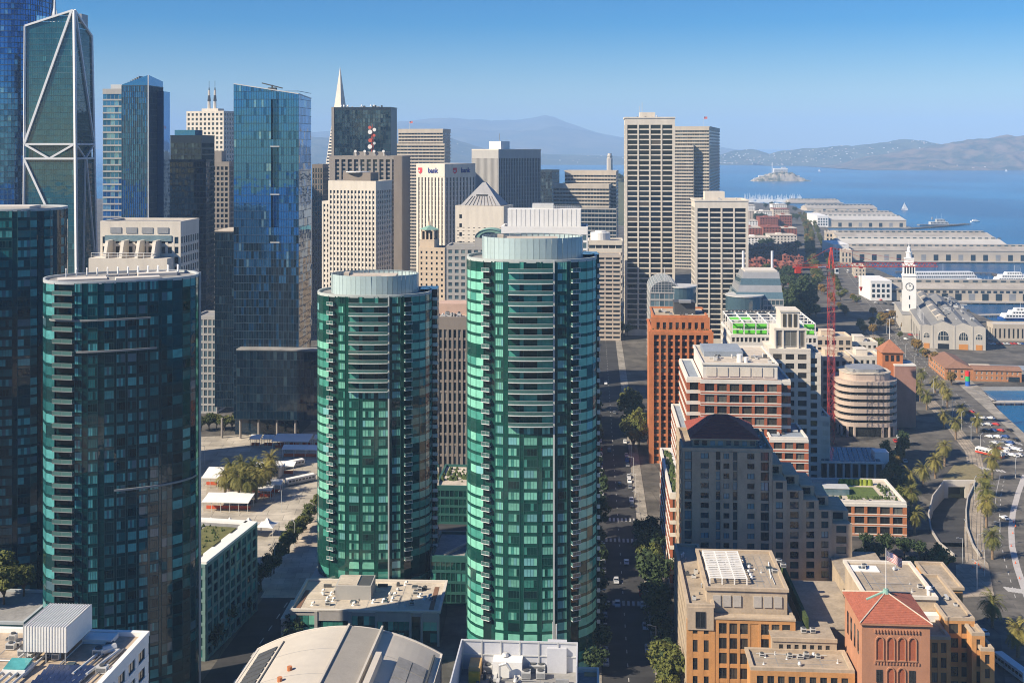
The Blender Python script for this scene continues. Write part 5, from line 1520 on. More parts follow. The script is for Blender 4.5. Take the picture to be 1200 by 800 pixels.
# pale stepped tower
def stepped():
    Y = 508; st = MATS['stone_white']
    B = Bld('stepped_tower', 'pale stone stepped tower with tall central windows beside red brick block', 925, 927, 961, Y, 415, 4, 'L', d=22, cat='tower')
    w, h = B.w, B.h
    B.core(st, z1=h - .2, inset=.2)
    B.skin('F', 0, h, WARM, ((0, 4), (1, 3), (2, 1)), st, ind=True, cols={'F': 2}, rows=14, pw=1.4, bh=1.5, dp=.3, db=.35, edge=.6, top=1.5, frame=MATS['sash_dark'])
    B.roofing(MATS['roof_pale'], st, ph=.7)
    x0 = gx(902, Y) - gx(927, Y); ww = gx(948, Y) - gx(902, Y)
    z1, z2, z3 = gz(410, Y), gz(385, Y), gz(366, Y)
    B.core(st, x0=x0, y0=-1.2, w=ww, d=20, z1=z1, name='shoulder_wall')
    B.skin('F', 0, z1, WARM, ((0, 4), (1, 3)), st, ind=True, x0=x0, y0=-1.2, w=ww, d=20, cols={'F': 3}, rows=14, pw=1.6, bh=1.6, dp=.3, db=.35, edge=.6, top=1.5, names=('shoulder_facade', 'shoulder_glazing'), frame=MATS['sash_dark'])
    B.block('terrace', st, x0 - .4, -1.6, x0 + ww + .4, 19, z1, z1 + .8)
    xa, xb = x0 + ww * .13, x0 + ww * .93
    B.core(st, x0=xa, y0=0, w=xb - xa, d=16, z0=z1, z1=z2, name='crown_wall')
    k = (xb - xa)
    for (a, b2, m) in ((.08, .20, 0), (.32, .68, 1), (.80, .92, 0)):
        o = pane(B.root, (xa, 0, 0), (1, 0), (0, -1), k * a, k * b2, z1 + 1.6, z2 - 1.0, WARM[2 if m else 1], off=.05, frame=MATS['sash_pale'])
    b = MB()
    for a in (.02, .26, .73, .97): b.box(xa + k * a - .35, -.5, z1, xa + k * a + .35, .15, z2 + .4)
    b.box(xa - .3, -.6, z2 - .7, xb + .3, .14, z2 + .2); b.build('pilaster', st, B.root)
    B.core(st, x0=xa + k * .2, y0=1.0, w=k * .6, d=13, z0=z2 - .2, z1=z3, name='lantern_wall')
    for a in (.27, .44, .61): pane(B.root, (xa, 1.0, 0), (1, 0), (0, -1), k * a, k * (a + .1), z2 + .6, z3 - .8, WARM[1], off=.05)
    B.block('lantern_cap', st, xa + k * .18, .8, xa + k * .82, 14.2, z3, z3 + .7)
stepped()

# building with white roof frame and green panels
def green_frame():
    Y = 600; st = MATS['trim_white']
    B = Bld('framed_building', 'pale block under a white rooftop frame hung with bright green netting', 852, 857, 957, Y, 393, 4, 'L', d=44, cat='building')
    w, d, h = B.w, B.d, B.h
    B.core(st, z1=h - .2)
    B.skin('FL', 0, h, WARM, ((0, 4), (1, 3), (2, 1)), st, cols={'F': 20, 'L': 10}, rows=12, pw=.8, bh=1.7, dp=.4, db=.5, top=.9)
    B.roofing(MATS['roof_pale'], st, ph=.6)
    zt = h + 6.2
    b = MB()
    for i in range(8):
        for j in range(5): x, y = .6 + (w - 1.2) * i / 7, .6 + (d - 1.2) * j / 4; b.box(x - .2, y - .2, h, x + .2, y + .2, zt)
    for i in range(8): x = .6 + (w - 1.2) * i / 7; b.box(x - .22, .4, zt, x + .22, d - .4, zt + .45)
    for j in range(5): y = .6 + (d - 1.2) * j / 4; b.box(.4, y - .22, zt + .02, w - .4, y + .22, zt + .5)
    b.box(.4, .38, h + 2.9, w - .4, .8, h + 3.2)
    b.build('roof_frame', MATS['white_paint'], B.root)
    gm = solid('net_green', (.14, .62, .05), .7, .1)
    for i in range(7):
        if i in (3, 4): continue
        x0, x1 = .9 + (w - 1.2) * i / 7, .3 + (w - 1.2) * (i + 1) / 7
        for (za, zb) in ((h + .5, h + 2.7), (h + 3.4, zt - .2)):
            b = MB(); b.box(x0, 2.2, za, x1, 2.3, zb); b.build('net', gm, B.root)
        if i < 2: b = MB(); b.box(x0, d * .3, zt - .4, x1, d * .55, zt - .3); b.build('net', gm, B.root)
    for i in range(18):
        b = MB(); b.box(3 + i * (w - 6) / 18, d - 4, zt + .5, 3 + i * (w - 6) / 18 + 1.4, d - 2.2, zt + 1.5); b.build('roof_louvre', MATS['metal_dark'], B.root)
    b = MB()
    for i in range(5): b.box(2 + i * w * .18, d * .6, h, 2 + i * w * .18 + w * .13, d * .85, h + 3.4)
    b.build('plant_room', MATS['metal_light'], B.root)
green_frame()

# glass vault and stepped glass block
def vault():
    Y = 780
    B = Bld('glass_vault', 'grey glass barrel vault hall at the foot of the tall white gridded tower', 756, 762, 806, Y, 342, 4, 'L', d=44, cat='building')
    w, d, h = B.w, B.d, B.h
    B.core(GREY[0], z1=h)
    B.skin('FL', 0, h, GREY, ((0, 4), (1, 3), (2, 2)), MATS['stone_grey'], cols={'F': 8, 'L': 12}, rows=10, pw=.4, bh=1.2, dp=.2, db=.3, top=1.0)
    n = 14; b = MB(); fr = MB(); x0, x1 = 0, w * .78; r = (x1 - x0) / 2
    arc = [(x0 + r - r * math.cos(math.pi * k / n), h + r * .75 * math.sin(math.pi * k / n)) for k in range(n + 1)]
    for (xa, za), (xb, zb) in zip(arc, arc[1:]):
        for j in range(8): b.quad((xa, d * j / 8, za), (xb, d * j / 8, zb), (xb, d * (j + 1) / 8, zb), (xa, d * (j + 1) / 8, za), rnd.choice([0, 1, 1]))
        for j in range(9): fr.bar((xa, d * j / 8, za + .1), (xb, d * j / 8, zb + .1), .22)
    b.ngon([(x, 0, z) for x, z in arc], 1)
    for (xa, za) in arc: fr.bar((xa, -.1, za + .1), (xa, d, za + .1), .16)
    for k in range(1, 6): fr.bar((arc[k][0], -.15, arc[k][1]), (arc[n - k][0], -.15, arc[k][1]), .16)
    for k in range(2, n - 1): fr.bar((arc[k][0], -.15, h), (arc[k][0], -.15, arc[k][1]), .14)
    b.build('vault_glass', GREY, B.root); fr.build('vault_rib', MATS['metal_light'], B.root)
    b = MB(); b.cyl(r, 4, h + r * .75, h + r * .75 + 9, .25, n=6); b.build('mast', MATS['metal_light'], B.root)
    b = MB(); b.cyl(w * .86, 8, h - 8, h + 3, 10, n=24); b.build('round_bay', GREY[1], B.root)
    b = MB(); b.cyl(w * .86, 8, h + 3, h + 3.8, 10.6, n=24); b.build('round_roof', MATS['metal_light'], B.root)
vault()
def stepped_glass():
    Y = 800
    B = Bld('glass_block', 'grey glass block with pale stepped sloping roof beside shorter gridded tower', 860, 862, 918, Y, 350, 4, 'L', d=40, cat='building')
    w, d, h = B.w, B.d, B.h
    B.core(GREY[1], z1=h - .2)
    B.skin('FLR', 0, h, GREY, ((0, 4), (1, 4), (2, 1)), MATS['stone_grey'], cols={'F': 12, 'L': 10, 'R': 10}, rows=10, pw=.35, bh=1.1, dp=.2, db=.3, top=1)
    for k in range(4):
        z = h + k * 4.2; y0 = 3 + k * 5; x0 = k * 2.2
        b = MB(); b.hexa([(x0, y0 - 3, z), (w, y0 - 3, z), (w, d, z), (x0, d, z), (x0 + 1, y0, z + 4.2), (w, y0, z + 4.2), (w, d, z + 4.2), (x0 + 1, d, z + 4.2)]); b.build('roof_step', MATS['metal_grey'] if k % 2 else GREY[0], B.root)
    b = MB()
    for k in range(14): b.box(8.8 + k * (w - 10) / 14, 18, h + 16.8, 8.8 + k * (w - 10) / 14 + 1.6, d, h + 17.8)
    b.build('ridge_vents', MATS['concrete_pale'], B.root)
    for x in (10, w - 2):
        b = MB(); b.cyl(x, d - 3, h, h + 30, .9, n=8); b.build('flue', MATS['steel_white'], B.root)
    b = MB(); b.cyl(w * .2, 4, 0, h + 2, 13, n=30); b.build('round_bay', GREY[1], B.root)
    b = MB(); b.cyl(w * .2, 4, h + 2, h + 2.8, 13.5, n=30); b.build('round_roof', MATS['metal_light'], B.root)
stepped_glass()

# dark residential tower with red hip roof, and its terraces
def hills():
    Y = 361; st = MATS['stone_hills']
    B = Bld('apartment_tower', 'shaded stone apartment tower with red hipped roof above the street', 787, 800, 905, Y, 528, 4, 'L', d=26, cat='apartment tower')
    w, d, h = B.w, B.d, B.h
    B.core(st, z1=h - .2, inset=.3)
    k = w
    # window bays across the front, individually placed
    bays = [(.02, .10, 'W', 2), (.20, .29, 'w', 1), (.37, .42, 'W', 1), (.455, .52, 'w', 1), (.56, .61, 'W', 1), (.72, .80, 'w', 1), (.87, .96, 'W', 2)]
    rows = int(h / 3.05); ch = h / rows
    fr = MB()
    xs = 0
    for (a0, a1, ty, _) in bays:
        fr.box(xs, -.45, 0, k * a0, .3, h); xs = k * a1
        for j in range(rows):
            z = j * ch
            zz = (z + .8, z + ch) if ty == 'w' else (z + .5, z + ch)
            pane(B.root, (0, 0, 0), (1, 0), (0, -1), k * a0 + .05, k * a1 - .05, zz[0], zz[1], SH[pick(((0, 4), (1, 4), (2, 3.2)))], off=.02 if ty == 'W' else .12, frame=MATS['sash_dark'])
            if ty == 'w': fr.box(k * a0, -.40, z, k * a1, .3, z + 1.0); fr.box(k * a0, -.40, z + ch - .45, k * a1, .3, z + ch - .003)
            else: fr.box(k * a0, -.18, z, k * a1, .3, z + .5)
    fr.box(xs, -.45, 0, w, .3, h)
    for j in (4, 8, 12): fr.box(-.2, -.52, j * ch - .2, w + .2, -.452, j * ch + .15)
    fr.build('facade', st, B.root)
    b = MB(); b.box(-.3, 0, 0, .28, d, h + .3)
    for j in range(rows): pass
    b.build('side_wall', st, B.root)
    for j in range(rows):
        for yy in (4, 10, 16, 21): pane(B.root, (-.3, d, 0), (0, -1), (-1, 0), yy, yy + 1.6, j * ch + .9, j * ch + 2.5, SH[1], off=.03)
    B.roofing(MATS['roof_felt'], st, ph=1.1, e=.2)
    # balconies on the corners of the top floors
    # attic storey and hipped roof
    h2 = gz(512, Y + 3); x0, x1 = w * .12, w * .84
    B.core(st, x0=x0, y0=2.6, w=x1 - x0, d=d - 5, z0=h, z1=h2, name='attic_wall')
    for i in range(8):
        a0 = x0 + (x1 - x0) * (i + .2) / 8; pane(B.root, (0, 2.6, 0), (1, 0), (0, -1), a0, a0 + (x1 - x0) * .075, h + 1.3, h2 - .8, SH[pick(((0, 3), (2, 2), (1, 1)))], off=.05)
    zp = gz(485, Y + d * .45); e = .9
    b = MB(); X0, X1, Y0, Y1 = x0 - e, x1 + e, 2.6 - e, d - 2.4 + e
    rx0, rx1, ry = X0 + (X1 - X0) * .42, X0 + (X1 - X0) * .58, (Y0 + Y1) / 2
    def course(t): # rings of tile courses from eave to ridge
        return [(X0 + (rx0 - X0) * t, Y0 + (ry - Y0) * t), (X1 + (rx1 - X1) * t, Y0 + (ry - Y0) * t), (X1 + (rx1 - X1) * t, Y1 + (ry - Y1) * t), (X0 + (rx0 - X0) * t, Y1 + (ry - Y1) * t)]
    n = 16
    for i in range(n):
        a, c = course(i / n), course((i + 1) / n)
        za = h2 + (zp - h2) * i / n; zc = h2 + (zp - h2) * (i + 1) / n
        for q in range(4):
            r = (q + 1) % 4
            b.quad((*a[q], za + .12), (*a[r], za + .12), (*c[r], zc), (*c[q], zc)); b.quad((*a[q], za), (*a[r], za), (*a[r], za + .12), (*a[q], za + .12))
    b.build('hip_roof', MATS['tile_red'], B.root)
    b = MB(); b.box(X0, Y0, h2 - .35, X1, Y1, h2 - .01); b.build('eave', st, B.root)
    rooftop(B, h, w * .86, 4, w * .97, d - 4, 5, .6)
    # descending terraces on the right
    steps = [(907, 922, 562), (922, 940, 574), (940, 957, 586), (957, 972, 598), (972, 994, 615)]
    for i, (pa, pb, py) in enumerate(steps):
        xa, xb = gx(pa, Y) - gx(803, Y) + .35 * i, gx(pb, Y) - gx(803, Y) + .35 * (i + 1)
        hh = gz(py, Y); yo = .8 * i
        nm = 'terrace_wall'
        b = MB(); b.box(xa + .02, yo + .4, 0, xb - .02, d - 3, hh); b.build(nm, st, B.root)
        rws = int(hh / 3.05); c2 = hh / rws
        f2 = MB()
        wa, wb = xa + (xb - xa) * .22, xa + (xb - xa) * .72
        f2.box(xa, yo - .2, 0, wa, yo + .4, hh + .5); f2.box(wb, yo - .2, 0, xb, yo + .4, hh + .5)
        for j in range(rws):
            f2.box(wa, yo - .17, j * c2, wb, yo + .4, j * c2 + 1.0)
            pane(B.root, (0, yo + .4, 0), (1, 0), (0, -1), wa, wb, j * c2 + 1.0, j * c2 + c2, SH[pick(((0, 4), (1, 4), (2, 2)))], off=.1, frame=MATS['sash_dark'])
        f2.box(wa, yo - .17, hh - .05, wb, yo + .4, hh + .5)
        f2.box(xa - .002, yo + .4, hh, xa + .3, 9, hh + .9); f2.build('terrace_facade', st, B.root)
        b = MB(); b.box(xa + .4, 8, hh, xb - .1, d - 3, hh + 3.2); b.build('setback_room', st, B.root)
        pane(B.root, (0, 8, 0), (1, 0), (0, -1), wa, wb, hh + .5, hh + 2.6, SH[1], off=.06)
    b = MB(); b.box(gx(907, Y) - gx(803, Y), -10, 0, gx(1000, Y) - gx(803, Y) + 4, -7.2, 7); b.build('podium', st, B.root)
hills()

# low arcade with glass roof and low brick block with roof garden
def arcade():
    Y = 516
    B = Bld('arcade', 'low pale colonnade with slanted glass roof lights behind roof garden', 957, 960, 1036, Y, 541, 4, 'L', d=20, cat='building')
    w, d, h = B.w, B.d, B.h
    B.core(MATS['glass_dark'], y0=2.5, d=d - 3, z1=h - .4)
    b = MB(); b.box(-.4, -.4, h - .5, w + .4, d, h); b.build('roof', MATS['stone_white'], B.root)
    for i in range(9):
        b = MB(); b.box(i * (w - .9) / 8, 0, 0, i * (w - .9) / 8 + .9, .9, h - .5); b.build('column', MATS['stone_white'], B.root)
    for i in range(12):
        x = .8 + i * (w - 1.6) / 12
        b = MB(); b.quad((x, 2, h + .1), (x + (w - 1.6) / 12 - .25, 2, h + .1), (x + (w - 1.6) / 12 - .25 + 1.5, d - 2, h + 2.2), (x + 1.5, d - 2, h + 2.2)); b.build('roof_light', GREY[0 if i % 3 else 1], B.root)
    b = MB(); b.box(.4, d - 2, h, w, d - 1.7, h + 2.3); b.build('upstand', MATS['metal_grey'], B.root)
    B.block('white_kiosk', MATS['white_paint'], w * .9, 5, w * 1.12, 12, 0, h + 3.5)
arcade()
def garden_roof():
    Y = 440
    B = Bld('brick_block', 'low brick block with white bands and a green roof garden', 945, 953, 1061, Y, 588, 4, 'L', d=30, cat='building')
    w, d, h = B.w, B.d, B.h; bk, wh = MATS['brick_orange'], MATS['trim_white']
    B.core(bk, z1=h - .3, inset=.3)
    B.skin('F', 0, h, WARM, ((0, 5), (1, 3), (2, 1)), [bk, wh], ind=True, cols={'F': 7}, rows=3, pw=1.1, bh=1.0, dp=.45, db=.55, edge=.5, top=1.1, fm=0, bm=1, frame=MATS['sash_dark'])
    fr = MB(); ch = (h - 1.1) / 3
    for j in range(3): fr.box(-.3, -.62, j * ch + .3, w + .3, -.555, j * ch + .75)
    fr.build('brick_course', bk, B.root)
    B.roofing(MATS['roof_pale'], wh, ph=.9)
    gmat = solid('lawn', (.09, .13, .03), .95, .35, scale=.6)
    b = MB(); b.box(w * .42, 6, h + .06, w * .78, 20, h + .35); b.build('lawn', gmat, B.root)
    for (a0, y0, a1, y1) in ((.1, 2.2, .34, 4.5), (.4, 2.2, .62, 4.5), (.66, 2.2, .93, 4.5), (.82, 7, .95, 22), (.05, 12, .14, 26)):
        b = MB(); b.box(w * a0, y0, h + .06, w * a1, y1, h + .7); o = b.build('planter', MATS['concrete'], B.root)
        b = MB()
        for _ in range(26): r = rnd.uniform(.3, .7); b.cyl(rnd.uniform(w * a0 + .3, w * a1 - .3), rnd.uniform(y0 + .3, y1 - .3), h + .68, h + .7 + r * 1.7, r, r * .3, 6)
        b.build('planting', MATS['plant_green'], o, kind='stuff')
    B.block('glass_house', GREY[0], w * .18, 9, w * .45, 15, h, h + 2.6, .2, MATS['metal_light'])
    b = MB()
    for k in range(7): r = 1.3; b.cyl(w * .45 + k * 1.9, 24, h, h + 2.2, r, r * .7, 8)
    b.build('hedge', solid('hedge_lime', (.22, .27, .03), .9, .3, scale=2), B.root, kind='stuff')
garden_roof()

# rounded banded office
def rounded():
    Y = 588; st = solid('band_pink', (.50, .40, .33), .85, .1)
    w = gx(1055, Y) - gx(984, Y); d = 26; h = gz(447, Y)
    root = thing('rounded_office', 'rounded pinkish office with stacked curved balcony bands near palms', 'building', (gx(984, Y), Y, 0), R(-3))
    pl = []
    r = 9
    for (cx_, cy_, a0) in ((w - r, r, -90), (w - r, d - r, 0), (r, d - r, 90), (r, r, 180)):
        for k in range(9): t = R(a0 + k * 90 / 8); pl.append((cx_ + r * math.cos(t), cy_ + r * math.sin(t)))
    sc2 = lambda s: [(w / 2 + (x - w / 2) * s, d / 2 + (y - d / 2) * s) for x, y in pl]
    b = MB(); b.prism(sc2(.93), 0, h - 1); b.build('wall', WARM[0], root)
    fl = 8
    ch = h / fl
    for j in range(2, fl + 1):
        z = j * ch
        b = MB(); b.prism(sc2(1.0), z - 1.9, z); o = b.build('balcony_band', st, root)
        b = MB()
        for k in range(40): x, y = sc2(1.0)[k % 36]; b.bar((x, y, z), (x, y, z + .5), .08)
        b.build('railing', MATS['metal_light'], o)
    for x, y in sc2(.97)[::2]:
        b = MB(); b.box(x - .5, y - .5, 0, x + .5, y + .5, 2 * ch - 1.9); b.build('column', st, root)
    b = MB(); b.prism(sc2(.8), h, h + 3.2); b.build('penthouse', st, root)
    b = MB(); b.prism(sc2(.82), h + 3.2, h + 3.8); b.build('roof', MATS['roof_pale'], root)
    b = MB(); b.prism(sc2(.6), h + 3.81, h + 5.4); b.build('plant_screen', MATS['metal_grey'], root)
    class T: pass
    t = T(); t.root = root
    rooftop(t, h + 3.8, w * .25, d * .15, w * .75, d * .8, 14, .9, solo=True)
rounded()
def brick_cap():
    Y = 612
    B = Bld('brick_tower', 'small rose brick tower with pyramid tile roof and flagpole behind rounded office', 1031, 1034, 1058, Y, 413, 4, 'L', d=12, cat='tower')
    w, d, h = B.w, B.d, B.h
    B.core(MATS['brick_orange'], z1=h, inset=0)
    b = MB(); b.v = [(-.8, -.8, h), (w + .8, -.8, h), (w + .8, d + .8, h), (-.8, d + .8, h), (w / 2, d / 2, h + 6.2)]
    for q in ((0, 1, 4), (1, 2, 4), (2, 3, 4), (3, 0, 4), (3, 2, 1, 0)): b.f.append(q); b.m.append(0)
    b.build('roof', MATS['tile_red'] if False else solid('tile_brown', (.33, .14, .08), .85, .2, scale=.8, fine=4), B.root)
    b = MB(); b.cyl(w / 2, d / 2, h + 5.8, h + 17, .18, .1, 6); b.build('flagpole', MATS['white_paint'], B.root)
    for i in range(3): pane(B.root, (0, 0, 0), (1, 0), (0, -1), w * (.14 + .27 * i), w * (.30 + .27 * i), h - 4.5, h - 1.4, WARM[0], off=.04)
    b = MB(); b.box(w * .55, -3, 0, w + 6, 10, h - 6.5); b.build('rose_wing', MATS['brick_rose'], B.root)
    b = MB(); b.box(w * .53, -3.2, h - 6.5, w + 6.2, 10.2, h - 5.9); b.build('coping', MATS['trim_white'], B.root)
brick_cap()
lows = [('cream flat roofed block behind the red crane mast', 960, 963, 1000, 650, 420, 22, 'stone_cream'), ('cream block with hipped skylight between crane and brick cap tower', 998, 1000, 1034, 660, 419, 20, 'stone_white'),
        ('tan block with white cornice behind the framed green building', 955, 957, 998, 720, 396, 20, 'stone_cream'), ('pale ornate small block at the corner behind red crane', 996, 998, 1028, 740, 402, 18, 'stone_white'),
        ('white narrow bay-windowed block at the foot of the crane', 957, 958, 972, 520, 490, 16, 'stone_white')]
for (lb, L, C, Rr, Y, yt, d, wl) in lows:
    B = box_thing('low_block', lb, L, C, Rr, Y, yt, 4, 'L', d=d, wall=wl, mats=WARM, cols=5, rows=6, pw=1.6, bh=1.6, dp=.25, db=.3, top=1.2, faces='FL', roof='roof_pale', cat='building')
    rooftop(B, B.h, 2, 2, B.w - 2, d - 2, 8, .8)
    B.block('penthouse', MATS[wl], B.w * .2, d * .4, B.w * .6, d * .85, B.h, B.h + 3.2, .3)
# ------------------------------------------------------------------ foreground roofs
def fan_unit(B, x, y, z, sx, sy, h, m='metal_light', nm='cooling_unit', fans=1):
    b = MB(); b.box(x, y, z + .2, x + sx, y + sy, z + h, 0)
    for k in range(fans): b.cyl(x + sx * (k + .5) / fans, y + sy / 2, z + h + .002, z + h + .25, min(sx / fans, sy) * .4, n=12, m=1)
    b.box(x + .1, y + .1, z, x + sx - .1, y + sy - .1, z + .2, 1)
    for k in range(5): b.box(x + .1, y - .03, z + .4 + k * (h - .6) / 5, x + sx - .1, y - .002, z + .5 + k * (h - .6) / 5, 1)
    return b.build(nm, [MATS[m], MATS['metal_dark']], B.root)
def pipe(B, pts, r, m='metal_light', nm='pipe'):
    b = MB()
    for p, q in zip(pts, pts[1:]): b.bar(p, q, r, 8)
    return b.build(nm, MATS[m], B.root)

def dress(B, x0, y0, x1, y1, z, seed, n=10):
    """pipe runs, conduits, hatches, small vents and a rail on a near roof"""
    rr = random.Random(seed); L, W_ = x1 - x0, y1 - y0
    for k in range(max(2, n // 4)):
        if rr.random() < .5: y = rr.uniform(y0, y1); pipe(B, [(x0 + L * rr.uniform(0, .3), y, z + .25), (x0 + L * rr.uniform(.5, 1), y, z + .25)], rr.uniform(.07, .16), rr.choice(['metal_light', 'metal_grey']))
        else: x = rr.uniform(x0, x1); pipe(B, [(x, y0 + W_ * rr.uniform(0, .3), z + .25), (x, y0 + W_ * rr.uniform(.5, 1), z + .25)], rr.uniform(.07, .16), rr.choice(['metal_light', 'metal_grey']))
    for k in range(n):
        x, y = rr.uniform(x0, x1), rr.uniform(y0, y1); t = rr.random(); b = MB()
        if t < .35: b.cyl(x, y, z, z + rr.uniform(.4, 1.0), .16, n=8); b.cyl(x, y, z, z + .12, .4, .3, 8); b.build('vent_pipe', MATS['metal_light'], B.root)
        elif t < .6: s_ = rr.uniform(.5, 1.0); b.box(x - s_, y - s_, z, x + s_, y + s_, z + .35, 0); b.box(x - s_ * .85, y - s_ * .85, z + .352, x + s_ * .85, y + s_ * .85, z + .5, 1); b.build('roof_hatch', [MATS['metal_grey'], MATS['glass_mid']], B.root)
        elif t < .85: b.cyl(x, y, z + .4, z + 1.0, .55, .3, 10); b.cyl(x, y, z, z + .4, .3, n=8); b.build('roof_fan', MATS['metal_light'], B.root)
        else: fan_unit(B, x, y, z, rr.uniform(1, 2), rr.uniform(.9, 1.5), rr.uniform(.8, 1.4))
    b = MB()
    for k in range(1, 4): b.box(x0 + L * k / 4 - .06, y0, z + .002, x0 + L * k / 4 + .06, y1, z + .03)
    for k in range(1, 3): b.box(x0, y0 + W_ * k / 3 - .06, z + .004, x1, y0 + W_ * k / 3 + .06, z + .034)
    b.build('roof_seam', MATS['metal_grey'], B.root, kind='stuff')

def roof_left():
    h = 50.0; d, w_ = 70, 70
    back = (gx(172, 231), 231.0); ca, sa = math.cos(R(4)), math.sin(R(4))
    fr = (back[0] - sa * d, back[1] - ca * d); fl = (fr[0] - ca * w_, fr[1] + sa * w_)
    B = Bld.world('flat_roof_building', 'white building with ribbed plant box and solar panels on tan roof', fl, w_, d, h)
    wm = MATS['white_paint']
    B.core(wm, z1=h - .4, inset=.4)
    B.skin('R', 0, h, SH, ((1, 5), (0, 3)), wm, ind=True, cols={'R': 14}, rows=13, pw=1.6, bh=1.5, dp=.35, db=.4, edge=1, top=1.4, frame=MATS['sash_dark'])
    B.roofing(MATS['roof_tan'], wm, ph=.9, t=.6, e=.42)
    # ribbed white plant box on legs
    x0, y0 = B.loc(27, 763, h + 2.2); x1, y1 = B.loc(80, 763, h + 2.2); y1 = y0 + 11
    b = MB(); b.box(x0, y0, h + 2.2, x1, y1, h + 7); o = b.build('plant_box', wm, B.root)
    b = MB()
    for k in range(16): xx = x0 + (x1 - x0) * k / 15.4; b.box(xx, y0 - .06, h + 7.002, xx + .14, y1 + .05, h + 7.12); b.box(xx, y0 - .06, h + 2.2, xx + .14, y0 - .002, h + 7.0)
    b.build('rib', MATS['metal_light'], o, kind='stuff')
    for xx in (x0 + .3, (x0 + x1) / 2, x1 - .5):
        b = MB(); b.box(xx, y0 + .2, h, xx + .2, y0 + .4, h + 2.2); b.build('leg', MATS['metal_grey'], o)
    # solar panels in rows
    bx, by = B.loc(48, 792, h + .6)
    me = MB(); me.hexa([(0, 0, .25), (1.05, 0, .25), (1.05, 1.9, .75), (0, 1.9, .75), (0, 0, .30), (1.05, 0, .30), (1.05, 1.9, .80), (0, 1.9, .80)], 0)
    me.box(0, 1.85, 0, .06, 1.9, .74, 1); me.box(.99, 1.85, 0, 1.05, 1.9, .74, 1); me.box(0, 0, 0, .06, .05, .25, 1); me.box(.99, 0, 0, 1.05, .05, .25, 1)
    sm = me.mesh('solar_panel', [glass('solar', (.018, .03, .075), ior=1.5, rough=.15), MATS['metal_light']])
    for i in range(8):
        for j in range(5): link('solar_panel', sm, B.root, (bx - .6 + i * 1.1, by - 6 + j * 2.15, h + .06))
    # pipes, ducts and hoods
    for k in range(4):
        xx, yy = B.loc(14 + k * 9, 780, h); pipe(B, [(xx, yy - 12, h + .7), (xx + .6, yy + 6, h + .7)], .28, 'metal_light', 'duct')
    for (px, py) in ((10, 752), (16, 758), (6, 762), (20, 770), (30, 774), (108, 770), (112, 790), (52, 771), (60, 774)):
        xx, yy = B.loc(px, py, h); fan_unit(B, xx, yy, h, rnd.uniform(1, 2.2), rnd.uniform(1, 1.8), rnd.uniform(.8, 1.5))
    xx, yy = B.loc(116, 768, h); pipe(B, [(xx, yy, h + .8), (xx + 2.4, yy + 2.2, h + .8)], .85, 'metal_light', 'round_duct'); pipe(B, [(xx - 1, yy - 9, h + .6), (xx, yy, h + .6), (xx + 3.4, yy + 1.5, h + .6), (xx + 1.6, yy - 9, h + .6)], .3, 'metal_light', 'duct')
    for k in range(3):
        xa, ya = B.loc(95 + k * 9, 790, h); pipe(B, [(xa, ya - 6, h + .5), (xa + 1.0, ya + 10, h + .5)], .14, 'metal_grey', 'pipe')
    xx, yy = B.loc(2, 792, h); b = MB(); b.box(xx, yy, h, xx + 4.4, yy + 3.6, h + 1.2); o = b.build('skylight_kerb', wm, B.root); b = MB(); b.hexa([(xx + .2, yy + .2, h + 1.21), (xx + 4.2, yy + .2, h + 1.21), (xx + 4.2, yy + 3.4, h + 1.21), (xx + .2, yy + 3.4, h + 1.21), (xx + .2, yy + .2, h + 1.4), (xx + 4.2, yy + .2, h + 1.4), (xx + 4.2, yy + 3.4, h + 2.0), (xx + .2, yy + 3.4, h + 2.0)]); b.build('skylight', TEAL[0], o)
    dress(B, w_ - 32, d - 30, w_ - 4, d - 3, h + .06, 5, 20)
    xx, yy = B.loc(96, 754, h); b = MB(); b.box(xx, yy, h + .04, xx + 6, yy + 3.4, h + .9); b.build('roof_kerb', wm, B.root)
roof_left()

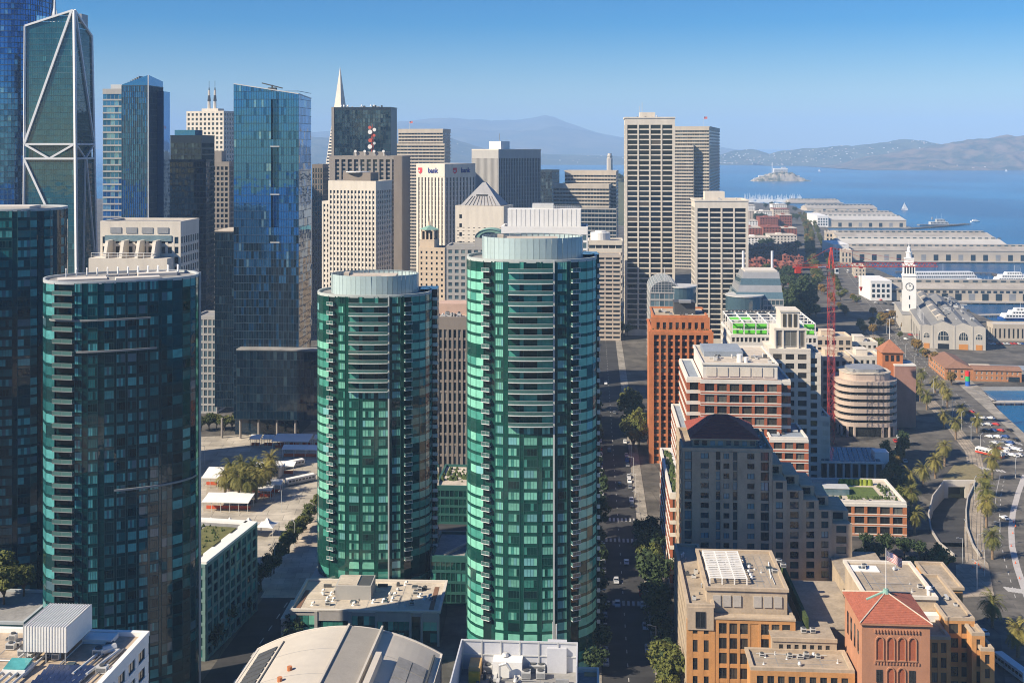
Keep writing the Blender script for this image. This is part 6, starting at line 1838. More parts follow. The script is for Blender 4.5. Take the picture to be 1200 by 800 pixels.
def roof_mid():
    Y = 342
    B = Bld('podium_building', 'low building with tan roof, grey plant box and green glass front', 340, 515, 521, Y, 718, 2.0, 'R', d=24, cat='building')
    w, d, h = B.w, B.d, B.h
    gp = solid('panel_grey', (.36, .34, .32), .8, .12, streak=.4)
    B.core(gp, z1=h - .3, inset=.5)
    # green glass bands between grey panels on the front
    cuts = [0, .165, .185, .39, .415, .57, .585, .80, .815, .875, .89, .985, 1]
    for k in range(0, 12):
        a0, a1 = cuts[k] * w, cuts[k + 1] * w
        if k % 2 == 1:
            b = MB(); b.box(a0, -.5, 0, a1, .5, h + .2); b.build('panel', gp, B.root); continue
        grey_top = k in (2, 6, 10)
        b = MB(); b.box(a0 + .01, -.3 if grey_top else .0, h - (2.6 if grey_top else 1.2), a1 - .01, .5, h + .3); b.build('panel', gp, B.root)
        for j in range(2):
            z1 = h - (2.6 if grey_top else 1.2) - j * 3.4; n = max(1, int((a1 - a0) / 1.5))
            for i in range(n):
                pane(B.root, (a0, .1, 0), (1, 0), (0, -1), (a1 - a0) * i / n + .06, (a1 - a0) * (i + 1) / n - .06, max(0, z1 - 2.7), z1 - .05, GL[pick(((0, 4), (1, 3), (2, 3)))], off=.03)
            b = MB(); b.box(a0 + .02, -.05, z1 - 3.4, a1 - .02, .3, z1 - 2.72); b.build('spandrel', GL[2], B.root)
    b = MB(); b.box(w - .5, 0, 0, w + .02, d, h); b.build('side_wall', GL[2], B.root)
    B.roofing(MATS['roof_pale'], MATS['concrete_pale'], ph=.7, t=.5, e=.3)
    x0, y0 = B.loc(393, 702, h); x1, _ = B.loc(435, 702, h)
    b = MB(); b.box(x0, y0, h, x1, y0 + 9, h + 4.2); o = b.build('plant_box', MATS['stone_grey'], B.root)
    b = MB(); b.box(x0 + .6, y0 + .6, h + 4.21, x0 + (x1 - x0) * .6, y0 + 8.4, h + 4.5); b.build('plant_lid', MATS['roof_pale'], o)
    b = MB(); b.box(x1 - 4, y0 + .5, h + 4.21, x1 - .4, y0 + 8.5, h + 4.3); b.build('louvre', MATS['metal_dark'], o)
    for (px, py) in ((366, 709), (381, 710), (383, 703), (390, 704), (414, 709), (437, 706), (449, 705), (459, 704), (462, 698), (480, 709), (484, 697), (489, 693), (497, 702), (503, 700), (492, 699), (378, 694), (388, 697), (475, 685)):
        x, y = B.loc(px, py, h); b = MB()
        if rnd.random() < .6:
            b.cyl(x, y, h, h + .8, .28, n=8); b.bar((x, y, h + .8), (x + .7, y - .5, h + 1.2), .34, 8); b.cyl(x, y, h, h + .25, .7, .3, 8); b.build('vent_pipe', MATS['white_paint'], B.root)
        else: fan_unit(B, x, y, h, 1.4, 1.2, 1.2)
    b = MB(); b.box(1.2, 1.5, h + .06, 2.6, d - 8, h + .14); b.box(w - 3.4, 1.5, h + .06, w - 2, d - 4, h + .14); b.build('walkway', solid('walk_brown', (.20, .11, .07), .9, .2), B.root)
    rooftop(B, h, 4, d - 8, w - 6, d - 3, 8, .7, solo=True)
    dress(B, 3, 3, w - 3, d - 3, h + .06, 6, 14)
    # left step and rear wing in shade
    B.block('left_step', MATS['concrete_pale'], -3.2, 2, -.35, 16, 0, h - 3.4, .4)
    B.block('rear_wing', MATS['roof_grey'], .5, d + .4, w * .16, d + 16, 0, h - 1.0, .5, MATS['metal_grey'])
roof_mid()

def roof_vault():
    Yb = 285; L = 75; h0 = gz(760, Yb)
    xl, xr = gx(303, Yb), gx(519, Yb); w = xr - xl
    ca, sa = math.cos(R(4)), math.sin(R(4))
    o = (xl - sa * L, Yb - ca * L)
    B = Bld.world('vaulted_hall', 'pale shallow vaulted roof with grey central strip and rooflights', o, w, L, h0)
    zc = gz(731, Yb) - h0; n = 28; rm = solid('membrane', (.50, .46, .40), .75, .10, scale=.1, fine=.6)
    f = lambda x: h0 + zc * (1 - ((x / w - .5) / .5) ** 2)
    b = MB()
    for k in range(n):
        xa, xb = w * k / n, w * (k + 1) / n
        b.quad((xa, 0, f(xa)), (xb, 0, f(xb)), (xb, L, f(xb)), (xa, L, f(xa)))
    b.ngon([(w * k / n, L, f(w * k / n)) for k in range(n + 1)] + [(w, L, 0), (0, L, 0)])
    b.build('roof', rm, B.root)
    b = MB(); b.box(.3, .3, 0, w - .3, L - .3, h0 - .05); b.build('wall', MATS['stone_grey'], B.root)
    # edge trim, seams
    b = MB()
    for k in range(n): xa, xb = w * k / n, w * (k + 1) / n; b.bar((xa, L, f(xa) + .05), (xb, L, f(xb) + .05), .3, 4)
    for x in (0, w): b.bar((x, 0, f(x)), (x, L, f(x)), .35, 4)
    b.build('roof_trim', MATS['concrete_pale'], B.root)
    for yy in (L - 12, L - 25, L - 40):
        b = MB()
        for k in range(n): xa, xb = w * k / n, w * (k + 1) / n; b.bar((xa, yy, f(xa)), (xb, yy, f(xb)), .05, 4)
        b.build('seam', MATS['metal_grey'], B.root)
    # raised central strip
    xa, xb = w * .50, w * .68
    b = MB(); b.hexa([(xa, 0, f(xa)), (xb, 0, f(xb)), (xb, L - .6, f(xb)), (xa, L - .6, f(xa)), (xa, 0, f(xa) + .6), (xb, 0, f(xb) + .6), (xb, L - .6, f(xb) + .6), (xa, L - .6, f(xa) + .6)]); b.build('raised_strip', solid('strip_grey', (.30, .28, .25), .8, .1), B.root)
    for x in (xa, xb): b = MB(); b.box(x - .25, 0, f(x) - .2, x + .25, L - .3, f(x) + 1.5 if x == xb else f(x) + 1.0); b.build('strip_wall', rm, B.root)
    b = MB(); b.box(xb + 1.2, 0, f(xb) - .6, xb + 2.6, L - 15, f(xb) + 1.6); b.build('strip_wall', rm, B.root)
    # louvred rooflights on the left edge, panels on the right
    for k in range(8):
        b = MB(); y0 = L - 5 - k * 2.9; x0, x1 = w * .035, w * .135
        b.hexa([(x0, y0 - 2.3, f(x0) + .03), (x1, y0 - 2.3, f(x1) + .03), (x1, y0, f(x1) + .03), (x0, y0, f(x0) + .03), (x0, y0 - 2.3, f(x0) + .25), (x1, y0 - 2.3, f(x1) + .25), (x1, y0, f(x1) + .25), (x0, y0, f(x0) + .25)]); b.build('rooflight', MATS['metal_dark'], B.root)
    for i in range(2):
        for j in range(3):
            b = MB(); x0 = w * (.81 + i * .075); x1 = x0 + w * .07; y0 = L - 11 - j * 5
            b.hexa([(x0, y0 - 4.7, f(x0) + .15), (x1, y0 - 4.7, f(x1) + .15), (x1, y0, f(x1) + .15), (x0, y0, f(x0) + .15), (x0, y0 - 4.7, f(x0) + .4), (x1, y0 - 4.7, f(x1) + .4), (x1, y0, f(x1) + .4), (x0, y0, f(x0) + .4)]); b.build('solar_panel', MATS['roof_grey'], B.root)
    b = MB(); b.box(w * .965, 4, f(w * .965), w * .975, L - 3, f(w * .965) + .5); b.box(w * .155, 4, f(w * .155) - .2, w * .162, L - 3, f(w * .155) + .3); b.build('gutter', MATS['metal_dark'], B.root)
    for (x, y) in ((w * .3, L - 22), (w * .28, L - 27)): b = MB(); b.cyl(x, y, f(x), f(x) + .9, .6, n=10); b.build('vent_pipe', MATS['brick_orange'], B.root)
roof_vault()

def roof_right():
    Yb = 262; d = 60; hz_ = 29.5
    xl, xr = gx(542, Yb), gx(700, Yb); w = xr - xl
    ca, sa = math.cos(R(4)), math.sin(R(4))
    B = Bld.world('flat_roof_building', 'grey building whose screened roof is crowded with plant, below tall tower', (xl - sa * d, Yb - ca * d), w, d, hz_)
    pl = solid('panel_lilac', (.52, .53, .56), .7, .08)
    B.core(pl, z1=hz_ - .2); zt = gz(748, Yb); wx = gx(677, Yb) - xl
    b = MB(); b.box(0, 0, hz_ - .25, w, d, hz_ + .05); b.build('roof', MATS['roof_grey'], B.root)
    b = MB(); b.box(0, d - .3, hz_ + .05, wx, d, zt); o = b.build('screen_wall', pl, B.root)
    b = MB()
    for k in range(7): b.box(k * (wx - .3) / 6, d - .55, hz_ + .05, k * (wx - .3) / 6 + .28, d - .302, zt)
    for z in (zt - .3, (zt + hz_) / 2): b.box(0, d - .5, z, wx, d - .304, z + .28)
    b.build('screen_post', MATS['metal_light'], o)
    b = MB(); b.box(-.3, 0, hz_, 0, d, zt); b.build('screen_wall', pl, B.root)
    b = MB(); b.box(wx - .3, d - 12, hz_ + .05, wx, d - .6, zt); b.build('screen_wall', pl, B.root)
    b = MB(); b.box(wx, d - .5, hz_ - 2, w + .3, d, hz_ + 1.2); b.box(w - .2, 0, hz_ - 2, w + .3, d - .5, hz_ + 1.2); b.build('parapet', MATS['concrete_pale'], B.root)
    z = hz_ + .05
    def at(px, py): return B.loc(px, py, z)
    def bx(nm, px, py, sx, sy, h, m, lip=0): x, y = at(px, py); return B.block(nm, MATS[m], x, y, x + sx, y + sy, z, z + h, lip, MATS['metal_light'])
    solid('crate_tan', (.50, .33, .15), .8, .15); solid('crate_yellow', (.60, .36, .04), .7, .1)
    bx('white_box', 577, 793, 6.6, 4, 3.4, 'white_paint'); bx('white_box', 641, 788, 4.4, 5, 5.5, 'panel_lilac'); bx('tan_crate', 627, 777, 5.6, 1.8, 2.0, 'crate_tan'); bx('tan_crate', 549, 797, 2.6, 5, 3, 'crate_tan'); bx('yellow_box', 549, 800, 2.5, 1.0, 2.2, 'crate_yellow')
    for (px, py) in ((554, 777), (574, 776)):
        x, y = at(px, py)
        b = MB()
        for k in range(3): b.box(x, y, z + .5 + k * .5, x + 2.6, y + 2, z + .62 + k * .5)
        for sx in (0, 2.5): b.box(x + sx, y, z, x + sx + .1, y + .1, z + 1.7); b.box(x + sx, y + 1.9, z, x + sx + .1, y + 2, z + 1.7)
        b.build('rack', solid('rust', (.26, .10, .06), .9, .2), B.root)
    x, y = at(592, 786); b = MB(); b.cyl(x, y, z, z + 3.6, .55, n=10); b.cyl(x, y, z + 3.6, z + 4.2, .9, .5, 10); b.bar((x - 1.2, y, z + 2), (x + 1.2, y, z + 2), .4, 8); b.build('flue', MATS['metal_light'], B.root)
    for (px, py, f) in ((566, 789, 1), (620, 788, 2), (628, 796, 1), (646, 780, 1), (611, 796, 1), (632, 785, 1)):
        x, y = at(px, py); fan_unit(B, x, y, z, 1.6 * f + .4, 1.8, 1.7, fans=f)
    for (px, py) in ((640, 778), (585, 797)): x, y = at(px, py); pipe(B, [(x, y, z), (x, y, z + 3.4), (x + 1.6, y, z + 3.9), (x + 2.6, y, z + 2.4)], .32, 'metal_light', 'duct')
    x, y = at(605, 785); pipe(B, [(x, y - 6, z + .6), (x, y + 6, z + .6), (x + 5, y + 6, z + .6)], .22)
    x, y = at(690, 792); B.block('mat', MATS['crate_tan'], x - 1, y, x + 2, y + 2, z, z + .2)
    rooftop(B, z, 2, d - 14, wx - 3, d - 3, 14, .8, solo=True)
    dress(B, 2, d - 22, wx - 3, d - 3, z, 10, 16)
    x, y = at(648, 772); pipe(B, [(x, y, z), (x, y, zt + 2)], .12); pipe(B, [(x + .8, y, z), (x + .8, y, zt + 1.5)], .2)
roof_right()

# small block with planted roof beside the bus yard
def planted():
    hh = 27.8; p0, p1 = Vector((gx(240, 332), 332)), Vector((gx(300, 368), 368)); dv = (p1 - p0); d = dv.length; a = math.degrees(math.atan2(dv.x, dv.y)); w_ = 38
    ca, sa = math.cos(R(a)), math.sin(R(a))
    B = Bld.world('glass_block', 'low green glass block with planted roof and jagged white edge by the bus yard', (p0.x - ca * w_, p0.y + sa * w_), w_, d, hh, a)
    B.core(TEAL[3], z1=hh - .3, inset=.3)
    B.skin('R', 0, hh, TEAL, ((1, 3), (2, 4), (0, 1)), solid('cladding_teal', (.14, .24, .23), .7, .12), ind=True, cols={'R': 9}, rows=8, pw=1.0, bh=.9, dp=.5, db=.35, edge=.3, top=1.0)
    B.skin('FB', 0, hh, TEAL, ((1, 3), (2, 4)), MATS['cladding_teal'], cols=9, rows=8, pw=.6, bh=.9, dp=.3, db=.35, edge=.3, top=1.0, names=('end_facade', 'end_glazing'))
    b = MB(); b.box(.5, .5, hh - .3, w_ - .5, d - .5, hh + .02); b.build('roof', MATS['roof_grey'], B.root)
    b = MB(); b.box(w_ - 14, 4, hh + .03, w_ - 4, d - 6, hh + .4); b.build('sedum', solid('sedum', (.13, .13, .045), .95, .4, scale=.4), B.root)
    for k in range(6):
        y0 = k * d / 6; b = MB(); e = (k % 2) * .9
        b.box(w_ - 2.6 - e, y0 + .02, hh, w_ + .5, y0 + d / 6 - .02, hh + .7); b.build('roof_edge', MATS['white_paint'], B.root)
    b = MB(); b.box(0, d - 2, hh, w_ - 2.7, d + .4, hh + .7); b.build('roof_edge', MATS['white_paint'], B.root)
    b = MB()
    for _ in range(120): r = rnd.uniform(.2, .6); b.cyl(rnd.uniform(w_ - 16, w_ - 5), rnd.uniform(3, d - 5), hh, hh + .4 + r, r, r * .3, 5)
    b.build('planting', MATS['plant_green'], B.root, kind='stuff')
planted()
# podium between the two green towers
B = box_thing('podium_block', 'low dark glass podium wedged between the two green glass towers', 505, 546, 549, 372, 655, 4, 'R', d=24, wall='mullion_green', mats=GL, pm=((2, 4), (3, 3), (1, 1)), cols=7, rows=4, pw=.3, bh=.9, dp=.2, db=.25, top=1, cat='building', roof='roof_grey')
b = MB(); b.bar((4, 2, B.h + .5), (14, 20, B.h + .5), .6); b.build('roof_path', MATS['roof_pale'], B.root)
B = box_thing('podium_block', 'flat roofed block with garden court behind the glass podium', 511, 548, 551, 452, 572, 4, 'R', d=30, wall='mullion_green', mats=GL, pm=((2, 4), (3, 3)), cols=7, rows=4, pw=.3, bh=.9, dp=.2, db=.25, top=1, cat='building', roof='roof_pale')
b = MB()
for _ in range(40): r = rnd.uniform(.4, 1.2); b.cyl(rnd.uniform(1, B.w - 1), rnd.uniform(8, 28), B.h, B.h + r * 1.6, r, r * .4, 6)
b.build('planting', MATS['plant_green'], B.root, kind='stuff')

# ------------------------------------------------------------------ tan brick complex in front
def tan_left():
    bk, bf = MATS['brick_tan'], MATS['stone_buff']
    Y = 302
    B = Bld('brick_complex', 'tan brick building with buff penthouse and white pergola on its roof', 803, 838, 930, Y, 724, 4, 'L', d=34, cat='building')
    w, d, h = B.w, B.d, B.h
    B.core(bk, z1=h - .2, inset=.3)
    B.skin('F', 0, h, WARM, ((0, 5), (1, 3)), bk, ind=True, cols={'F': 7}, rows=6, pw=.65, bh=1.05, dp=.4, db=.3, edge=.6, top=1.0, frame=MATS['sash_dark'], skip=lambda i, j: i in (3,))
    B.block('blank_bay', bk, w * 3 / 7, -.28, w * 4 / 7, .1, 0, h - .4)
    B.block('cornice', bf, -.5, -.6, w + .5, 2.2, h, h + .5)
    B.roofing(MATS['roof_felt'], bf, ph=.6)
    # penthouse
    hp = gz(691, Y + 3)
    B.core(bf, x0=-2, y0=3, w=w + 1, d=29, z0=h, z1=hp - .2, name='penthouse_wall')
    for i in range(7):
        if i == 3: continue
        x = -.6 + i * (w - 1.6) / 7
        b = MB(); b.box(x + .3, 2.85, h + 2.0, x + (w - 1.6) / 7 - .3, 3.11, hp - 1.3); b.build('panel', MATS['concrete'], B.root)
    B.roofing(MATS['roof_felt'], MATS['stone_white'] if False else bf, x0=-2, y0=3, w=w + 1, d=29, z=hp, ph=.8, t=.6)
    x0, x1 = -.8, w * .46
    b = MB()
    for k in range(16): b.box(x0, 7 + k * 1.35, hp + 1.7, x1, 7 + k * 1.35 + .35, hp + 1.95)
    for k in range(4):
        xx = x0 + (x1 - x0 - .3) * k / 3; b.box(xx, 6.8, hp + 1.4, xx + .3, 28.3, hp + 1.7)
        for yy in (7, 17, 27.8): b.box(xx, yy, hp, xx + .3, yy + .3, hp + 1.4)
    b.build('pergola', MATS['white_paint'], B.root)
    for (px, py) in ((910, 660), (915, 665), (905, 672)): x, y = B.loc(px, py, hp); fan_unit(B, x, y, hp, 1.5, 1.3, 1.0)
    for k in range(4): fan_unit(B, x0 + 1 + k * 2.4, 18, hp, 1.9, 5, 1.2)
    b = MB(); b.bar((w * .8, 12, hp + .3), (w * .86, 24, hp + .3), .18, 6); b.build('pipe', MATS['white_paint'], B.root)
    dress(B, w * .5, 6, w - 3, 29, hp + .06, 7, 9)
    # left wing along the street
    hl = gz(711, Y); xl = gx(806, Y) - gx(838, Y)
    B.core(bk, x0=xl, y0=-.2, w=-xl - .4, d=46, z1=hl - .2, name='left_wing', inset=.3)
    B.skin('F', 0, hl - 3, WARM, ((0, 5), (1, 3)), bk, ind=True, x0=xl, y0=-.2, w=-xl - .4, d=46, cols={'F': 2}, rows=5, pw=1.6, bh=1.6, dp=.3, db=.25, edge=.5, top=.8, names=('wing_facade', 'wing_glazing'), frame=MATS['sash_dark'])
    B.skin('L', 0, hl, WARM, ((0, 5), (1, 3)), bf, x0=xl, y0=-.2, w=-xl - .4, d=46, cols={'L': 12}, rows=7, pw=1.8, bh=1.7, dp=.25, db=.3, edge=.5, top=1, names=('wing_side', 'wing_side_glazing'))
    B.block('wing_front', bf, xl - .1, -.75, -.45, -.3, hl - 5.8, hl + .1)
    pane(B.root, (xl, -.75, 0), (1, 0), (0, -1), 2.0, 4.6, hl - 5.2, hl - 1.0, WARM[0], off=.05, frame=MATS['sash_dark'])
    B.roofing(MATS['roof_felt'], bf, x0=xl, y0=-.2, w=-xl - .4, d=46, z=hl, ph=.8)
    rooftop(B, hl, xl + 1, 4, -1.5, 38, 10, .7, solo=True)
    # right lower parts
    h2 = gz(744, 298); xa, xb = gx(905, 298) - gx(838, Y), gx(976, 298) - gx(838, Y)
    B.core(bf, x0=xa, y0=-6, w=xb - xa, d=5.9, z1=h2 - .2, name='mid_wall', inset=.2)
    B.skin('F', h2 - 7.4, h2, WARM, ((0, 5), (1, 3)), bf, ind=True, x0=xa, y0=-6, w=xb - xa, d=5.9, cols={'F': 7}, rows=2, pw=.9, bh=1.3, dp=.3, db=.25, edge=1, top=.8, names=('mid_facade', 'mid_glazing'), frame=MATS['sash_dark'])
    B.block('mid_roof', MATS['roof_felt'], xa - .3, -6.3, xb + .3, 6, h2, h2 + .3, 0)
    B.block('mid_coping', bf, xa - .4, -6.6, xb + .4, -6.0, h2, h2 + .9)
    for k in range(2): fan_unit(B, xa + (xb - xa) * (.5 + .15 * k), -2, h2 + .3, 1.3, 1.2, 1.2)
    h3 = gz(779, 287); xc, xd = gx(884, 287) - gx(838, Y), gx(1000, 287) - gx(838, Y)
    B.core(bk, x0=xc, y0=-17, w=xd - xc, d=10.9, z1=h3 - .2, name='front_wing', inset=.3)
    B.skin('F', 0, h3, WARM, ((0, 5), (1, 3)), bk, ind=True, x0=xc, y0=-17, w=xd - xc, d=10.9, cols={'F': 9}, rows=5, pw=.9, bh=1.2, dp=.35, db=.3, edge=.8, top=1.2, names=('front_facade', 'front_glazing'), frame=MATS['sash_dark'])
    B.roofing(MATS['roof_felt'], bf, x0=xc, y0=-17, w=xd - xc, d=10.9, z=h3, ph=.8, t=.6)
    for k in range(3): fan_unit(B, xc + 3 + k * 7, -10, h3, 1.2, 1.1, .9)
    dress(B, xc + 1.5, -15.5, xd - 1.5, -8, h3 + .06, 8, 10)
    # long rear wing running back to the shaded terraces
    xr0, xr1 = gx(925, 318) - gx(838, Y), gx(975, 318) - gx(838, Y) + 4
    B.block('rear_wing', bf, xr0 + 1, 6.5, xr1, 40, 0, h2 - 2, .4, MATS['roof_felt'])
    b = MB(); b.box(xr0 + .2, 1.0, h2 + .1, xr0 + 1.0, 40, h2 + 3.2); b.build('hedge_wall', MATS['plant_green'], B.root)
tan_left()

def hip_tower():
    Y = 278; bk = MATS['brick_orange']
    tb = solid('brick_tower_warm', (.44, .215, .125), .85, .16, scale=.4, fine=3, streak=.5)
    B = Bld('brick_tower', 'salmon brick tower with red pyramid tile roof, arched niches and rooftop flagpole', 990, 1010, 1090, Y, 729, 4, 'L', cat='tower')
    w, d, h = B.w, B.d, B.h
    B.core(tb, z1=h, inset=0)
    # arched niches: frames stand proud of dark recess panels
    def niche(x, z0, z1, ww, dark='brick_red'):
        b = MB(); n = 8; r = ww / 2
        arc = [(x + r - r * math.cos(math.pi * k / n), z1 - r + r * math.sin(math.pi * k / n)) for k in range(n + 1)]
        b.ngon([(x, -.03, z0), (x + ww, -.03, z0)] + [(p[0], -.03, p[1]) for p in reversed(arc)], 0); b.build('niche', MATS[dark], B.root)
        b = MB()
        for p, q in zip(arc, arc[1:]): b.bar((p[0], -.12, p[1]), (q[0], -.12, q[1]), .22, 4)
        b.box(x - .22, -.25, z0, x, 0, z1 - r); b.box(x + ww, -.25, z0, x + ww + .22, 0, z1 - r); b.box(x - .3, -.3, z0 - .3, x + ww + .3, 0, z0); b.build('niche_frame', tb, B.root)
    for i in range(4): niche(w * (.21 + .16 * i), h - 8.8, h - 3.2, w * .10)
    for i in range(2): niche(w * (.37 + .16 * i), h - 16, h - 10.6, w * .10)
    for xx in (.21, .69):
        pane(B.root, (0, 0, 0), (1, 0), (0, -1), w * xx, w * (xx + .09), h - 14.2, h - 11.2, WARM[0], off=.05, frame=MATS['sash_dark'])
        niche(w * xx, h - 26, h - 17, w * .1)
    b = MB()
    for i in range(15): x = w * .18 + i * w * .046; b.box(x, -.3, h - 2.3, x + .3, 0, h - 1.5)
    for i in range(15): x = w * .18 + i * w * .046; b.box(x, -.2, h - 9.9, x + .3, 0, h - 9.3)
    b.build('corbel', tb, B.root, kind='stuff')
    for i in range(4):
        pane(B.root, (0, d, 0), (0, -1), (-1, 0), d * (.16 + .2 * i), d * (.24 + .2 * i), h - 9, h - 3.4, WARM[0], off=.04)
    zp = gz(693, Y + d / 2) ; e = .5; n = 18; b = MB()
    cx_, cy_ = w / 2, d / 2
    def ring(t): return [(cx_ + (x - cx_) * (1 - t), cy_ + (y - cy_) * (1 - t)) for x, y in ((-e, -e), (w + e, -e), (w + e, d + e), (-e, d + e))]
    for i in range(n):
        a, c = ring(i / n * .95), ring((i + 1) / n * .95); za, zc = h + (zp - h) * i / n, h + (zp - h) * (i + 1) / n
        for q in range(4):
            r = (q + 1) % 4
            b.quad((*a[q], za + .1), (*a[r], za + .1), (*c[r], zc), (*c[q], zc)); b.quad((*a[q], za), (*a[r], za), (*a[r], za + .1), (*a[q], za + .1))
    o = b.build('tile_roof', solid('tile_salmon', (.36, .115, .07), .85, .3, scale=1.2, fine=6), B.root)
    for q in range(4):
        a = ring(0)[q]; c = ring(.95)[q]; b = MB(); b.bar((*a, h + .2), (*c, zp + .1), .16, 6); b.build('hip_ridge', MATS['roof_pale'], o)
    b = MB(); b.box(-e, -e, h - .4, w + e, d + e, h - .003); b.build('eave', tb, B.root)
    # lantern stub and flagpole
    b = MB(); b.cyl(cx_, cy_, zp - .2, zp + 1.0, 1.0, .6, 10); b.bar((cx_, cy_, zp + .5), (cx_ - 4.8, cy_, zp - 1.8), .3, 6); b.build('finial', MATS['copper_green'], B.root)
    b = MB(); b.cyl(cx_, cy_, zp, zp + 11.2, .12, .07, 8); po = b.build('flagpole', MATS['white_paint'], B.root)
    fm = [MATS['flag_red'], solid('flag_white', (.72, .70, .68), .8, .1), solid('flag_navy', (.02, .03, .16), .8, .1)]
    b = MB(); nx, nz = 14, 13; FW, FH = 3.9, 2.3
    def fp(i, j): 
        x = FW * i / nx; return (cx_ + .12 + x, cy_ + .45 * math.sin(x * 2.0) * (i / nx) ** .7, zp + 10.6 - FH * j / nz - .55 * x - .12 * math.sin(x * 2.4))
    for i in range(nx):
        for j in range(nz): b.quad(fp(i, j), fp(i + 1, j), fp(i + 1, j + 1), fp(i, j + 1), 2 if (i < 6 and j < 7) else (0 if j % 2 == 0 else 1))
    fo = b.build('flag', fm, po)
    st = MB()
    for r_ in range(5):
        for c_ in range(5):
            p = fp(.6 + c_ * 1.15, .9 + r_ * 1.3); st.box(p[0] - .06, p[1] - .03, p[2] - .06, p[0] + .06, p[1] - .012, p[2] + .06)
    st.build('stars', fm[1], fo, kind='stuff')
hip_tower()

def tan_right():
    bk, bf = MATS['brick_tan'], MATS['stone_buff']
    Y = 298
    B = Bld('brick_complex', 'tan brick building stepping down in terraces behind the salmon brick tower', 1000, 1014, 1098, Y + 8, 700, 4, 'L', d=26, cat='building')
    w, d, h = B.w, B.d, B.h
    B.core(bf, z1=h - .2, inset=.2)
    B.roofing(MATS['roof_felt'], MATS['stone_white'], ph=.8, t=.6)
    B.block('white_step', MATS['white_paint'], w * .72, -2.6, w * 1.01, -.05, h - 6, h - 3.2)
    x, y = B.loc(1076, 690, h); fan_unit(B, x, y, h, 1.3, 1.2, .9); b = MB(); b.cyl(w * .93, 3, h, h + 1.8, .5, n=10); b.cyl(w * .93, 3, h + 1.8, h + 2.3, .9, .7, 10); b.build('vent_pipe', MATS['white_paint'], B.root)
    b = MB(); b.box(w * .05, d * .72, h + .06, w * .45, d * .9, h + .3); b.build('skylight', MATS['white_paint'], B.root)
    dress(B, 2, 2, w - 3, d - 3, h + .06, 9, 10)
    # terraces stepping right and forward; px left, right, y top, Y front, depth
    parts = [(1088, 1112, 748, 292, 12), (1108, 1140, 726, 296, 30), (1140, 1152, 744, 290, 22), (1150, 1163, 762, 288, 24)]
    for i, (pa, pb, py, Yf, dd) in enumerate(parts):
        hh = gz(py, Yf)
        xa, ya = B.loc(pa, py, hh); xb, _ = B.loc(pb, py, hh)
        B.core(bk, x0=xa, y0=ya, w=xb - xa, d=dd, z1=hh - .2, name='terrace_wall', inset=.25)
        n = max(1, round((xb - xa) / 3.2)); rw = max(1, int(hh / 3.6))
        B.skin('F', 0, hh, WARM, ((0, 5), (1, 3), (2, 1)), bk, ind=True, x0=xa, y0=ya, w=xb - xa, d=dd, cols={'F': n}, rows=rw, pw=.8, bh=1.2, dp=.3 + .01 * i, db=.25, edge=.4, top=.8, names=('terrace_facade', 'terrace_glazing'), frame=MATS['sash_dark'])
        B.skin('R', 0, hh, WARM, ((0, 5), (1, 3)), bk, x0=xa, y0=ya, w=xb - xa, d=dd, cols={'R': 6}, rows=rw, pw=1.4, bh=1.5, dp=.3, db=.25, edge=.4, top=.8, names=('terrace_side', 'terrace_side_glazing'))
        B.roofing(MATS['roof_felt'], bf, x0=xa, y0=ya, w=xb - xa, d=dd, z=hh, ph=.8, t=.5)
        if i == 1: rooftop(B, hh, xa + 1.5, ya + 3, xb - 1.5, ya + dd - 4, 4, .6, solo=True)
    hh = gz(690, 330); xa, ya = B.loc(1096, 690, hh); xb, _ = B.loc(1128, 690, hh)
    B.core(bk, x0=xa, y0=ya, w=xb - xa, d=20, z1=hh, name='upper_block', inset=.1)
    B.roofing(MATS['roof_felt'], bf, x0=xa, y0=ya, w=xb - xa, d=20, z=hh, ph=.8)
    pane(B.root, (xa, ya, 0), (1, 0), (0, -1), (xb - xa) * .5, (xb - xa) * .85, hh - 5, hh - 1.6, WARM[0], off=.03, frame=MATS['sash_dark'])
    B.block('rear_wing', bf, w * .1, d + .5, w * .9, d + 34, 0, h - 9, .5, MATS['roof_felt'])
tan_right()
# ------------------------------------------------------------------ harbour
solid('ferry_stone', (.46, .43, .38), .85, .12, streak=.4)
solid('slate', (.20, .20, .20), .8, .2, scale=.1)
solid('shed_wall', (.48, .42, .34), .85, .12, scale=.1)
solid('shed_roof', (.36, .33, .29), .7, .35, scale=.05, fine=.6)
solid('shed_roof_pale', (.52, .50, .46), .6, .1, scale=.06)
solid('pile_wood', (.10, .085, .07), .9, .2)
solid('hull_white', (.78, .78, .76), .4, .05)
solid('hull_blue', (.02, .09, .34), .4, .1)
solid('hull_red', (.50, .05, .03), .5, .1)
solid('crane_red', (.46, .055, .045), .5, .12)

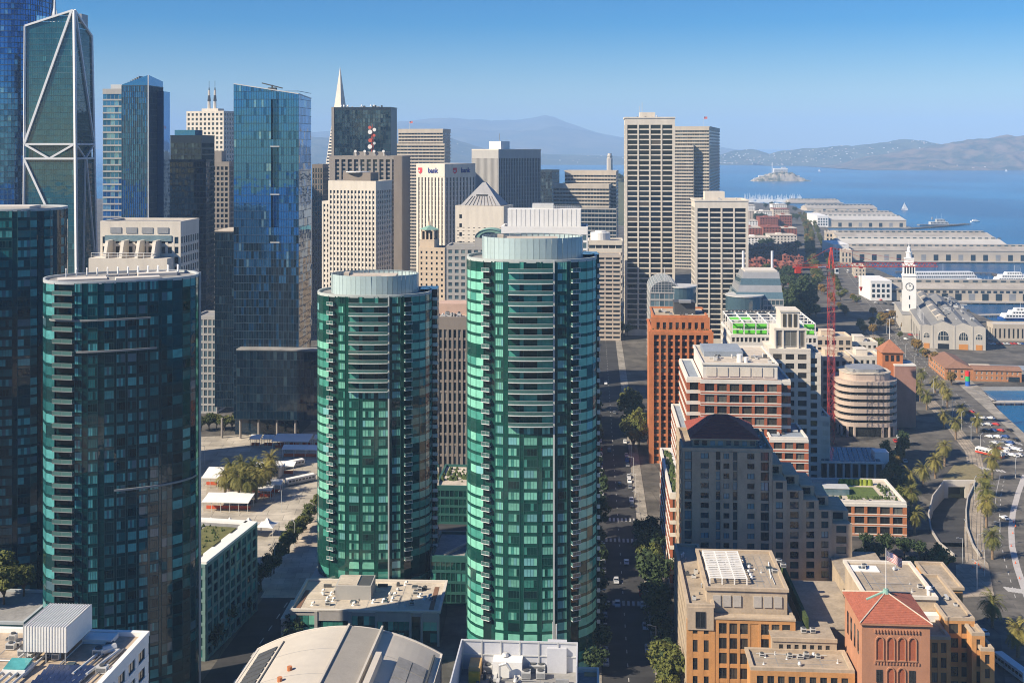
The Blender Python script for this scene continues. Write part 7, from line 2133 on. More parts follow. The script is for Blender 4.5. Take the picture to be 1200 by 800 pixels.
def ferry_hall():
    Y = 848; a = 14
    B = Bld('ferry_hall', 'long grey stone ferry hall with gabled end, arched windows and slate roofs', 1066, 1079, 1155, Y, 382, a, 'L', d=178, cat='building')
    w, d, h = B.w, B.d, B.h; st = MATS['ferry_stone']
    b = MB(); b.box(0, 0, 0, w, d, h); b.build('wall', st, B.root)
    gab = [(0, .18, 1.0), (.18, .52, 3.6), (.52, .80, 3.0), (.80, 1.0, 1.4)]
    for (s0, s1, p) in gab:
        x0, x1 = w * s0, w * s1; m = (x0 + x1) / 2
        b = MB(); b.ngon([(x0, -.3, 0), (x1, -.3, 0), (x1, -.3, h + .4), (x1 - (x1 - x0) * .12, -.3, h + .4 + p * .4), (m, -.3, h + .4 + p), (x0 + (x1 - x0) * .12, -.3, h + .4 + p * .4), (x0, -.3, h + .4)]); b.build('gable', st, B.root)
        b = MB(); b.quad((x0, -.2, h), (m, -.2, h + p), (m, d, h + p), (x0, d, h)); b.quad((m, -.2, h + p), (x1, -.2, h), (x1, d, h), (m, d, h + p)); b.build('roof', MATS['slate'], B.root)
        b = MB(); b.box(x0 - .5, -.55, 0, x0 + .5, -.302, h + 1.2); b.build('pilaster', st, B.root)
        # arched window and door
        r = (x1 - x0) * (.24 if p < 2 else .24); zc = h * .60; n = 10
        arc = [(m - r * math.cos(math.pi * k / n), zc + r * math.sin(math.pi * k / n)) for k in range(n + 1)]
        b = MB(); b.ngon([(m - r, -.36, zc - r * .9), (m + r, -.36, zc - r * .9)] + [(p_[0], -.36, p_[1]) for p_ in reversed(arc)]); o = b.build('arched_window', DARK[1], B.root)
        f = MB()
        for k in range(-1, 2): f.box(m + k * r * .5 - .09, -.5, zc - r * .9, m + k * r * .5 + .09, -.365, zc + r * .85)
        f.box(m - r, -.5, zc - .1, m + r, -.366, zc + .1)
        for p_, q_ in zip(arc, arc[1:]): f.bar((p_[0], -.42, p_[1]), (q_[0], -.42, q_[1]), .16)
        f.build('glazing_bar', MATS['trim_white'], o)
        b = MB(); b.box(m - r * 1.05, -.5, 0, m + r * 1.05, -.31, h * .24); b.build('door', solid('door_orange', (.55, .24, .06), .7, .1) if p != 3.6 else DARK[0], B.root)
    for k in range(14):
        y = 6 + k * 12
        b = MB(); b.quad((-.05, y, 2), (-.05, y + 6, 2), (-.05, y + 6, h * .7), (-.05, y, h * .7)); b.build('side_window', DARK[1], B.root)
    # raised nave with skylights
    b = MB(); b.box(w * .30, 14, h + 1, w * .40, d - 10, h + 5.4); b.build('nave', st, B.root)
    for k in range(22):
        b = MB(); y = 14 + k * 7; b.hexa([(w * .27, y, h + 5.3), (w * .43, y, h + 5.3), (w * .43, y + 5.5, h + 5.3), (w * .27, y + 5.5, h + 5.3), (w * .34, y, h + 7), (w * .36, y, h + 7), (w * .36, y + 5.5, h + 7), (w * .34, y + 5.5, h + 7)]); b.build('skylight', MATS['roof_pale'] if k % 4 == 0 else MATS['slate'], B.root)
    rooftop(B, h + 2.0, w * .45, 20, w * .95, d - 20, 34, 1.4)
    # flag poles and low front wing on the city side
    for k in range(6):
        b = MB(); b.cyl(2.5, 8 + k * 9, h, h + 9, .14, n=5); b.build('flagpole', MATS['white_paint'], B.root)
    B.block('side_wing', st, -7, 70, -.2, 150, 0, h - 2, .5, MATS['roof_grey'])
    return B
ferry_hall()
def clock_tower():
    Y = 940; wm = MATS['white_paint']
    root = thing('clock_tower', 'slender white clock tower with tiered belfry beside ferry hall', 'clock tower', (gx(1065.2, Y), Y, 0), R(-14))
    z = lambda py: gz(py, Y)
    def tier(nm, hw, z0, z1, m=wm): b = MB(); b.box(-hw, -hw, z0, hw, hw, z1); return b.build(nm, m, root)
    tier('shaft', 5.2, 0, z(323)); tier('cornice', 5.7, z(323), z(322))
    tier('shaft_top', 5.0, z(322), z(320)); tier('belfry_core', 3.8, z(320), z(311), DARK[1])
    for i in range(5):
        for s in (-1, 1):
            b = MB(); x = -4.2 + i * 2.1; b.cyl(x, s * 4.3, z(320), z(311), .42, n=8); b.build('belfry_column', wm, root)
            if 0 < i < 4: b = MB(); b.cyl(s * 4.3, x, z(320), z(311), .42, n=8); b.build('belfry_column', wm, root)
    tier('belfry_roof', 5.2, z(311), z(309.5))
    tier('upper_tier', 3.4, z(309.5), z(303)); tier('upper_cornice', 3.8, z(303), z(302))
    b = MB(); b.cyl(0, 0, z(302), z(296), 2.4, 2.2, 12); b.cyl(0, 0, z(296), z(295), 2.8, 2.6, 12); b.cyl(0, 0, z(295), z(291), 1.6, 1.3, 12); b.build('lantern', wm, root)
    b = MB(); b.cyl(0, 0, z(291), z(288), 1.5, .4, 12); b.cyl(0, 0, z(288), z(280), .25, .08, 6); b.build('finial', wm, root)
    for ax in (0, 1):
        b = MB(); n = 24
        pts = [(3.0 * math.cos(2 * math.pi * k / n), z(335) + 3.0 * math.sin(2 * math.pi * k / n)) for k in range(n)]
        P = lambda x, zz, e: (x, -5.2 - e, zz) if ax == 0 else (-5.2 - e, -x, zz)
        b.ngon([P(x, zz, .06) for x, zz in pts]); o = b.build('clock_face', solid('clock_face', (.80, .79, .75), .6, .03), root)
        b = MB()
        for (x0, z0), (x1, z1) in zip(pts, pts[1:] + pts[:1]): b.bar(P(x0, z0, .1), P(x1, z1, .1), .26)
        for k in range(12):
            t = 2 * math.pi * k / 12; b.bar(P(2.2 * math.cos(t), z(335) + 2.2 * math.sin(t), .1), P(2.7 * math.cos(t), z(335) + 2.7 * math.sin(t), .1), .16)
        b.build('clock_ring', MATS['metal_dark'], o)
        b = MB(); b.bar(P(0, z(335), .14), P(1.0, z(335) + 1.2, .14), .18); b.bar(P(0, z(335), .14), P(-.5, z(335) + 2.2, .14), .14); b.build('hands', MATS['metal_dark'], o)
    for k in range(3):
        b = MB(); b.box(-.5, -5.26, z(370) + k * 7, .5, -5.19, z(370) + k * 7 + 3); b.build('slit_window', DARK[1], root)
clock_tower()

def shed(label, L, Rr, Y, base_y, wall_y, dep, a=3.0, doors=8, wins=0, pale=False, ridge=5.0, gables=1, head=None, mono=True):
    """pier shed standing on its own deck of piles"""
    B = Bld('pier_shed', label, L, L + .5, Rr, Y, wall_y, a, 'L', d=dep, cat='pier shed', group='pier sheds')
    w, d, h = B.w, B.d, B.h
    b = MB(); b.box(-6, -7, -1.2, w + 7, d + 7, .0); b.build('deck', MATS['concrete'], B.root)
    b = MB()
    for k in range(int(w / 8)): b.cyl(k * 8, -6.4, -5, -1.2, .5, n=6, cap=False)
    b.build('piles', MATS['pile_wood'], B.root, kind='stuff')
    b = MB(); b.box(0, 0, 0, w, d, h); b.build('wall', MATS['shed_wall'], B.root)
    b = MB(); b.box(-.4, -.5, h - .2, w + .4, d + .4, h + .8); b.build('parapet', MATS['shed_wall'], B.root)
    for g in range(gables):
        y0, y1 = d * g / gables + 1.2, d * (g + 1) / gables - .4; m = (y0 + y1) / 2
        b = MB(); b.quad((0, y0, h + .8), (w, y0, h + .8), (w, m, h + ridge), (0, m, h + ridge), 0); b.quad((w, y1, h + .8), (0, y1, h + .8), (0, m, h + ridge), (w, m, h + ridge), 0)
        b.tri((w, y0, h), (w, y1, h), (w, m, h + ridge), 1); b.tri((0, y0, h), (0, y1, h), (0, m, h + ridge), 1)
        b.build('roof', [MATS['shed_roof_pale' if pale else 'shed_roof'], MATS['shed_wall']], B.root)
        if mono:
            b = MB(); b.box(4, m - 4, h + ridge - 1.2, w - 6, m + 4, h + ridge + 2.2); o = b.build('monitor', MATS['shed_roof_pale' if pale else 'shed_roof'], B.root)
            b = MB()
            for k in range(int(w / 9)): b.box(8 + k * 9, m - 4.1, h + ridge, 13 + k * 9, m - 4.004, h + ridge + 1.7)
            b.build('monitor_window', MATS['glass_mid'], o, kind='stuff')
    for k in range(doors):
        x = w * (k + .5) / doors
        b = MB(); b.box(x - 3, -.12, 0, x + 3, .05, h * .62); b.build('door', MATS['glass_dark'] if k % 3 else MATS['metal_grey'], B.root)
    for k in range(wins):
        x = w * (k + .5) / wins; b = MB(); b.box(x - 1.8, -.1, h * .68, x + 1.8, .05, h * .88); b.build('window', MATS['glass_dark'], B.root)
    if head:
        B.block('headhouse', MATS['white_paint'], -14, -3, 6, d + 3, 0, h + 7, 1.2)
        b = MB()
        for k in range(4):
            for j in range(3): b.box(-12.5 + k * 4.6, -3.2, 3 + j * 5, -10 + k * 4.6, -2.98, 6 + j * 5)
        b.build('headhouse_window', MATS['glass_dark'], B.root, kind='stuff')
    return B
shed('near beige pier shed with two rows of windows behind the ferry hall', 1036, 1290, 1112, 352, 338.5, 40, doors=16, wins=34, head=True)
shed('long pale pier shed with big dark doors facing the red boats', 988, 1250, 1502, 305, 293.5, 60, doors=18, ridge=4, head=True)
shed('grey pier shed with bright white monitor roof, second row out', 984, 1180, 1600, 290, 286, 60, doors=12, pale=True, ridge=6, wins=20)
shed('grey pier shed, third row out behind the white monitor roof', 980, 1164, 1755, 280, 277, 55, doors=10, ridge=5)
shed('broad pale terminal roof beyond the long pier sheds', 966, 1062, 2130, 268, 258, 90, doors=8, pale=True, ridge=6, head=True)
shed('farther grey terminal shed with low roof', 958, 1050, 2350, 259, 252, 70, doors=8, ridge=5)
shed('distant pier shed with two roof humps', 945, 1028, 2680, 250, 244, 70, doors=6, ridge=6)
shed('most distant pier shed by the marina masts', 925, 985, 3050, 240, 237, 60, doors=5, ridge=6)
# waterfront head buildings along the boulevard
for (lb, L, C, Rr, py, hh, d_) in (('white waterfront arch building at the foot of the long pier', 984, 986, 998, 309, 16, 30), ('white bulkhead building facing the boulevard by the pale terminal', 967, 968, 980, 284, 15, 40),
                              ('white bulkhead building with parapet just behind the clock tower', 1016, 1019, 1034, 351, 12, 24), ('pale bulkhead building halfway along the pier heads', 1000, 1002, 1014, 325, 11, 40), ('long white gallery building with open arcade behind clock tower', 1026, 1028, 1058, 340, 10, 20)):
    Y = gY(py)
    B = Bld('bulkhead_building', lb, L, C, Rr, Y, 0, 12, 'L', d=d_, h=hh)
    B.core(MATS['shed_wall'], z1=hh - .2)
    B.skin('FL', 0, hh, DARK, ((0, 3), (1, 3), (2, 1)), MATS['shed_wall'], cols={'F': max(3, int(B.w / 5)), 'L': 6}, rows=2, pw=2.4, bh=2.2, dp=.3, db=.35, top=2)
    B.roofing(MATS['roof_pale'], MATS['shed_wall'], ph=1.2)
    rooftop(B, hh, 2, 2, B.w - 2, d_ - 2, 6, 1.2)

def quay_house():
    Y = 732; a = 8
    B = Bld('quay_house', 'low orange brick quay building with brown hipped roof beside the water', 1092, 1108, 1196, Y, 431, a, 'L', d=26, cat='building')
    w, d, h = B.w, B.d, B.h; bk = solid('quay_brick', (.44, .20, .09), .85, .15, scale=.3, streak=.5); rm = solid('quay_roof', (.24, .13, .085), .85, .2, scale=.4)
    wl = w * .36
    B.core(bk, w=wl, d=d + 22, z1=h, inset=.1)
    B.skin('F', 0, h, WARM, ((0, 4), (1, 4)), bk, ind=True, w=wl, d=d, cols={'F': 4}, rows=2, pw=2.0, bh=1.4, dp=.25, db=.2, edge=.6, top=1, frame=MATS['trim_white'])
    B.skin('L', 0, h, WARM, ((0, 4), (1, 4)), bk, ind=True, w=wl, d=d + 22, cols={'L': 7}, rows=2, pw=2.6, bh=1.4, dp=.25, db=.2, edge=.6, top=1, names=('side_facade', 'side_glazing'), frame=MATS['trim_white'])
    def hip(x0, y0, x1, y1, z, p, inset_):
        b = MB(); e = .8; m = (x0 + x1) / 2
        b.v = [(x0 - e, y0 - e, z), (x1 + e, y0 - e, z), (x1 + e, y1 + e, z), (x0 - e, y1 + e, z), (m, y0 + inset_, z + p), (m, y1 - inset_, z + p)]
        for q in ((0, 1, 4), (1, 2, 5, 4), (2, 3, 5), (3, 0, 4, 5)): b.f.append(q); b.m.append(0)
        b.build('hip_roof', rm, B.root)
    hip(0, 0, wl, d + 22, h, 3.6, 8)
    h2 = h - .6
    B.core(bk, x0=wl + .1, y0=-1, w=w - wl - .1, d=9, z1=h2, name='long_wing', inset=.1)
    B.skin('F', 0, h2, WARM, ((0, 4), (1, 4)), bk, ind=True, x0=wl + .1, y0=-1, w=w - wl - .1, d=9, cols={'F': 9}, rows=2, pw=2.0, bh=1.4, dp=.25, db=.2, edge=.6, top=.8, names=('wing_facade', 'wing_glazing'), frame=MATS['trim_white'])
    b = MB(); b.hexa([(wl + .1, -1.8, h2), (w + .8, -1.8, h2), (w + .8, 8.8, h2), (wl + .1, 8.8, h2), (wl + .1, 1.5, h2 + 1.9), (w + .2, 1.5, h2 + 1.9), (w + .2, 6, h2 + 1.9), (wl + .1, 6, h2 + 1.9)]); b.build('wing_roof', rm, B.root)
    B.block('flat_shed', MATS['shed_roof'], wl + 4, 9.5, w * .72, 26, 0, 5.5, .5, MATS['roof_pale']); B.block('flat_shed', MATS['roof_grey'], w * .73, 12, w + 16, 28, 0, 4.8, .4, MATS['roof_blue'])
    b = MB(); b.box(wl + 1.0 + (w - wl) * .7, -1.4, .1, w - 1, -1.2, h * .42); b.build('boat_door', MATS['glass_dark'], B.root)
quay_house()
sheet('car_park', [(1158, 408), (1270, 408), (1270, 396), (1150, 394)], .012, MATS['boulevard_asphalt'])
box_thing('quay_shed', 'long pale low quay shed beside the car park and the blue ferry', 1163, 1164, 1270, 880, 381, 4, 'L', d=14, wall='shed_wall', cols=20, rows=1, pw=2, bh=2, dp=.2, db=.25, top=2.5, faces='FL', roof='shed_roof_pale', cat='pier shed')
# fishing pier and docks with piles
def jetty(label, px, w_=4, deck='concrete', group='piers and jetties'):
    P = [Vector(G(*p, -.5)) for p in px]
    root = thing('jetty', label, 'jetty', (P[0].x, P[0].y, -.5), 0, group)
    b = MB()
    for p, q in zip(P, P[1:]):
        d = (q - p).normalized(); n = Vector((-d.y, d.x)) * w_
        a0, a1, b0, b1 = p - n - P[0], p + n - P[0], q - n - P[0], q + n - P[0]
        b.hexa([(a0.x, a0.y, -.5), (b0.x, b0.y, -.5), (b1.x, b1.y, -.5), (a1.x, a1.y, -.5), (a0.x, a0.y, 0), (b0.x, b0.y, 0), (b1.x, b1.y, 0), (a1.x, a1.y, 0)])
    b.build('deck', MATS[deck], root)
    pl, rl = MB(), MB()
    for p, q in zip(P, P[1:]):
        L = (q - p).length; d = (q - p).normalized(); n = Vector((-d.y, d.x)) * (w_ - .2)
        for k in range(int(L / 6) + 1):
            for s in (-1, 1):
                c = p + d * (k * 6) + n * s - P[0]; pl.cyl(c.x, c.y, -4, -.5, .35, n=6, cap=False); rl.bar((c.x, c.y, 0), (c.x, c.y, 1.1), .06)
        for s in (-1, 1):
            a0, b0 = p + n * s - P[0], q + n * s - P[0]; rl.bar((a0.x, a0.y, 1.1), (b0.x, b0.y, 1.1), .06)
    pl.build('piles', MATS['pile_wood'], root, kind='stuff'); rl.build('railing', MATS['metal_grey'], root)
jetty('concrete fishing pier bending out over the water below quay house', [(1146, 459), (1163, 470), (1215, 470)], 2.6)
jetty('straight pale jetty beside the blue ferry', [(1128, 369), (1178, 368), (1186, 368)], 3)
jetty('long dark breakwater across the channel behind the white boats', [(1050, 318), (1165, 320), (1172, 326)], 2.5, 'pile_wood')
jetty('dark finger pier with grey ship beyond the terminal roof', [(1060, 268), (1134, 262)], 7, 'pile_wood')

def hull(name, label, px, py, L, Wd, heading, hm, decks, stripe=None, cat='boat', group='boats on the bay', funnel=False):
    X, Y = G(px, py, -2.4)
    root = thing(name, label, cat, (X, Y, -2.5), R(heading), group)
    b = MB(); n = 10
    sec = []
    for k in range(n + 1):
        t = k / n; wd = Wd / 2 * (1 if t < .6 else math.cos((t - .6) / .4 * math.pi / 2) ** .8); zb = 1.9 + .9 * max(0, t - .6)
        sec.append([(L * (t - .5), -wd, zb), (L * (t - .5), -wd * .75, -.6), (L * (t - .5), wd * .75, -.6), (L * (t - .5), wd, zb)])
    for a, c in zip(sec, sec[1:]):
        for q in range(3): b.quad(a[q], c[q], c[q + 1], a[q + 1])
        b.quad(a[3], c[3], c[0], a[0])
    b.ngon(sec[0]); b.build('hull', MATS[hm], root)
    z = 1.9
    for (x0, x1, wd, hh, m) in decks:
        b = MB(); b.hexa([(L * x0, -Wd * wd / 2, z), (L * x1, -Wd * wd / 2, z), (L * x1, Wd * wd / 2, z), (L * x0, Wd * wd / 2, z), (L * x0, -Wd * wd / 2, z + hh), (L * x1 - hh * .5, -Wd * wd / 2, z + hh), (L * x1 - hh * .5, Wd * wd / 2, z + hh), (L * x0, Wd * wd / 2, z + hh)]); o = b.build('deckhouse', MATS[m], root)
        f = MB(); k = max(2, int(L * (x1 - x0) / 2.6))
        for i in range(k):
            xa = L * x0 + (L * (x1 - x0) - 1.6) * (i + .2) / k; xb = L * x0 + (L * (x1 - x0) - 1.6) * (i + .82) / k
            for s in (-1, 1): f.box(xa, s * Wd * wd / 2 - .03, z + hh * .35, xb, s * Wd * wd / 2 + .03, z + hh * .78)
        f.build('windows', MATS['glass_dark'], o, kind='stuff'); z += hh
    b = MB(); b.bar((0, 0, z), (0, 0, z + L * .12), .1); b.bar((-.1 * L, 0, z), (-.1 * L, 0, z + L * .07), .08); b.build('mast', MATS['hull_white'], root)
    if funnel: b = MB(); b.cyl(-L * .2, 0, z - 1, z + 4, 1.3, n=10); b.build('funnel', MATS[funnel], root)
    return root
hull('ferry', 'large white multi-deck river boat moored behind the near pier', 1189, 334, 62, 15, 180, 'hull_white', [(-.48, .40, .95, 3.4, 'hull_white'), (-.46, .34, .9, 3.2, 'hull_white'), (-.40, .28, .8, 3.0, 'hull_white'), (-.1, .18, .5, 2.8, 'hull_white')], cat='ferry', funnel='hull_white')
hull('ferry', 'white and blue catamaran ferry at the jetty right of ferry hall', 1196, 374, 40, 12, 178, 'hull_blue', [(-.48, .40, .95, 3.0, 'hull_white'), (-.4, .25, .8, 2.7, 'hull_white'), (-.1, .15, .5, 2.4, 'hull_white')], cat='ferry')
for k, (px, py, L) in enumerate(((1078, 335, 46), (1112, 336, 34), (1138, 334, 30), (1158, 336, 38))):
    hull('ferry', ['long low white ferry moored closest to the clock tower', 'slim white ferry moored second from the clock tower', 'short white ferry moored third from the clock tower', 'white ferry moored beside the river boat'][k], px, py, L, 9, 4 if k % 2 else 182, 'hull_white', [(-.45, .32, .9, 2.8, 'hull_white'), (-.35, .15, .7, 2.5, 'hull_white')], cat='ferry')
hull('gallery_boat', 'long white floating gallery with arched windows behind clock tower', 1105, 328, 78, 12, 2, 'hull_white', [(-.5, .48, .98, 4.0, 'hull_white'), (-.48, .44, .9, 3.6, 'hull_white')], cat='boat')
hull('fire_boat', 'red and white fire boat moored at the long shed, the one nearer the clock tower', 1140, 305, 34, 8, 2, 'hull_red', [(-.40, .3, .85, 2.6, 'hull_white'), (-.15, .2, .6, 2.4, 'hull_white')], funnel='hull_red')
hull('fire_boat', 'red and white fire boat moored at the long shed, farther out along it', 1181, 305, 34, 8, 2, 'hull_red', [(-.40, .3, .85, 2.6, 'hull_white'), (-.15, .2, .6, 2.4, 'hull_white')], funnel='hull_red')
hull('cargo_ship', 'old grey ship lying along the dark finger pier', 1103, 264, 90, 14, 3, 'metal_grey', [(-.25, .15, .8, 5, 'metal_light'), (-.12, .08, .6, 5, 'metal_light')], cat='ship', funnel='metal_grey')
hull('launch', 'small white launch alone on open water past the finger pier', 1143, 260, 20, 6, 10, 'hull_white', [(-.3, .2, .7, 2.2, 'hull_white')])
def sail(px, py, label):
    X, Y = G(px, py, -2.5); root = thing('sailboat', label, 'sailboat', (X, Y, -2.5), 0, 'sailing boats on the bay')
    b = MB(); b.hexa([(-7, -1.6, -.3), (6, -1.2, -.3), (6, 1.2, -.3), (-7, 1.6, -.3), (-8, -2, 1.4), (9, -.2, 1.4), (9, .2, 1.4), (-8, 2, 1.4)]); b.build('hull', MATS['hull_white'], root)
    b = MB(); b.bar((0, 0, 1), (0, 0, 19), .12); b.build('mast', MATS['metal_light'], root)
    b = MB(); b.tri((.2, 0, 2.4), (-7, .5, 2.4), (.1, 0, 18.5)); b.build('mainsail', MATS['hull_white'], root); b = MB(); b.tri((.5, 0, 2.0), (8.5, .4, 1.8), (.3, 0, 15)); b.build('jib', MATS['hull_white'], root)
sail(1060, 246, 'white sailboat under full sail just off the terminal sheds')
sail(1179, 201, 'tiny white sailboat far out below the headland hills')
sail(960, 201, 'tiny white sailboat far out beside the rocky island')
b = MB(); q = random.Random(5)
for _ in range(170):
    X, Y = G(q.uniform(872, 940), q.uniform(233.5, 237.5), -2); b.bar((X, Y, -3), (X, Y, q.uniform(6, 17)), .35); b.box(X - 5, Y - 1.5, -2.6, X + 4, Y + 1.5, -.6)
tag(b.build('marina_boats', MATS['hull_white'], kind='stuff'), 'dense far marina of white masts by the most distant sheds', 'boats')

# ------------------------------------------------------------------ red tower crane
def crane():
    Y = 575; X = gx(974, Y); red = MATS['crane_red']
    root = thing('tower_crane', 'tall red lattice tower crane with long horizontal jib above the low blocks', 'crane', (X, Y, 0), R(2))
    zc = gz(318, Y); zt = gz(290, Y); hw = 1.45
    b = MB()
    for sx in (-1, 1):
        for sy in (-1, 1): b.bar((sx * hw, sy * hw, 0), (sx * hw, sy * hw, zc), .13)
    n = int(zc / 3.6)
    for k in range(n):
        z0, z1 = zc * k / n, zc * (k + 1) / n
        for s in (-1, 1):
            s2 = 1 if k % 2 else -1
            b.bar((-hw * s2, s * hw, z0), (hw * s2, s * hw, z1), .075); b.bar((s * hw, -hw * s2, z0), (s * hw, hw * s2, z1), .075)
            b.bar((-hw, s * hw, z0), (hw, s * hw, z0), .06); b.bar((s * hw, -hw, z0), (s * hw, hw, z0), .06)
    b.build('mast', red, root)
    b = MB(); b.cyl(0, 0, zc, zc + 1.4, 2.2, n=14); b.build('slewing_ring', MATS['metal_dark'], root)
    b = MB()
    for sx in (-1, 1):
        for sy in (-1, 1): b.bar((sx * 1.3, sy * 1.3, zc + 1.4), (sx * .3, sy * .3, zt), .2)
    for k in range(4):
        t = k / 4; r = 1.3 - t; z = zc + 1.4 + (zt - zc - 1.4) * t; s2 = 1 if k % 2 else -1
        b.bar((-r, -r, z), (r, -r, z), .1); b.bar((-r * s2, -r, z), (r * s2 * .8, -r * .8, z + (zt - zc) / 4), .1)
    b.build('apex_tower', red, root)
    zj = zc + 2.2
    def lattice(nm, x0, x1, w_, h_, step):
        b = MB(); n = max(2, int(abs(x1 - x0) / step))
        b.bar((x0, -w_, zj), (x1, -w_, zj), .11); b.bar((x0, w_, zj), (x1, w_, zj), .11); b.bar((x0, 0, zj + h_), (x1, 0, zj + h_), .12)
        for k in range(n):
            a, c = x0 + (x1 - x0) * k / n, x0 + (x1 - x0) * (k + 1) / n; m = (a + c) / 2
            for s in (-w_, w_): b.bar((a, s, zj), (m, 0, zj + h_), .09); b.bar((m, 0, zj + h_), (c, s, zj), .09)
            b.bar((a, -w_, zj), (a, w_, zj), .09)
        return b.build(nm, red, root)
    xj = gx(1100, Y) - X; xc = gx(929, Y) - X
    lattice('jib', 1.4, xj, .8, 1.9, 2.6)
    b = MB(); b.box(xc, -1.0, zj - .3, -1.3, 1.0, zj + .25); b.build('counter_jib', red, root)
    b = MB()
    for s in (-1, 1): b.bar((xc, s, zj + 1.2), (-1.3, s, zj + 1.2), .07)
    for k in range(9): b.bar((xc - xc * k / 9.5, -1, zj + .2), (xc - xc * k / 9.5, -1, zj + 1.2), .06)
    b.build('handrail', red, root)
    b = MB(); b.box(xc + 1, -1.1, zj - 3.0, xc + 3.6, 1.1, zj - .31); b.build('counterweight', red, root)
    b = MB(); b.box(xc + 4.5, -.9, zj + .26, xc + 8, .9, zj + 2.0); b.build('winch', MATS['metal_dark'], root)
    b = MB(); b.box(-7, -1.12, zj - .25, -3, -1.02, zj + .35); b.build('sign_board', MATS['hull_white'], root)
    b = MB(); b.box(-6.8, -1.2, zj - .12, -3.2, -1.125, zj + .22); b.build('sign_print', sgn_b, root)
    b = MB(); b.box(1.2, -2.6, zc - .9, 3.0, -1.0, zc + 1.6); o = b.build('cab', MATS['hull_white'], root); b = MB(); b.box(1.4, -2.66, zc, 2.8, -2.605, zc + 1.3); b.build('cab_window', DARK[1], o)
    b = MB(); b.bar((0, 0, zt), (xj * .45, 0, zj + 1.9), .09); b.bar((0, 0, zt), (xj * .85, 0, zj + 1.9), .09); b.bar((0, 0, zt), (xc + 2, 0, zj + .3), .1); b.build('tie_rod', red, root)
    xh = xj * .28
    b = MB(); b.box(xh - .8, -.7, zj - .6, xh + .8, .7, zj - .18); b.build('trolley', red, root)
    b = MB(); b.bar((xh - .2, 0, zj - .6), (xh - .2, 0, zj - 10), .05); b.bar((xh + .2, 0, zj - .6), (xh + .2, 0, zj - 10), .05); b.build('hoist_rope', MATS['metal_dark'], root)
    b = MB(); b.cyl(xh, 0, zj - 12, zj - 10, .3, .9, 10); b.build('hook_block', red, root)
crane()

# ------------------------------------------------------------------ low city blocks along the far boulevard
def low(label, px0, px1, Y, ytop, d, wall, roofm, nm='apartment_house', group=None, cat='building', gable=False, rows=3, h=None):
    B = Bld(nm, label, px0, px0 + .3, px1, Y, ytop, 4, 'L', d=d, cat=cat, group=group, h=h)
    B.core(MATS[wall], z1=B.h, inset=0)
    cols = max(2, int(B.w / 4.5))
    fr, pn = MB(), MB()
    for j in range(rows):
        for i in range(cols):
            x = B.w * (i + .5) / cols; z = B.h * (j + .35) / rows
            pn.quad((x - 1.1, -.04, z), (x + 1.1, -.04, z), (x + 1.1, -.04, z + B.h / rows * .45), (x - 1.1, -.04, z + B.h / rows * .45))
    pn.build('windows', DARK[0], B.root, kind='stuff')
    if gable:
        b = MB(); m = B.w / 2; h = B.h; p = B.w * .22
        b.quad((-.5, -.4, h), (m, -.4, h + p), (m, d, h + p), (-.5, d, h)); b.quad((m, -.4, h + p), (B.w + .5, -.4, h), (B.w + .5, d, h), (m, d, h + p)); b.tri((0, -.05, h), (B.w, -.05, h), (m, -.05, h + p - .2)); b.build('roof', MATS[roofm], B.root)
    else:
        b = MB(); b.box(-.4, -.4, B.h, B.w + .4, d + .4, B.h + .7); b.build('roof', MATS[roofm], B.root)
        b = MB(); b.box(B.w * .3, d * .3, B.h + .7, B.w * .5, d * .6, B.h + 3); b.build('penthouse', MATS[wall], B.root)
    return B
solid('brick_far', (.27, .085, .05), .85, .2); solid('roof_red', (.25, .085, .055), .85, .25)
q = random.Random(11)
HL = ['red brick terrace house with steep gable in the cluster beside the boulevard trees', 'red brick terrace house with flat roof in the cluster beside the boulevard trees']
for r_, py in enumerate((324, 317, 310.5, 305, 300, 295.5)):
    for k in range(8):
        px0 = 874 + k * 8.4 + q.uniform(-1, 1) + r_ * .5
        if px0 + 8 > 944 - r_ * .5: continue
        gb = q.random() < .65; Y = gY(py) + q.uniform(-10, 10)
        low(HL[0 if gb else 1], px0, px0 + q.uniform(6, 8.2), Y, 0, 20, 'brick_far', 'roof_red', 'terrace_house', 'red brick terrace houses' + (', gabled' if gb else ', flat roofed'), 'house', gable=gb, h=q.uniform(9, 13))
far = [(872, 900, 289, 13, 'white_paint', 'roof_pale', 'white flat roofed block just past the red terraces'), (902, 934, 288, 15, 'concrete_pale', 'roof_pale', 'pale broad block beside the boulevard past red terraces'), (870, 892, 277, 14, 'brick_far', 'roof_pale', 'far brick block showing beside the shorter gridded tower'),
       (894, 915, 278, 16, 'brick_far', 'roof_red', 'far red warehouse block, middle of its row'), (916, 934, 277, 13, 'brick_far', 'roof_pale', 'far red warehouse block close to the boulevard trees'), (868, 888, 269, 15, 'white_paint', 'roof_pale', 'far white block with brick neighbour behind gridded tower'),
       (890, 912, 266, 17, 'brick_far', 'roof_red', 'far long red brick factory with flat top'), (913, 928, 265, 20, 'brick_far', 'roof_pale', 'far red brick factory end block by trees'), (866, 884, 257, 16, 'concrete_warm', 'roof_pale', 'farthest tan block beside the gridded tower'), (886, 905, 256, 14, 'white_paint', 'roof_pale', 'farthest white block before the marina'),
       (906, 925, 254, 16, 'concrete_warm', 'roof_red', 'farthest tan block with red roof before the marina'), (870, 885, 247, 12, 'white_paint', 'roof_pale', 'small white block right at the marina edge'), (905, 922, 246, 12, 'white_paint', 'roof_pale', 'small white block by the road end and marina'), (640, 700, 275, 30, 'concrete_warm', 'roof_pale', 'low tan block behind the drum building')]
for (a, c, py, hh, wl, rf, lb) in far: low(lb, a, c, gY(py), 0, 45, wl, rf, 'city_block', None, rows=4, h=hh)
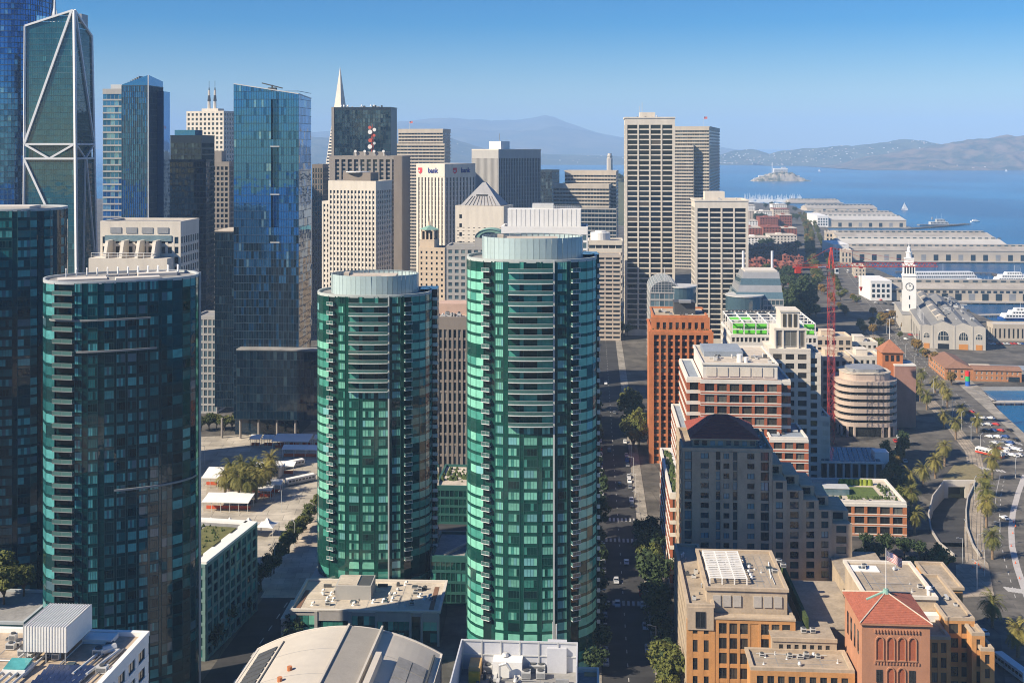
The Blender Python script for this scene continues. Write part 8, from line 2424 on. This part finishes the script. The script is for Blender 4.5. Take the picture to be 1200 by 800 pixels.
# ------------------------------------------------------------------ vegetation
def leaf_mat(name, c1, c2):
    m, t, b = principled(name)
    tc = t.nodes.new('ShaderNodeTexCoord'); n = t.nodes.new('ShaderNodeTexNoise'); n.inputs['Scale'].default_value = .9; n.inputs['Detail'].default_value = 4
    t.links.new(tc.outputs['Object'], n.inputs[0])
    oi = t.nodes.new('ShaderNodeObjectInfo')
    ad = t.nodes.new('ShaderNodeMath'); ad.operation = 'MULTIPLY_ADD'; ad.inputs[1].default_value = .55
    t.links.new(oi.outputs['Random'], ad.inputs[0]); t.links.new(n.outputs[0], ad.inputs[2])
    r = t.nodes.new('ShaderNodeMapRange'); r.inputs[1].default_value = .35; r.inputs[2].default_value = 1.2
    t.links.new(ad.outputs[0], r.inputs[0])
    mx = t.nodes.new('ShaderNodeMix'); mx.data_type = 'RGBA'; mx.inputs[6].default_value = (*c1, 1); mx.inputs[7].default_value = (*c2, 1)
    t.links.new(r.outputs[0], mx.inputs[0]); t.links.new(mx.outputs[2], b.inputs['Base Color'])
    b.inputs['Roughness'].default_value = .7; b.inputs['Specular IOR Level'].default_value = .25
    return m
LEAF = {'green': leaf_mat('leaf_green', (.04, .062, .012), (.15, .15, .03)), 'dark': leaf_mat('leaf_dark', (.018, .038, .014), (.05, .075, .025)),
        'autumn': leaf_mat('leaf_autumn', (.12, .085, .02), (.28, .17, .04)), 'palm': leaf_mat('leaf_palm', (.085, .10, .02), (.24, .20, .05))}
solid('bark', (.12, .085, .055), .95, .3, scale=1.5); solid('palm_bark', (.22, .155, .10), .95, .3, scale=2)

def tree_meshes(seed, hgt, rad, trunk_h, n_clump, n_leaf, leaf, shape='round'):
    rn = random.Random(seed)
    tr = MB(); tr.bar((0, 0, 0), (0, 0, trunk_h * .7), rad * .08, 7, r1=rad * .065)
    b = MB(); top = hgt
    centers = []
    for k in range(n_clump):
        for _ in range(30):
            x, y, z = rn.uniform(-1, 1), rn.uniform(-1, 1), rn.uniform(-1, 1)
            if x * x + y * y + z * z < 1: break
        if shape == 'cone': f = 1 - (z + 1) / 2 * .82; x *= f; y *= f
        zc = (trunk_h + top) / 2 + z * (top - trunk_h) / 2 * .85
        centers.append((x * rad * .8, y * rad * .8, zc, rad * rn.uniform(.22, .42)))
    for k, (x, y, z, r) in enumerate(centers):
        if k % 3 == 0: tr.bar((0, 0, trunk_h * rn.uniform(.5, .75)), (x * .8, y * .8, z - r * .3), rad * .04, 5, r1=rad * .015)
        for _ in range(n_leaf):
            d = Vector((rn.gauss(0, 1), rn.gauss(0, 1), rn.gauss(0, 1))).normalized() * r * rn.uniform(.55, 1.05)
            c = Vector((x, y, z)) + Vector((d.x, d.y, d.z * .75))
            s = leaf * rn.uniform(.6, 1.4)
            nrm = (d.normalized() + Vector((rn.uniform(-.7, .7), rn.uniform(-.7, .7), rn.uniform(-.3, .9)))).normalized()
            u = nrm.orthogonal().normalized(); u.rotate(Matrix.Rotation(rn.uniform(0, 6.28), 3, nrm)); v = nrm.cross(u)
            b.quad(tuple(c - u * s - v * s * .2), tuple(c + v * s * .6), tuple(c + u * s + v * s * .1), tuple(c - v * s * .6), 0)
    return tr, b
PROTO = {}
def proto(key, *a, leafm='green', **k):
    tr, b = tree_meshes(*a, **k)
    PROTO[key] = (tr.mesh('trunk', MATS['bark']), b.mesh('crown', LEAF[leafm]))
for i in range(3): proto(f'green{i}', 10 + i, 9.5, 4.2, 3.0, 26, 55, .42)
for i in range(3): proto(f'dark{i}', 20 + i, 10.5, 4.8, 3.0, 28, 55, .45, leafm='dark')
for i in range(2): proto(f'autumn{i}', 30 + i, 9, 3.8, 3.0, 24, 55, .42, leafm='autumn')
for i in range(2): proto(f'cone{i}', 40 + i, 24, 6.5, 3.0, 46, 60, .7, leafm='dark', shape='cone')
for i in range(2): proto(f'shrub{i}', 50 + i, 2.6, 1.7, .5, 10, 40, .25)
def tree(key, x, y, z=0, s=1.0, label='', group=None, name='street_tree', cat='tree'):
    if not any(t in label for t in ('dark', 'bright', 'browning', 'conifer')):
        wd_ = {'autumn': 'browning ', 'green': 'green ', 'dark': 'dark green '}.get(key, ''); label = wd_ + label; group = (wd_ + group) if group else group
    i = rnd.randrange(3)
    k = key + str(i % sum(1 for q_ in PROTO if q_.startswith(key) and q_[len(key):].isdigit()))
    root = thing(name, label, cat, (x, y, z), rnd.uniform(0, 6.28), group)
    sc_ = s * rnd.uniform(.85, 1.15)
    t = link('trunk', PROTO[k][0], root); c = link('crown', PROTO[k][1], root)
    root.scale = (sc_ * rnd.uniform(.9, 1.1), sc_, sc_ * rnd.uniform(.9, 1.12))
    return root

def palm_meshes(seed, hgt, full=1.0, n=72):
    rn = random.Random(seed)
    tr = MB(); px_, py_ = 0, 0
    for k in range(6):
        z0, z1 = hgt * k / 6, hgt * (k + 1) / 6
        tr.bar((0, 0, z0), (0, 0, z1 + .02), .55 - .02 * k, 8, r1=.53 - .02 * k)
    tr.bar((0, 0, hgt - .9), (0, 0, hgt + .5), .75, 8, r1=.35)
    b = MB()
    for k in range(n):
        az = k * 2.39996 + rn.uniform(-.15, .15); el = R(rn.uniform(-35, 78)) if k > n * .2 else R(rn.uniform(-60, -20))
        L = rn.uniform(4.6, 5.8) * full; seg = 6
        d = Vector((math.cos(az) * math.cos(el), math.sin(az) * math.cos(el), math.sin(el))); p = Vector((0, 0, hgt)); side = Vector((-math.sin(az), math.cos(az), 0))
        pts = [p.copy()]
        for s in range(seg):
            d = (d + Vector((0, 0, -.20 - .05 * s))).normalized(); p = p + d * L / seg; pts.append(p.copy())
        for s in range(seg):
            a, c = pts[s], pts[s + 1]; wd = .85 * full * math.sin(math.pi * (s + 1.0) / (seg + 1.2)) + .08
            up = Vector((0, 0, -.28))
            for sg in (-1, 1):
                for h_ in (0, .5):
                    a2 = a + (c - a) * h_; c2 = a + (c - a) * (h_ + .36); tip = a2 + (c - a) * .7 + side * sg * wd + up * wd
                    b.tri(tuple(a2), tuple(c2), tuple(tip))
    return tr.mesh('trunk', MATS['palm_bark']), b.mesh('fronds', LEAF['palm'])
PALM = [palm_meshes(60 + i, (8.6, 9.6, 7.8)[i]) for i in range(3)]
def palm(px, py, label, s=1.0, group='palms'):
    X, Y = G(px, py)
    i = rnd.randrange(3)
    root = thing('palm_tree', label, 'palm tree', (X, Y, 0), rnd.uniform(0, 6.28), group)
    link('trunk', PALM[i][0], root); link('fronds', PALM[i][1], root)
    k = s * rnd.uniform(.92, 1.08); root.scale = (k, k, k)

for (px, py, lb) in ((1163, 655, 'palm on the boulevard kerb beside the sunken ramp, one of the near row'), (1156, 618, 'palm on the boulevard kerb beside the sunken ramp, one of the near row'), (1155, 600, 'palm on the boulevard kerb beside the sunken ramp, one of the near row'),
                     (1155, 582, 'palm on the boulevard kerb beside the sunken ramp, one of the near row'), (1163, 562, 'palm on the boulevard kerb beside the sunken ramp, one of the near row'), (1167, 545, 'palm at the boulevard crossing by the zebra stripes'),
                     (1163, 735, 'palm in the shade beside the terraced tan brick building'), (1193, 770, 'sunlit palm beside the lower boulevard lanes'), (1188, 690, 'palm at the near zebra crossing of the boulevard')):
    if px != 1188: palm(px, py, lb)
for (px, py) in ((1145, 507), (1127, 495), (1106, 502), (1086, 480), (1078, 470), (1110, 478), (1105, 468), (1096, 460), (1080, 452), (1074, 465), (1120, 515)):
    palm(px, py, 'palm in the loose grove along the tram tracks before quay house', .9, 'palms along the tram tracks')
for (px, py) in ((1107, 546), (1096, 560), (1082, 570), (1068, 600), (1066, 578), (1072, 626)):
    palm(px, py, 'palm in the row left of the sunken ramp', .95, 'palms left of the ramp')
for (px, py) in ((264, 585), (273, 583), (280, 590), (286, 582), (292, 590), (300, 588), (284, 575), (296, 572), (304, 574), (270, 575), (317, 562), (310, 580)):
    palm(px, py, 'tall palm in the cluster on the bus yard island', 1.12, 'palms on the bus yard island')

# trees along the shaded street
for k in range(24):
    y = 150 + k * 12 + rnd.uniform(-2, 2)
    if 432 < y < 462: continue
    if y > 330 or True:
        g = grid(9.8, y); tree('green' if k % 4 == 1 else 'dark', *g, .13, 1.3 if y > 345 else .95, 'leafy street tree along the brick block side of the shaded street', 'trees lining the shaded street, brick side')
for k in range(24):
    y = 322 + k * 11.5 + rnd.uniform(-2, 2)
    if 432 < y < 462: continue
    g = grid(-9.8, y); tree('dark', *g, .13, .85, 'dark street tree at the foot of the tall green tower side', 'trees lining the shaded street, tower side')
for k in range(10):
    g = grid(9.8 + (k % 2) * 3, 560 + k * 9); tree('green', *g, .13, 1.5, 'big bushy tree in front of the orange brick tower', 'big trees by orange brick tower')
for (px, py, s) in ((790, 800, 1.15), (783, 796, 1.0), (776, 785, 1.0), (772, 700, .75)):
    X, Y = G(px, py + 14); tree('green', X, Y, .13, s, 'bright green tree at the kerb below the buff wing', 'bright trees by the buff wing')
# bus yard and side street
for k in range(7):
    X, Y = G(372 - k * 8.5, 600 + k * 12); tree('green', X, Y, 0, .8, 'round tree in the row along the bus yard entry road', 'trees along the entry road')
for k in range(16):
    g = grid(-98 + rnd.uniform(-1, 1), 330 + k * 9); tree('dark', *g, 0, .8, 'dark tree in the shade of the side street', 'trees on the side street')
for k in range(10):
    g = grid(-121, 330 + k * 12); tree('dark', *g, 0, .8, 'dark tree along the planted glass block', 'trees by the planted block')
for k in range(6):
    X, Y = G(236 + k * 9, 505 - k % 3); tree('green', X, Y, 0, 1.0, 'tree in shade before the dark podium columns', 'trees before the podium')
# roof garden at the left edge
for (x, y, s) in ((-142, 322, 1.25), (-146, 326, 1.2), (-139, 328, 1.0), (-150, 320, 1.2)):
    tree('green', x, y, 20.2, s, 'sunlit tree on the low roof at the left edge below teal shoulder', 'roof trees at the teal shoulder')
B = Bld.world('roof_podium', 'low podium with pale edged roof carrying trees below teal tower', (-175, 312), 44, 22, 20, 4)
B.core(TEAL[3], z1=19.6); B.skin('FR', 0, 20, TEAL, ((2, 3), (1, 2), (3, 1)), MATS['mullion_teal'], cols={'F': 16, 'R': 8}, rows=6, pw=.25, bh=.8, dp=.1, db=.15, top=.8); B.roofing(MATS['roof_grey'], MATS['rim_teal'], ph=.7)

# plaza between terraces and ramp, and boulevard trees
for (px, py, k, s) in ((1007, 660, 'green', .7), (1024, 655, 'dark', .8), (1040, 668, 'green', .55), (1052, 664, 'dark', .6), (1068, 668, 'green', .8), (1103, 672, 'green', 1.0), (1086, 664, 'dark', .6), (1015, 640, 'dark', .7), (1036, 645, 'dark', .7), (1060, 648, 'dark', .8), (1080, 650, 'dark', .6)):
    X, Y = G(px, py + 6); tree(k, X, Y, 0, s, 'garden tree in the court between stone terraces and sunken ramp', 'court garden trees')
for k in range(12):
    X, Y = G(1034 + k * 2.4, 580 - k * 4.5); tree('autumn', X, Y, 0, .85, 'browning tree in the row beside parked cars left of the palms', 'browning trees by parked cars')
for k in range(10):
    X, Y = G(1040 + rnd.uniform(-22, 22), 352 + 0 + rnd.uniform(20, 42)); tree('autumn', X, Y, 0, .9, 'browning tree on the plaza before the ferry hall', 'plaza trees before ferry hall')
for (px, py, s) in ((922, 366, 1.0), (930, 368, 1.2), (938, 366, 1.3), (946, 364, 1.35), (953, 362, 1.1), (942, 372, 1.0), (950, 370, .9), (928, 360, 1.0)):
    X, Y = G(px, py); tree('cone', X, Y, 0, s * 1.05, 'tall dark conifer in the park clump behind the framed green building', 'park conifers', 'conifer')
for (px, py, s) in ((920, 374, 1.3), (932, 378, 1.4), (948, 376, 1.4), (956, 372, 1.2), (910, 362, 1.2), (900, 358, 1.2), (914, 350, 1.2), (895, 345, 1.2), (905, 338, 1.3), (918, 340, 1.3), (930, 342, 1.4), (940, 338, 1.3), (884, 330, 1.3), (899, 328, 1.3), (915, 329, 1.3), (930, 330, 1.3), (880, 337, 1.2)):
    X, Y = G(px, py); tree('green' if px % 3 else 'dark', X, Y, 0, s * 1.25, 'broad park tree among the conifers and car park', 'broad park trees')
for k in range(46):
    t = k / 46; py = 345 - 92 * t ** .72
    px = 958 - 22 * t + (0 if k % 2 else 5) - 3 * math.sin(t * 6)
    X, Y = G(px, py); tree('autumn' if k % 3 == 0 else 'green', X, Y, 0, 1.35, 'tree in the long double row on the city side of the boulevard', 'city-side boulevard trees')
for k in range(30):
    t = k / 30; py = 352 - 96 * t ** .75; px = 985 - 34 * t ** .8
    X, Y = G(px, py); tree('green', X, Y, 0, 1.05, 'tree in the median row of the boulevard', 'median boulevard trees')
for k in range(34):
    X, Y = G(rnd.uniform(868, 936), rnd.choice([284, 271, 259, 249, 244, 293, 327]) + rnd.uniform(-1.5, 1.5)); tree('dark', X, Y, 0, 1.4, 'dark tree between the far low city blocks', 'trees among far blocks')
for k in range(18):
    a_ = rnd.uniform(0, 6.28); r_ = rnd.uniform(20, 60); tree('dark', gx(712, 2420) + r_ * math.cos(a_), 2420 + r_ * math.sin(a_) - 20, 80, 1.4, 'dark tree on the hill round the slim tower', 'trees on the tower hill')
for k in range(8):
    g = grid(-4 + k * 3.5, 905 + (k % 3) * 4); tree('green', *g, 0, 1.0, 'small sunlit tree at the far end of the street', 'trees at the street end')

for k in range(44):
    t = rnd.random(); sgn = rnd.choice([-1, 1])
    X, Y = G(1098 - 126 * t + sgn * (16 + 10 * (1 - t)) * (1 - t * .35) - 8, 452 - 118 * t ** .9)
    if X > 0: tree('autumn' if rnd.random() < .55 else 'green', X, Y, 0, rnd.uniform(.7, 1.0), 'small street tree flanking the boulevard between quay house and park', 'trees flanking middle boulevard')
for k in range(16):
    g = grid(-10.5, 330 + k * 21 + rnd.uniform(-3, 3)); tree('dark', *g, .13, 1.35, 'large dark street tree overhanging the tower-side pavement', 'large trees on tower side')
for k in range(10):
    X, Y = G(1050 + rnd.uniform(-14, 10), 480 + k * 14); tree('dark' if k % 2 else 'green', X, Y, 0, .8, 'tree in the shade left of the palm grove', 'shaded trees by palm grove')
# ------------------------------------------------------------------ vehicles
CAR_COL = {'white': (.78, .78, .77), 'silver': (.48, .49, .50), 'black': (.02, .02, .022), 'grey': (.16, .165, .17), 'red': (.45, .04, .03), 'blue': (.03, .08, .25)}
def car_proto(cn):
    body = solid('car_' + cn, CAR_COL[cn], .25, .04, spec=.6)
    prof = [(-2.2, .35), (-2.2, .85), (-1.75, 1.0), (-1.35, 1.45), (.35, 1.45), (1.05, .98), (2.05, .82), (2.2, .55), (2.2, .35)]
    b = MB(); n = len(prof); wd = .9
    b.v = [(x, -wd if z < 1.1 else -wd * .8, z) for x, z in prof] + [(x, wd if z < 1.1 else wd * .8, z) for x, z in prof]
    for k in range(n): j = (k + 1) % n; b.f.append((k, j, n + j, n + k)); b.m.append(0)
    b.f.append(tuple(range(n - 1, -1, -1))); b.m.append(0); b.f.append(tuple(range(n, 2 * n))); b.m.append(0)
    g = MB()
    g.quad((.42, -.7, 1.40), (1.0, -.78, 1.03), (1.0, .78, 1.03), (.42, .7, 1.40)); g.quad((-1.70, -.78, 1.06), (-1.42, -.7, 1.40), (-1.42, .7, 1.40), (-1.70, .78, 1.06))
    g.v = [(x + (.03 if x > 0 else -.03), y, z + .02) for x, y, z in g.v]
    for s in (-1, 1): g.quad((-1.45, s * .87, 1.03), (.8, s * .87, 1.03), (.25, s * .745, 1.40), (-1.25, s * .745, 1.40))
    w_ = MB()
    w_.bar((0, -.1, 0), (0, .1, 0), .34, 12)
    return b.mesh('body', body), g.mesh('windows', MATS['glass_black']), w_.mesh('wheel', MATS['metal_dark'])
CARS = {c: car_proto(c) for c in CAR_COL}
def car(x, y, hd, cn, where, group):
    root = thing('car', f'{cn} car {where}', 'car', (x, y, .01), hd, f'{cn} cars {group}')
    bd, g, wh = CARS[cn]
    link('body', bd, root); link('windows', g, root)
    for sx in (-1.35, 1.35):
        for sy in (-.82, .82): link('wheel', wh, root, (sx, sy, .34))
rc = random.Random(77); CC = ['white', 'silver', 'black', 'grey', 'white', 'grey', 'red', 'blue', 'silver']
sd_ = math.atan2(gv[1], gv[0])
for k in range(34):
    y = 322 + k * 8 + rc.uniform(-1, 1)
    if 428 < y < 466 or rc.random() < .35: continue
    g = grid(-6.2, y); car(*g, sd_, rc.choice(CC), 'parked at the tower-side kerb of the shaded street', 'parked on tower side')
for k in range(30):
    y = 330 + k * 8.5 + rc.uniform(-1, 1)
    if 428 < y < 466 or rc.random() < .6: continue
    g = grid(6.2, y); car(*g, sd_ + math.pi, rc.choice(CC), 'parked at the brick-side kerb of the shaded street', 'parked on brick side')
for (x, y) in ((-2, 372), (2, 410), (-2, 392), (1.8, 505), (-2, 560), (2, 640), (-1.8, 720)):
    g = grid(x, y); car(*g, sd_ + (0 if x > 0 else math.pi), rc.choice(CC), 'driving down the middle of the shaded street', 'driving')
for k in range(9):
    g = grid(-102 + (k % 2) * 0, 330 + k * 8); car(*g, sd_, rc.choice(CC), 'parked on the side street below vaulted hall', 'on the side street')
for k in range(22):
    X, Y = G(1176 + (k % 3) * 9 - (k // 3) * 5.5, 534 - (k // 3) * 7.2); car(X, Y, R(128), rc.choice(CC), 'queued on the boulevard lanes short of the tram', 'queued near tram')
for (px, py) in ((1177, 608), (1190, 516), (1183, 523), (1178, 530), (1194, 528), (1183, 505), (1190, 535), (1152, 742)):
    X, Y = G(px, py); car(X, Y, R(100), 'white' if py in (608, 742) else rc.choice(CC), 'on the boulevard lanes near the palms' if py != 742 else 'in the shade beside the terraced brick building', 'on near boulevard')
for k in range(20):
    t = k / 20; X, Y = G(1036 + 26 * t + (k % 2) * 5, 470 + 95 * t); 
    if rc.random() < .85: car(X, Y, R(80), rc.choice(CC), 'parked in the lane beside browning trees', 'by browning trees')
for k in range(26):
    X, Y = G(1160 + (k % 13) * 4.2, 398 + (k // 13) * 5.5); car(X, Y, R(95), rc.choice(CC), 'in the car park beside the ferry hall', 'in the quay car park')
for k in range(64):
    t = rc.random(); X, Y = G(1092 - 128 * t + rc.uniform(-12, 12), 428 - 150 * t ** .85)
    car(X, Y, R(105), rc.choice(CC), 'on the far boulevard lanes', 'on far boulevard')
for k in range(22):
    X, Y = G(898 + (k % 11) * 5.5, 333 + (k // 11) * 14 + rc.uniform(-1, 1)); car(X, Y, R(20), rc.choice(CC), 'parked among the park trees', 'in the park car park')

# tram and yellow bus
def tram(px, py, hd, label, cols):
    X, Y = G(px, py); root = thing('tram', label, 'tram', (X, Y, .02), R(hd))
    b = MB(); b.box(-7, -1.3, .6, 7, 1.3, 1.5, 1); b.box(-7, -1.3, 1.502, 7, 1.3, 2.6, 0); b.build('body', [MATS['white_paint'], MATS[cols]], root)
    b = MB(); b.box(-6.8, -1.25, 2.6, 6.8, 1.25, 3.2); b.build('roof', MATS['white_paint'], root)
    for k in range(8):
        for s in (-1, 1): b = MB(); b.box(-6.4 + k * 1.65, s * 1.31 - .01, 1.65, -5.1 + k * 1.65, s * 1.31 + .01, 2.45); b.build('window', MATS['glass_black'], root)
    for sx in (-4.5, 4.5):
        b = MB(); b.box(sx - 1.2, -1.0, .02, sx + 1.2, 1.0, .6); b.build('bogie', MATS['metal_dark'], root)
tram(1160, 534, 125, 'red and white tram stopped near the boulevard crossing', 'hull_red')
tram(1186, 788, 100, 'white bus waiting in the shade beside terraced brick building', 'white_paint')

# ------------------------------------------------------------------ street furniture
lm = MB(); lm.cyl(0, 0, 0, 9, .12, .08, 8); lm.bar((0, 0, 8.8), (1.8, 0, 9.3), .07, 6); LP = lm.mesh('pole', MATS['metal_light'])
l2 = MB(); l2.box(1.5, -.2, 9.2, 2.5, .2, 9.42); LH = l2.mesh('lamp_head', MATS['metal_grey'])
def lamp(X, Y, rz, label, group):
    root = thing('street_lamp', label, 'street lamp', (X, Y, 0), rz, group); link('pole', LP, root); link('lamp_head', LH, root)
for k in range(14):
    for s in (-1, 1):
        g = grid(8.3 * s, 335 + k * 26); lamp(*g, sd_ + R(90) * s, 'grey street lamp on the kerb of the shaded street', 'lamps on the shaded street')
for (px, py) in ((1145, 690), (1132, 640), (1128, 660), (1142, 585), (1146, 655), (1154, 675), (1190, 560), (1172, 640)):
    X, Y = G(px, py); lamp(X, Y, rnd.uniform(0, 6), 'tall pale lamp pole between the sunken ramp and boulevard', 'lamps by the ramp')
for k in range(12):
    X, Y = G(1160 - k * 11, 545 - k * 14); lamp(X, Y, R(40), 'pale lamp pole along the boulevard before quay house', 'lamps on middle boulevard')
for (px, py) in ((300, 700), (322, 668), (345, 640), (240, 545), (330, 600)):
    X, Y = G(px, py); lamp(X, Y, rnd.uniform(0, 6), 'lamp pole in the bus yard', 'lamps in the bus yard')
# stack of coloured blocks on the quay
X, Y = G(1134, 452); root = thing('colour_column', 'column of red, green and blue blocks on the quay edge', 'sculpture', (X, Y, .14))
for k, c in enumerate(((.02, .12, .5), (.03, .4, .12), (.65, .03, .03))):
    b = MB(); b.cyl(0, 0, k * 3.0, k * 3.0 + 2.9, 1.5, 1.4, 14); b.build('block', solid('block%d' % k, c, .5, .05), root)
# orange cones and barriers by the boulevard
cb = MB(); cb.box(-.25, -.25, 0, .25, .25, .05); cb.cyl(0, 0, .05, .8, .2, .04, 8); CM = cb.mesh('cone', solid('cone_orange', (.75, .13, .03), .6, .05))
for (px, py) in ((1143, 660), (1147, 662), (1149, 666), (1153, 668), (1140, 665), (1188, 612), (1190, 617), (1187, 625), (1185, 640), (1190, 660), (1195, 678)):
    X, Y = G(px, py); o = link('traffic_cone', CM, None, (X, Y, .14), (0, 0, 0)); tag(o, 'orange traffic cone beside the boulevard lanes', 'traffic cone', 'traffic cones')

# ------------------------------------------------------------------ bus yard canopies
wm = MATS['white_paint']
def canopy(label, px0, px1, py, dep, z, n, group='bus yard canopies', fence=True, rise=1.2):
    X0, Y0 = G(px0, py, 0); w_ = gx(px1, Y0) - gx(px0, Y0)
    root = thing('bus_shelter', label, 'bus shelter', (X0, Y0, 0), R(-4), group)
    b = MB(); b.hexa([(0, 0, z), (w_, 0, z), (w_, dep, z + rise), (0, dep, z + rise), (0, 0, z + .25), (w_, 0, z + .25), (w_, dep, z + rise + .25), (0, dep, z + rise + .25)]); b.build('roof', wm, root)
    for k in range(n):
        for y in (.5, dep - .5):
            b = MB(); x = .4 + (w_ - .8) * k / max(1, n - 1); b.cyl(x, y, 0, z + rise * y / dep, .12, n=6); b.build('post', MATS['metal_light'], root)
    if fence:
        b = MB(); b.box(.5, dep * .5, .1, w_ - .5, dep * .5 + .1, 1.5); b.build('panel', solid('panel_orange', (.55, .09, .03), .7, .15), root)
    return root
canopy('long pale roofed shelter with orange panels on the yard island front', 236, 292, 600, 9, 4.0, 6)
canopy('small square shelter roof beside the palms on the yard', 300, 318, 585, 7, 3.6, 3)
canopy('slanting shelter nearest the entry road', 292, 330, 578, 4, 3.8, 4)
canopy('slanting shelter in the middle of the yard', 308, 345, 556, 4, 3.8, 4)
canopy('slanting shelter farthest up the yard', 330, 372, 536, 4, 3.8, 4)
canopy('broad white shelter roof under the palms', 318, 362, 528, 10, 4.6, 4)
canopy('white hut roof beside the teal tower edge', 236, 256, 572, 10, 4.4, 3, rise=2)
for k in range(6):
    canopy('low shelter bay in the row in front of the dark podium', 292 + k * 15, 305 + k * 15, 523, 4, 3.6, 3, 'shelter bays by podium')
# white tents with raised peaks
for k in range(4):
    X, Y = G(247 + k * 22, 627); root = thing('tent', 'white peaked tent canopy behind the planted block', 'tent', (X, Y, 0), R(-8), 'white tents')
    b = MB(); s = 3.6; z = 4
    ring_ = [(-s, -s), (0, -s * .85), (s, -s), (s * .85, 0), (s, s), (0, s * .85), (-s, s), (-s * .85, 0)]
    for q_ in range(8):
        a, c = ring_[q_], ring_[(q_ + 1) % 8]; m0, m1 = (a[0] * .4, a[1] * .4), (c[0] * .4, c[1] * .4)
        b.quad((*a, z), (*c, z), (*m1, z + .9), (*m0, z + .9)); b.tri((*m0, z + .9), (*m1, z + .9), (0, 0, z + 3))
    b.build('canopy', wm, root)
    for sx in (-1, 1):
        for sy in (-1, 1): b = MB(); b.cyl(sx * s * .97, sy * s * .97, 0, z, .1, n=6); b.build('post', MATS['metal_light'], root)
def hut(px, py, w_, d_, h_, label):
    X, Y = G(px, py); root = thing('yard_hut', label, 'hut', (X, Y, 0), R(-4))
    b = MB(); b.box(0, 0, 0, w_, d_, h_); b.build('wall', MATS['concrete_pale'], root)
    b = MB(); b.box(-.5, -.5, h_, w_ + .5, d_ + .5, h_ + .35); b.build('roof', wm, root)
    b = MB(); b.box(.6, -.06, 1, w_ - .6, .02, h_ - .8); b.build('window', MATS['glass_dark'], root)
hut(296, 560, 12, 9, 4.5, 'pale ticket hut with flat white roof among palms'); hut(262, 592, 8, 6, 3.6, 'small pale kiosk between palms and shelters')
# buses
for (px, py, lb) in ((340, 548, 'white bus standing by the middle shelter'), (352, 566, 'white bus leaving the yard toward entry road')):
    tram(px, py, 40, lb, 'metal_grey')
# ------------------------------------------------------------------ air
def haze():
    m = bpy.data.materials.new('haze'); m.use_nodes = True
    t = m.node_tree; t.nodes.clear()
    out = t.nodes.new('ShaderNodeOutputMaterial'); v = t.nodes.new('ShaderNodeVolumePrincipled')
    v.inputs['Color'].default_value = (.44, .68, 1.0, 1)
    v.inputs['Density'].default_value = 0.00009
    v.inputs['Anisotropy'].default_value = -0.15
    t.links.new(v.outputs[0], out.inputs['Volume'])
    b = MB(); b.box(-16000, -1500, -6, 16000, 25500, 760)
    o = b.build('haze', m, kind='stuff')
    tag(o, 'pale blue haze that fades the far hills', 'haze')
    o.visible_shadow = True
haze()
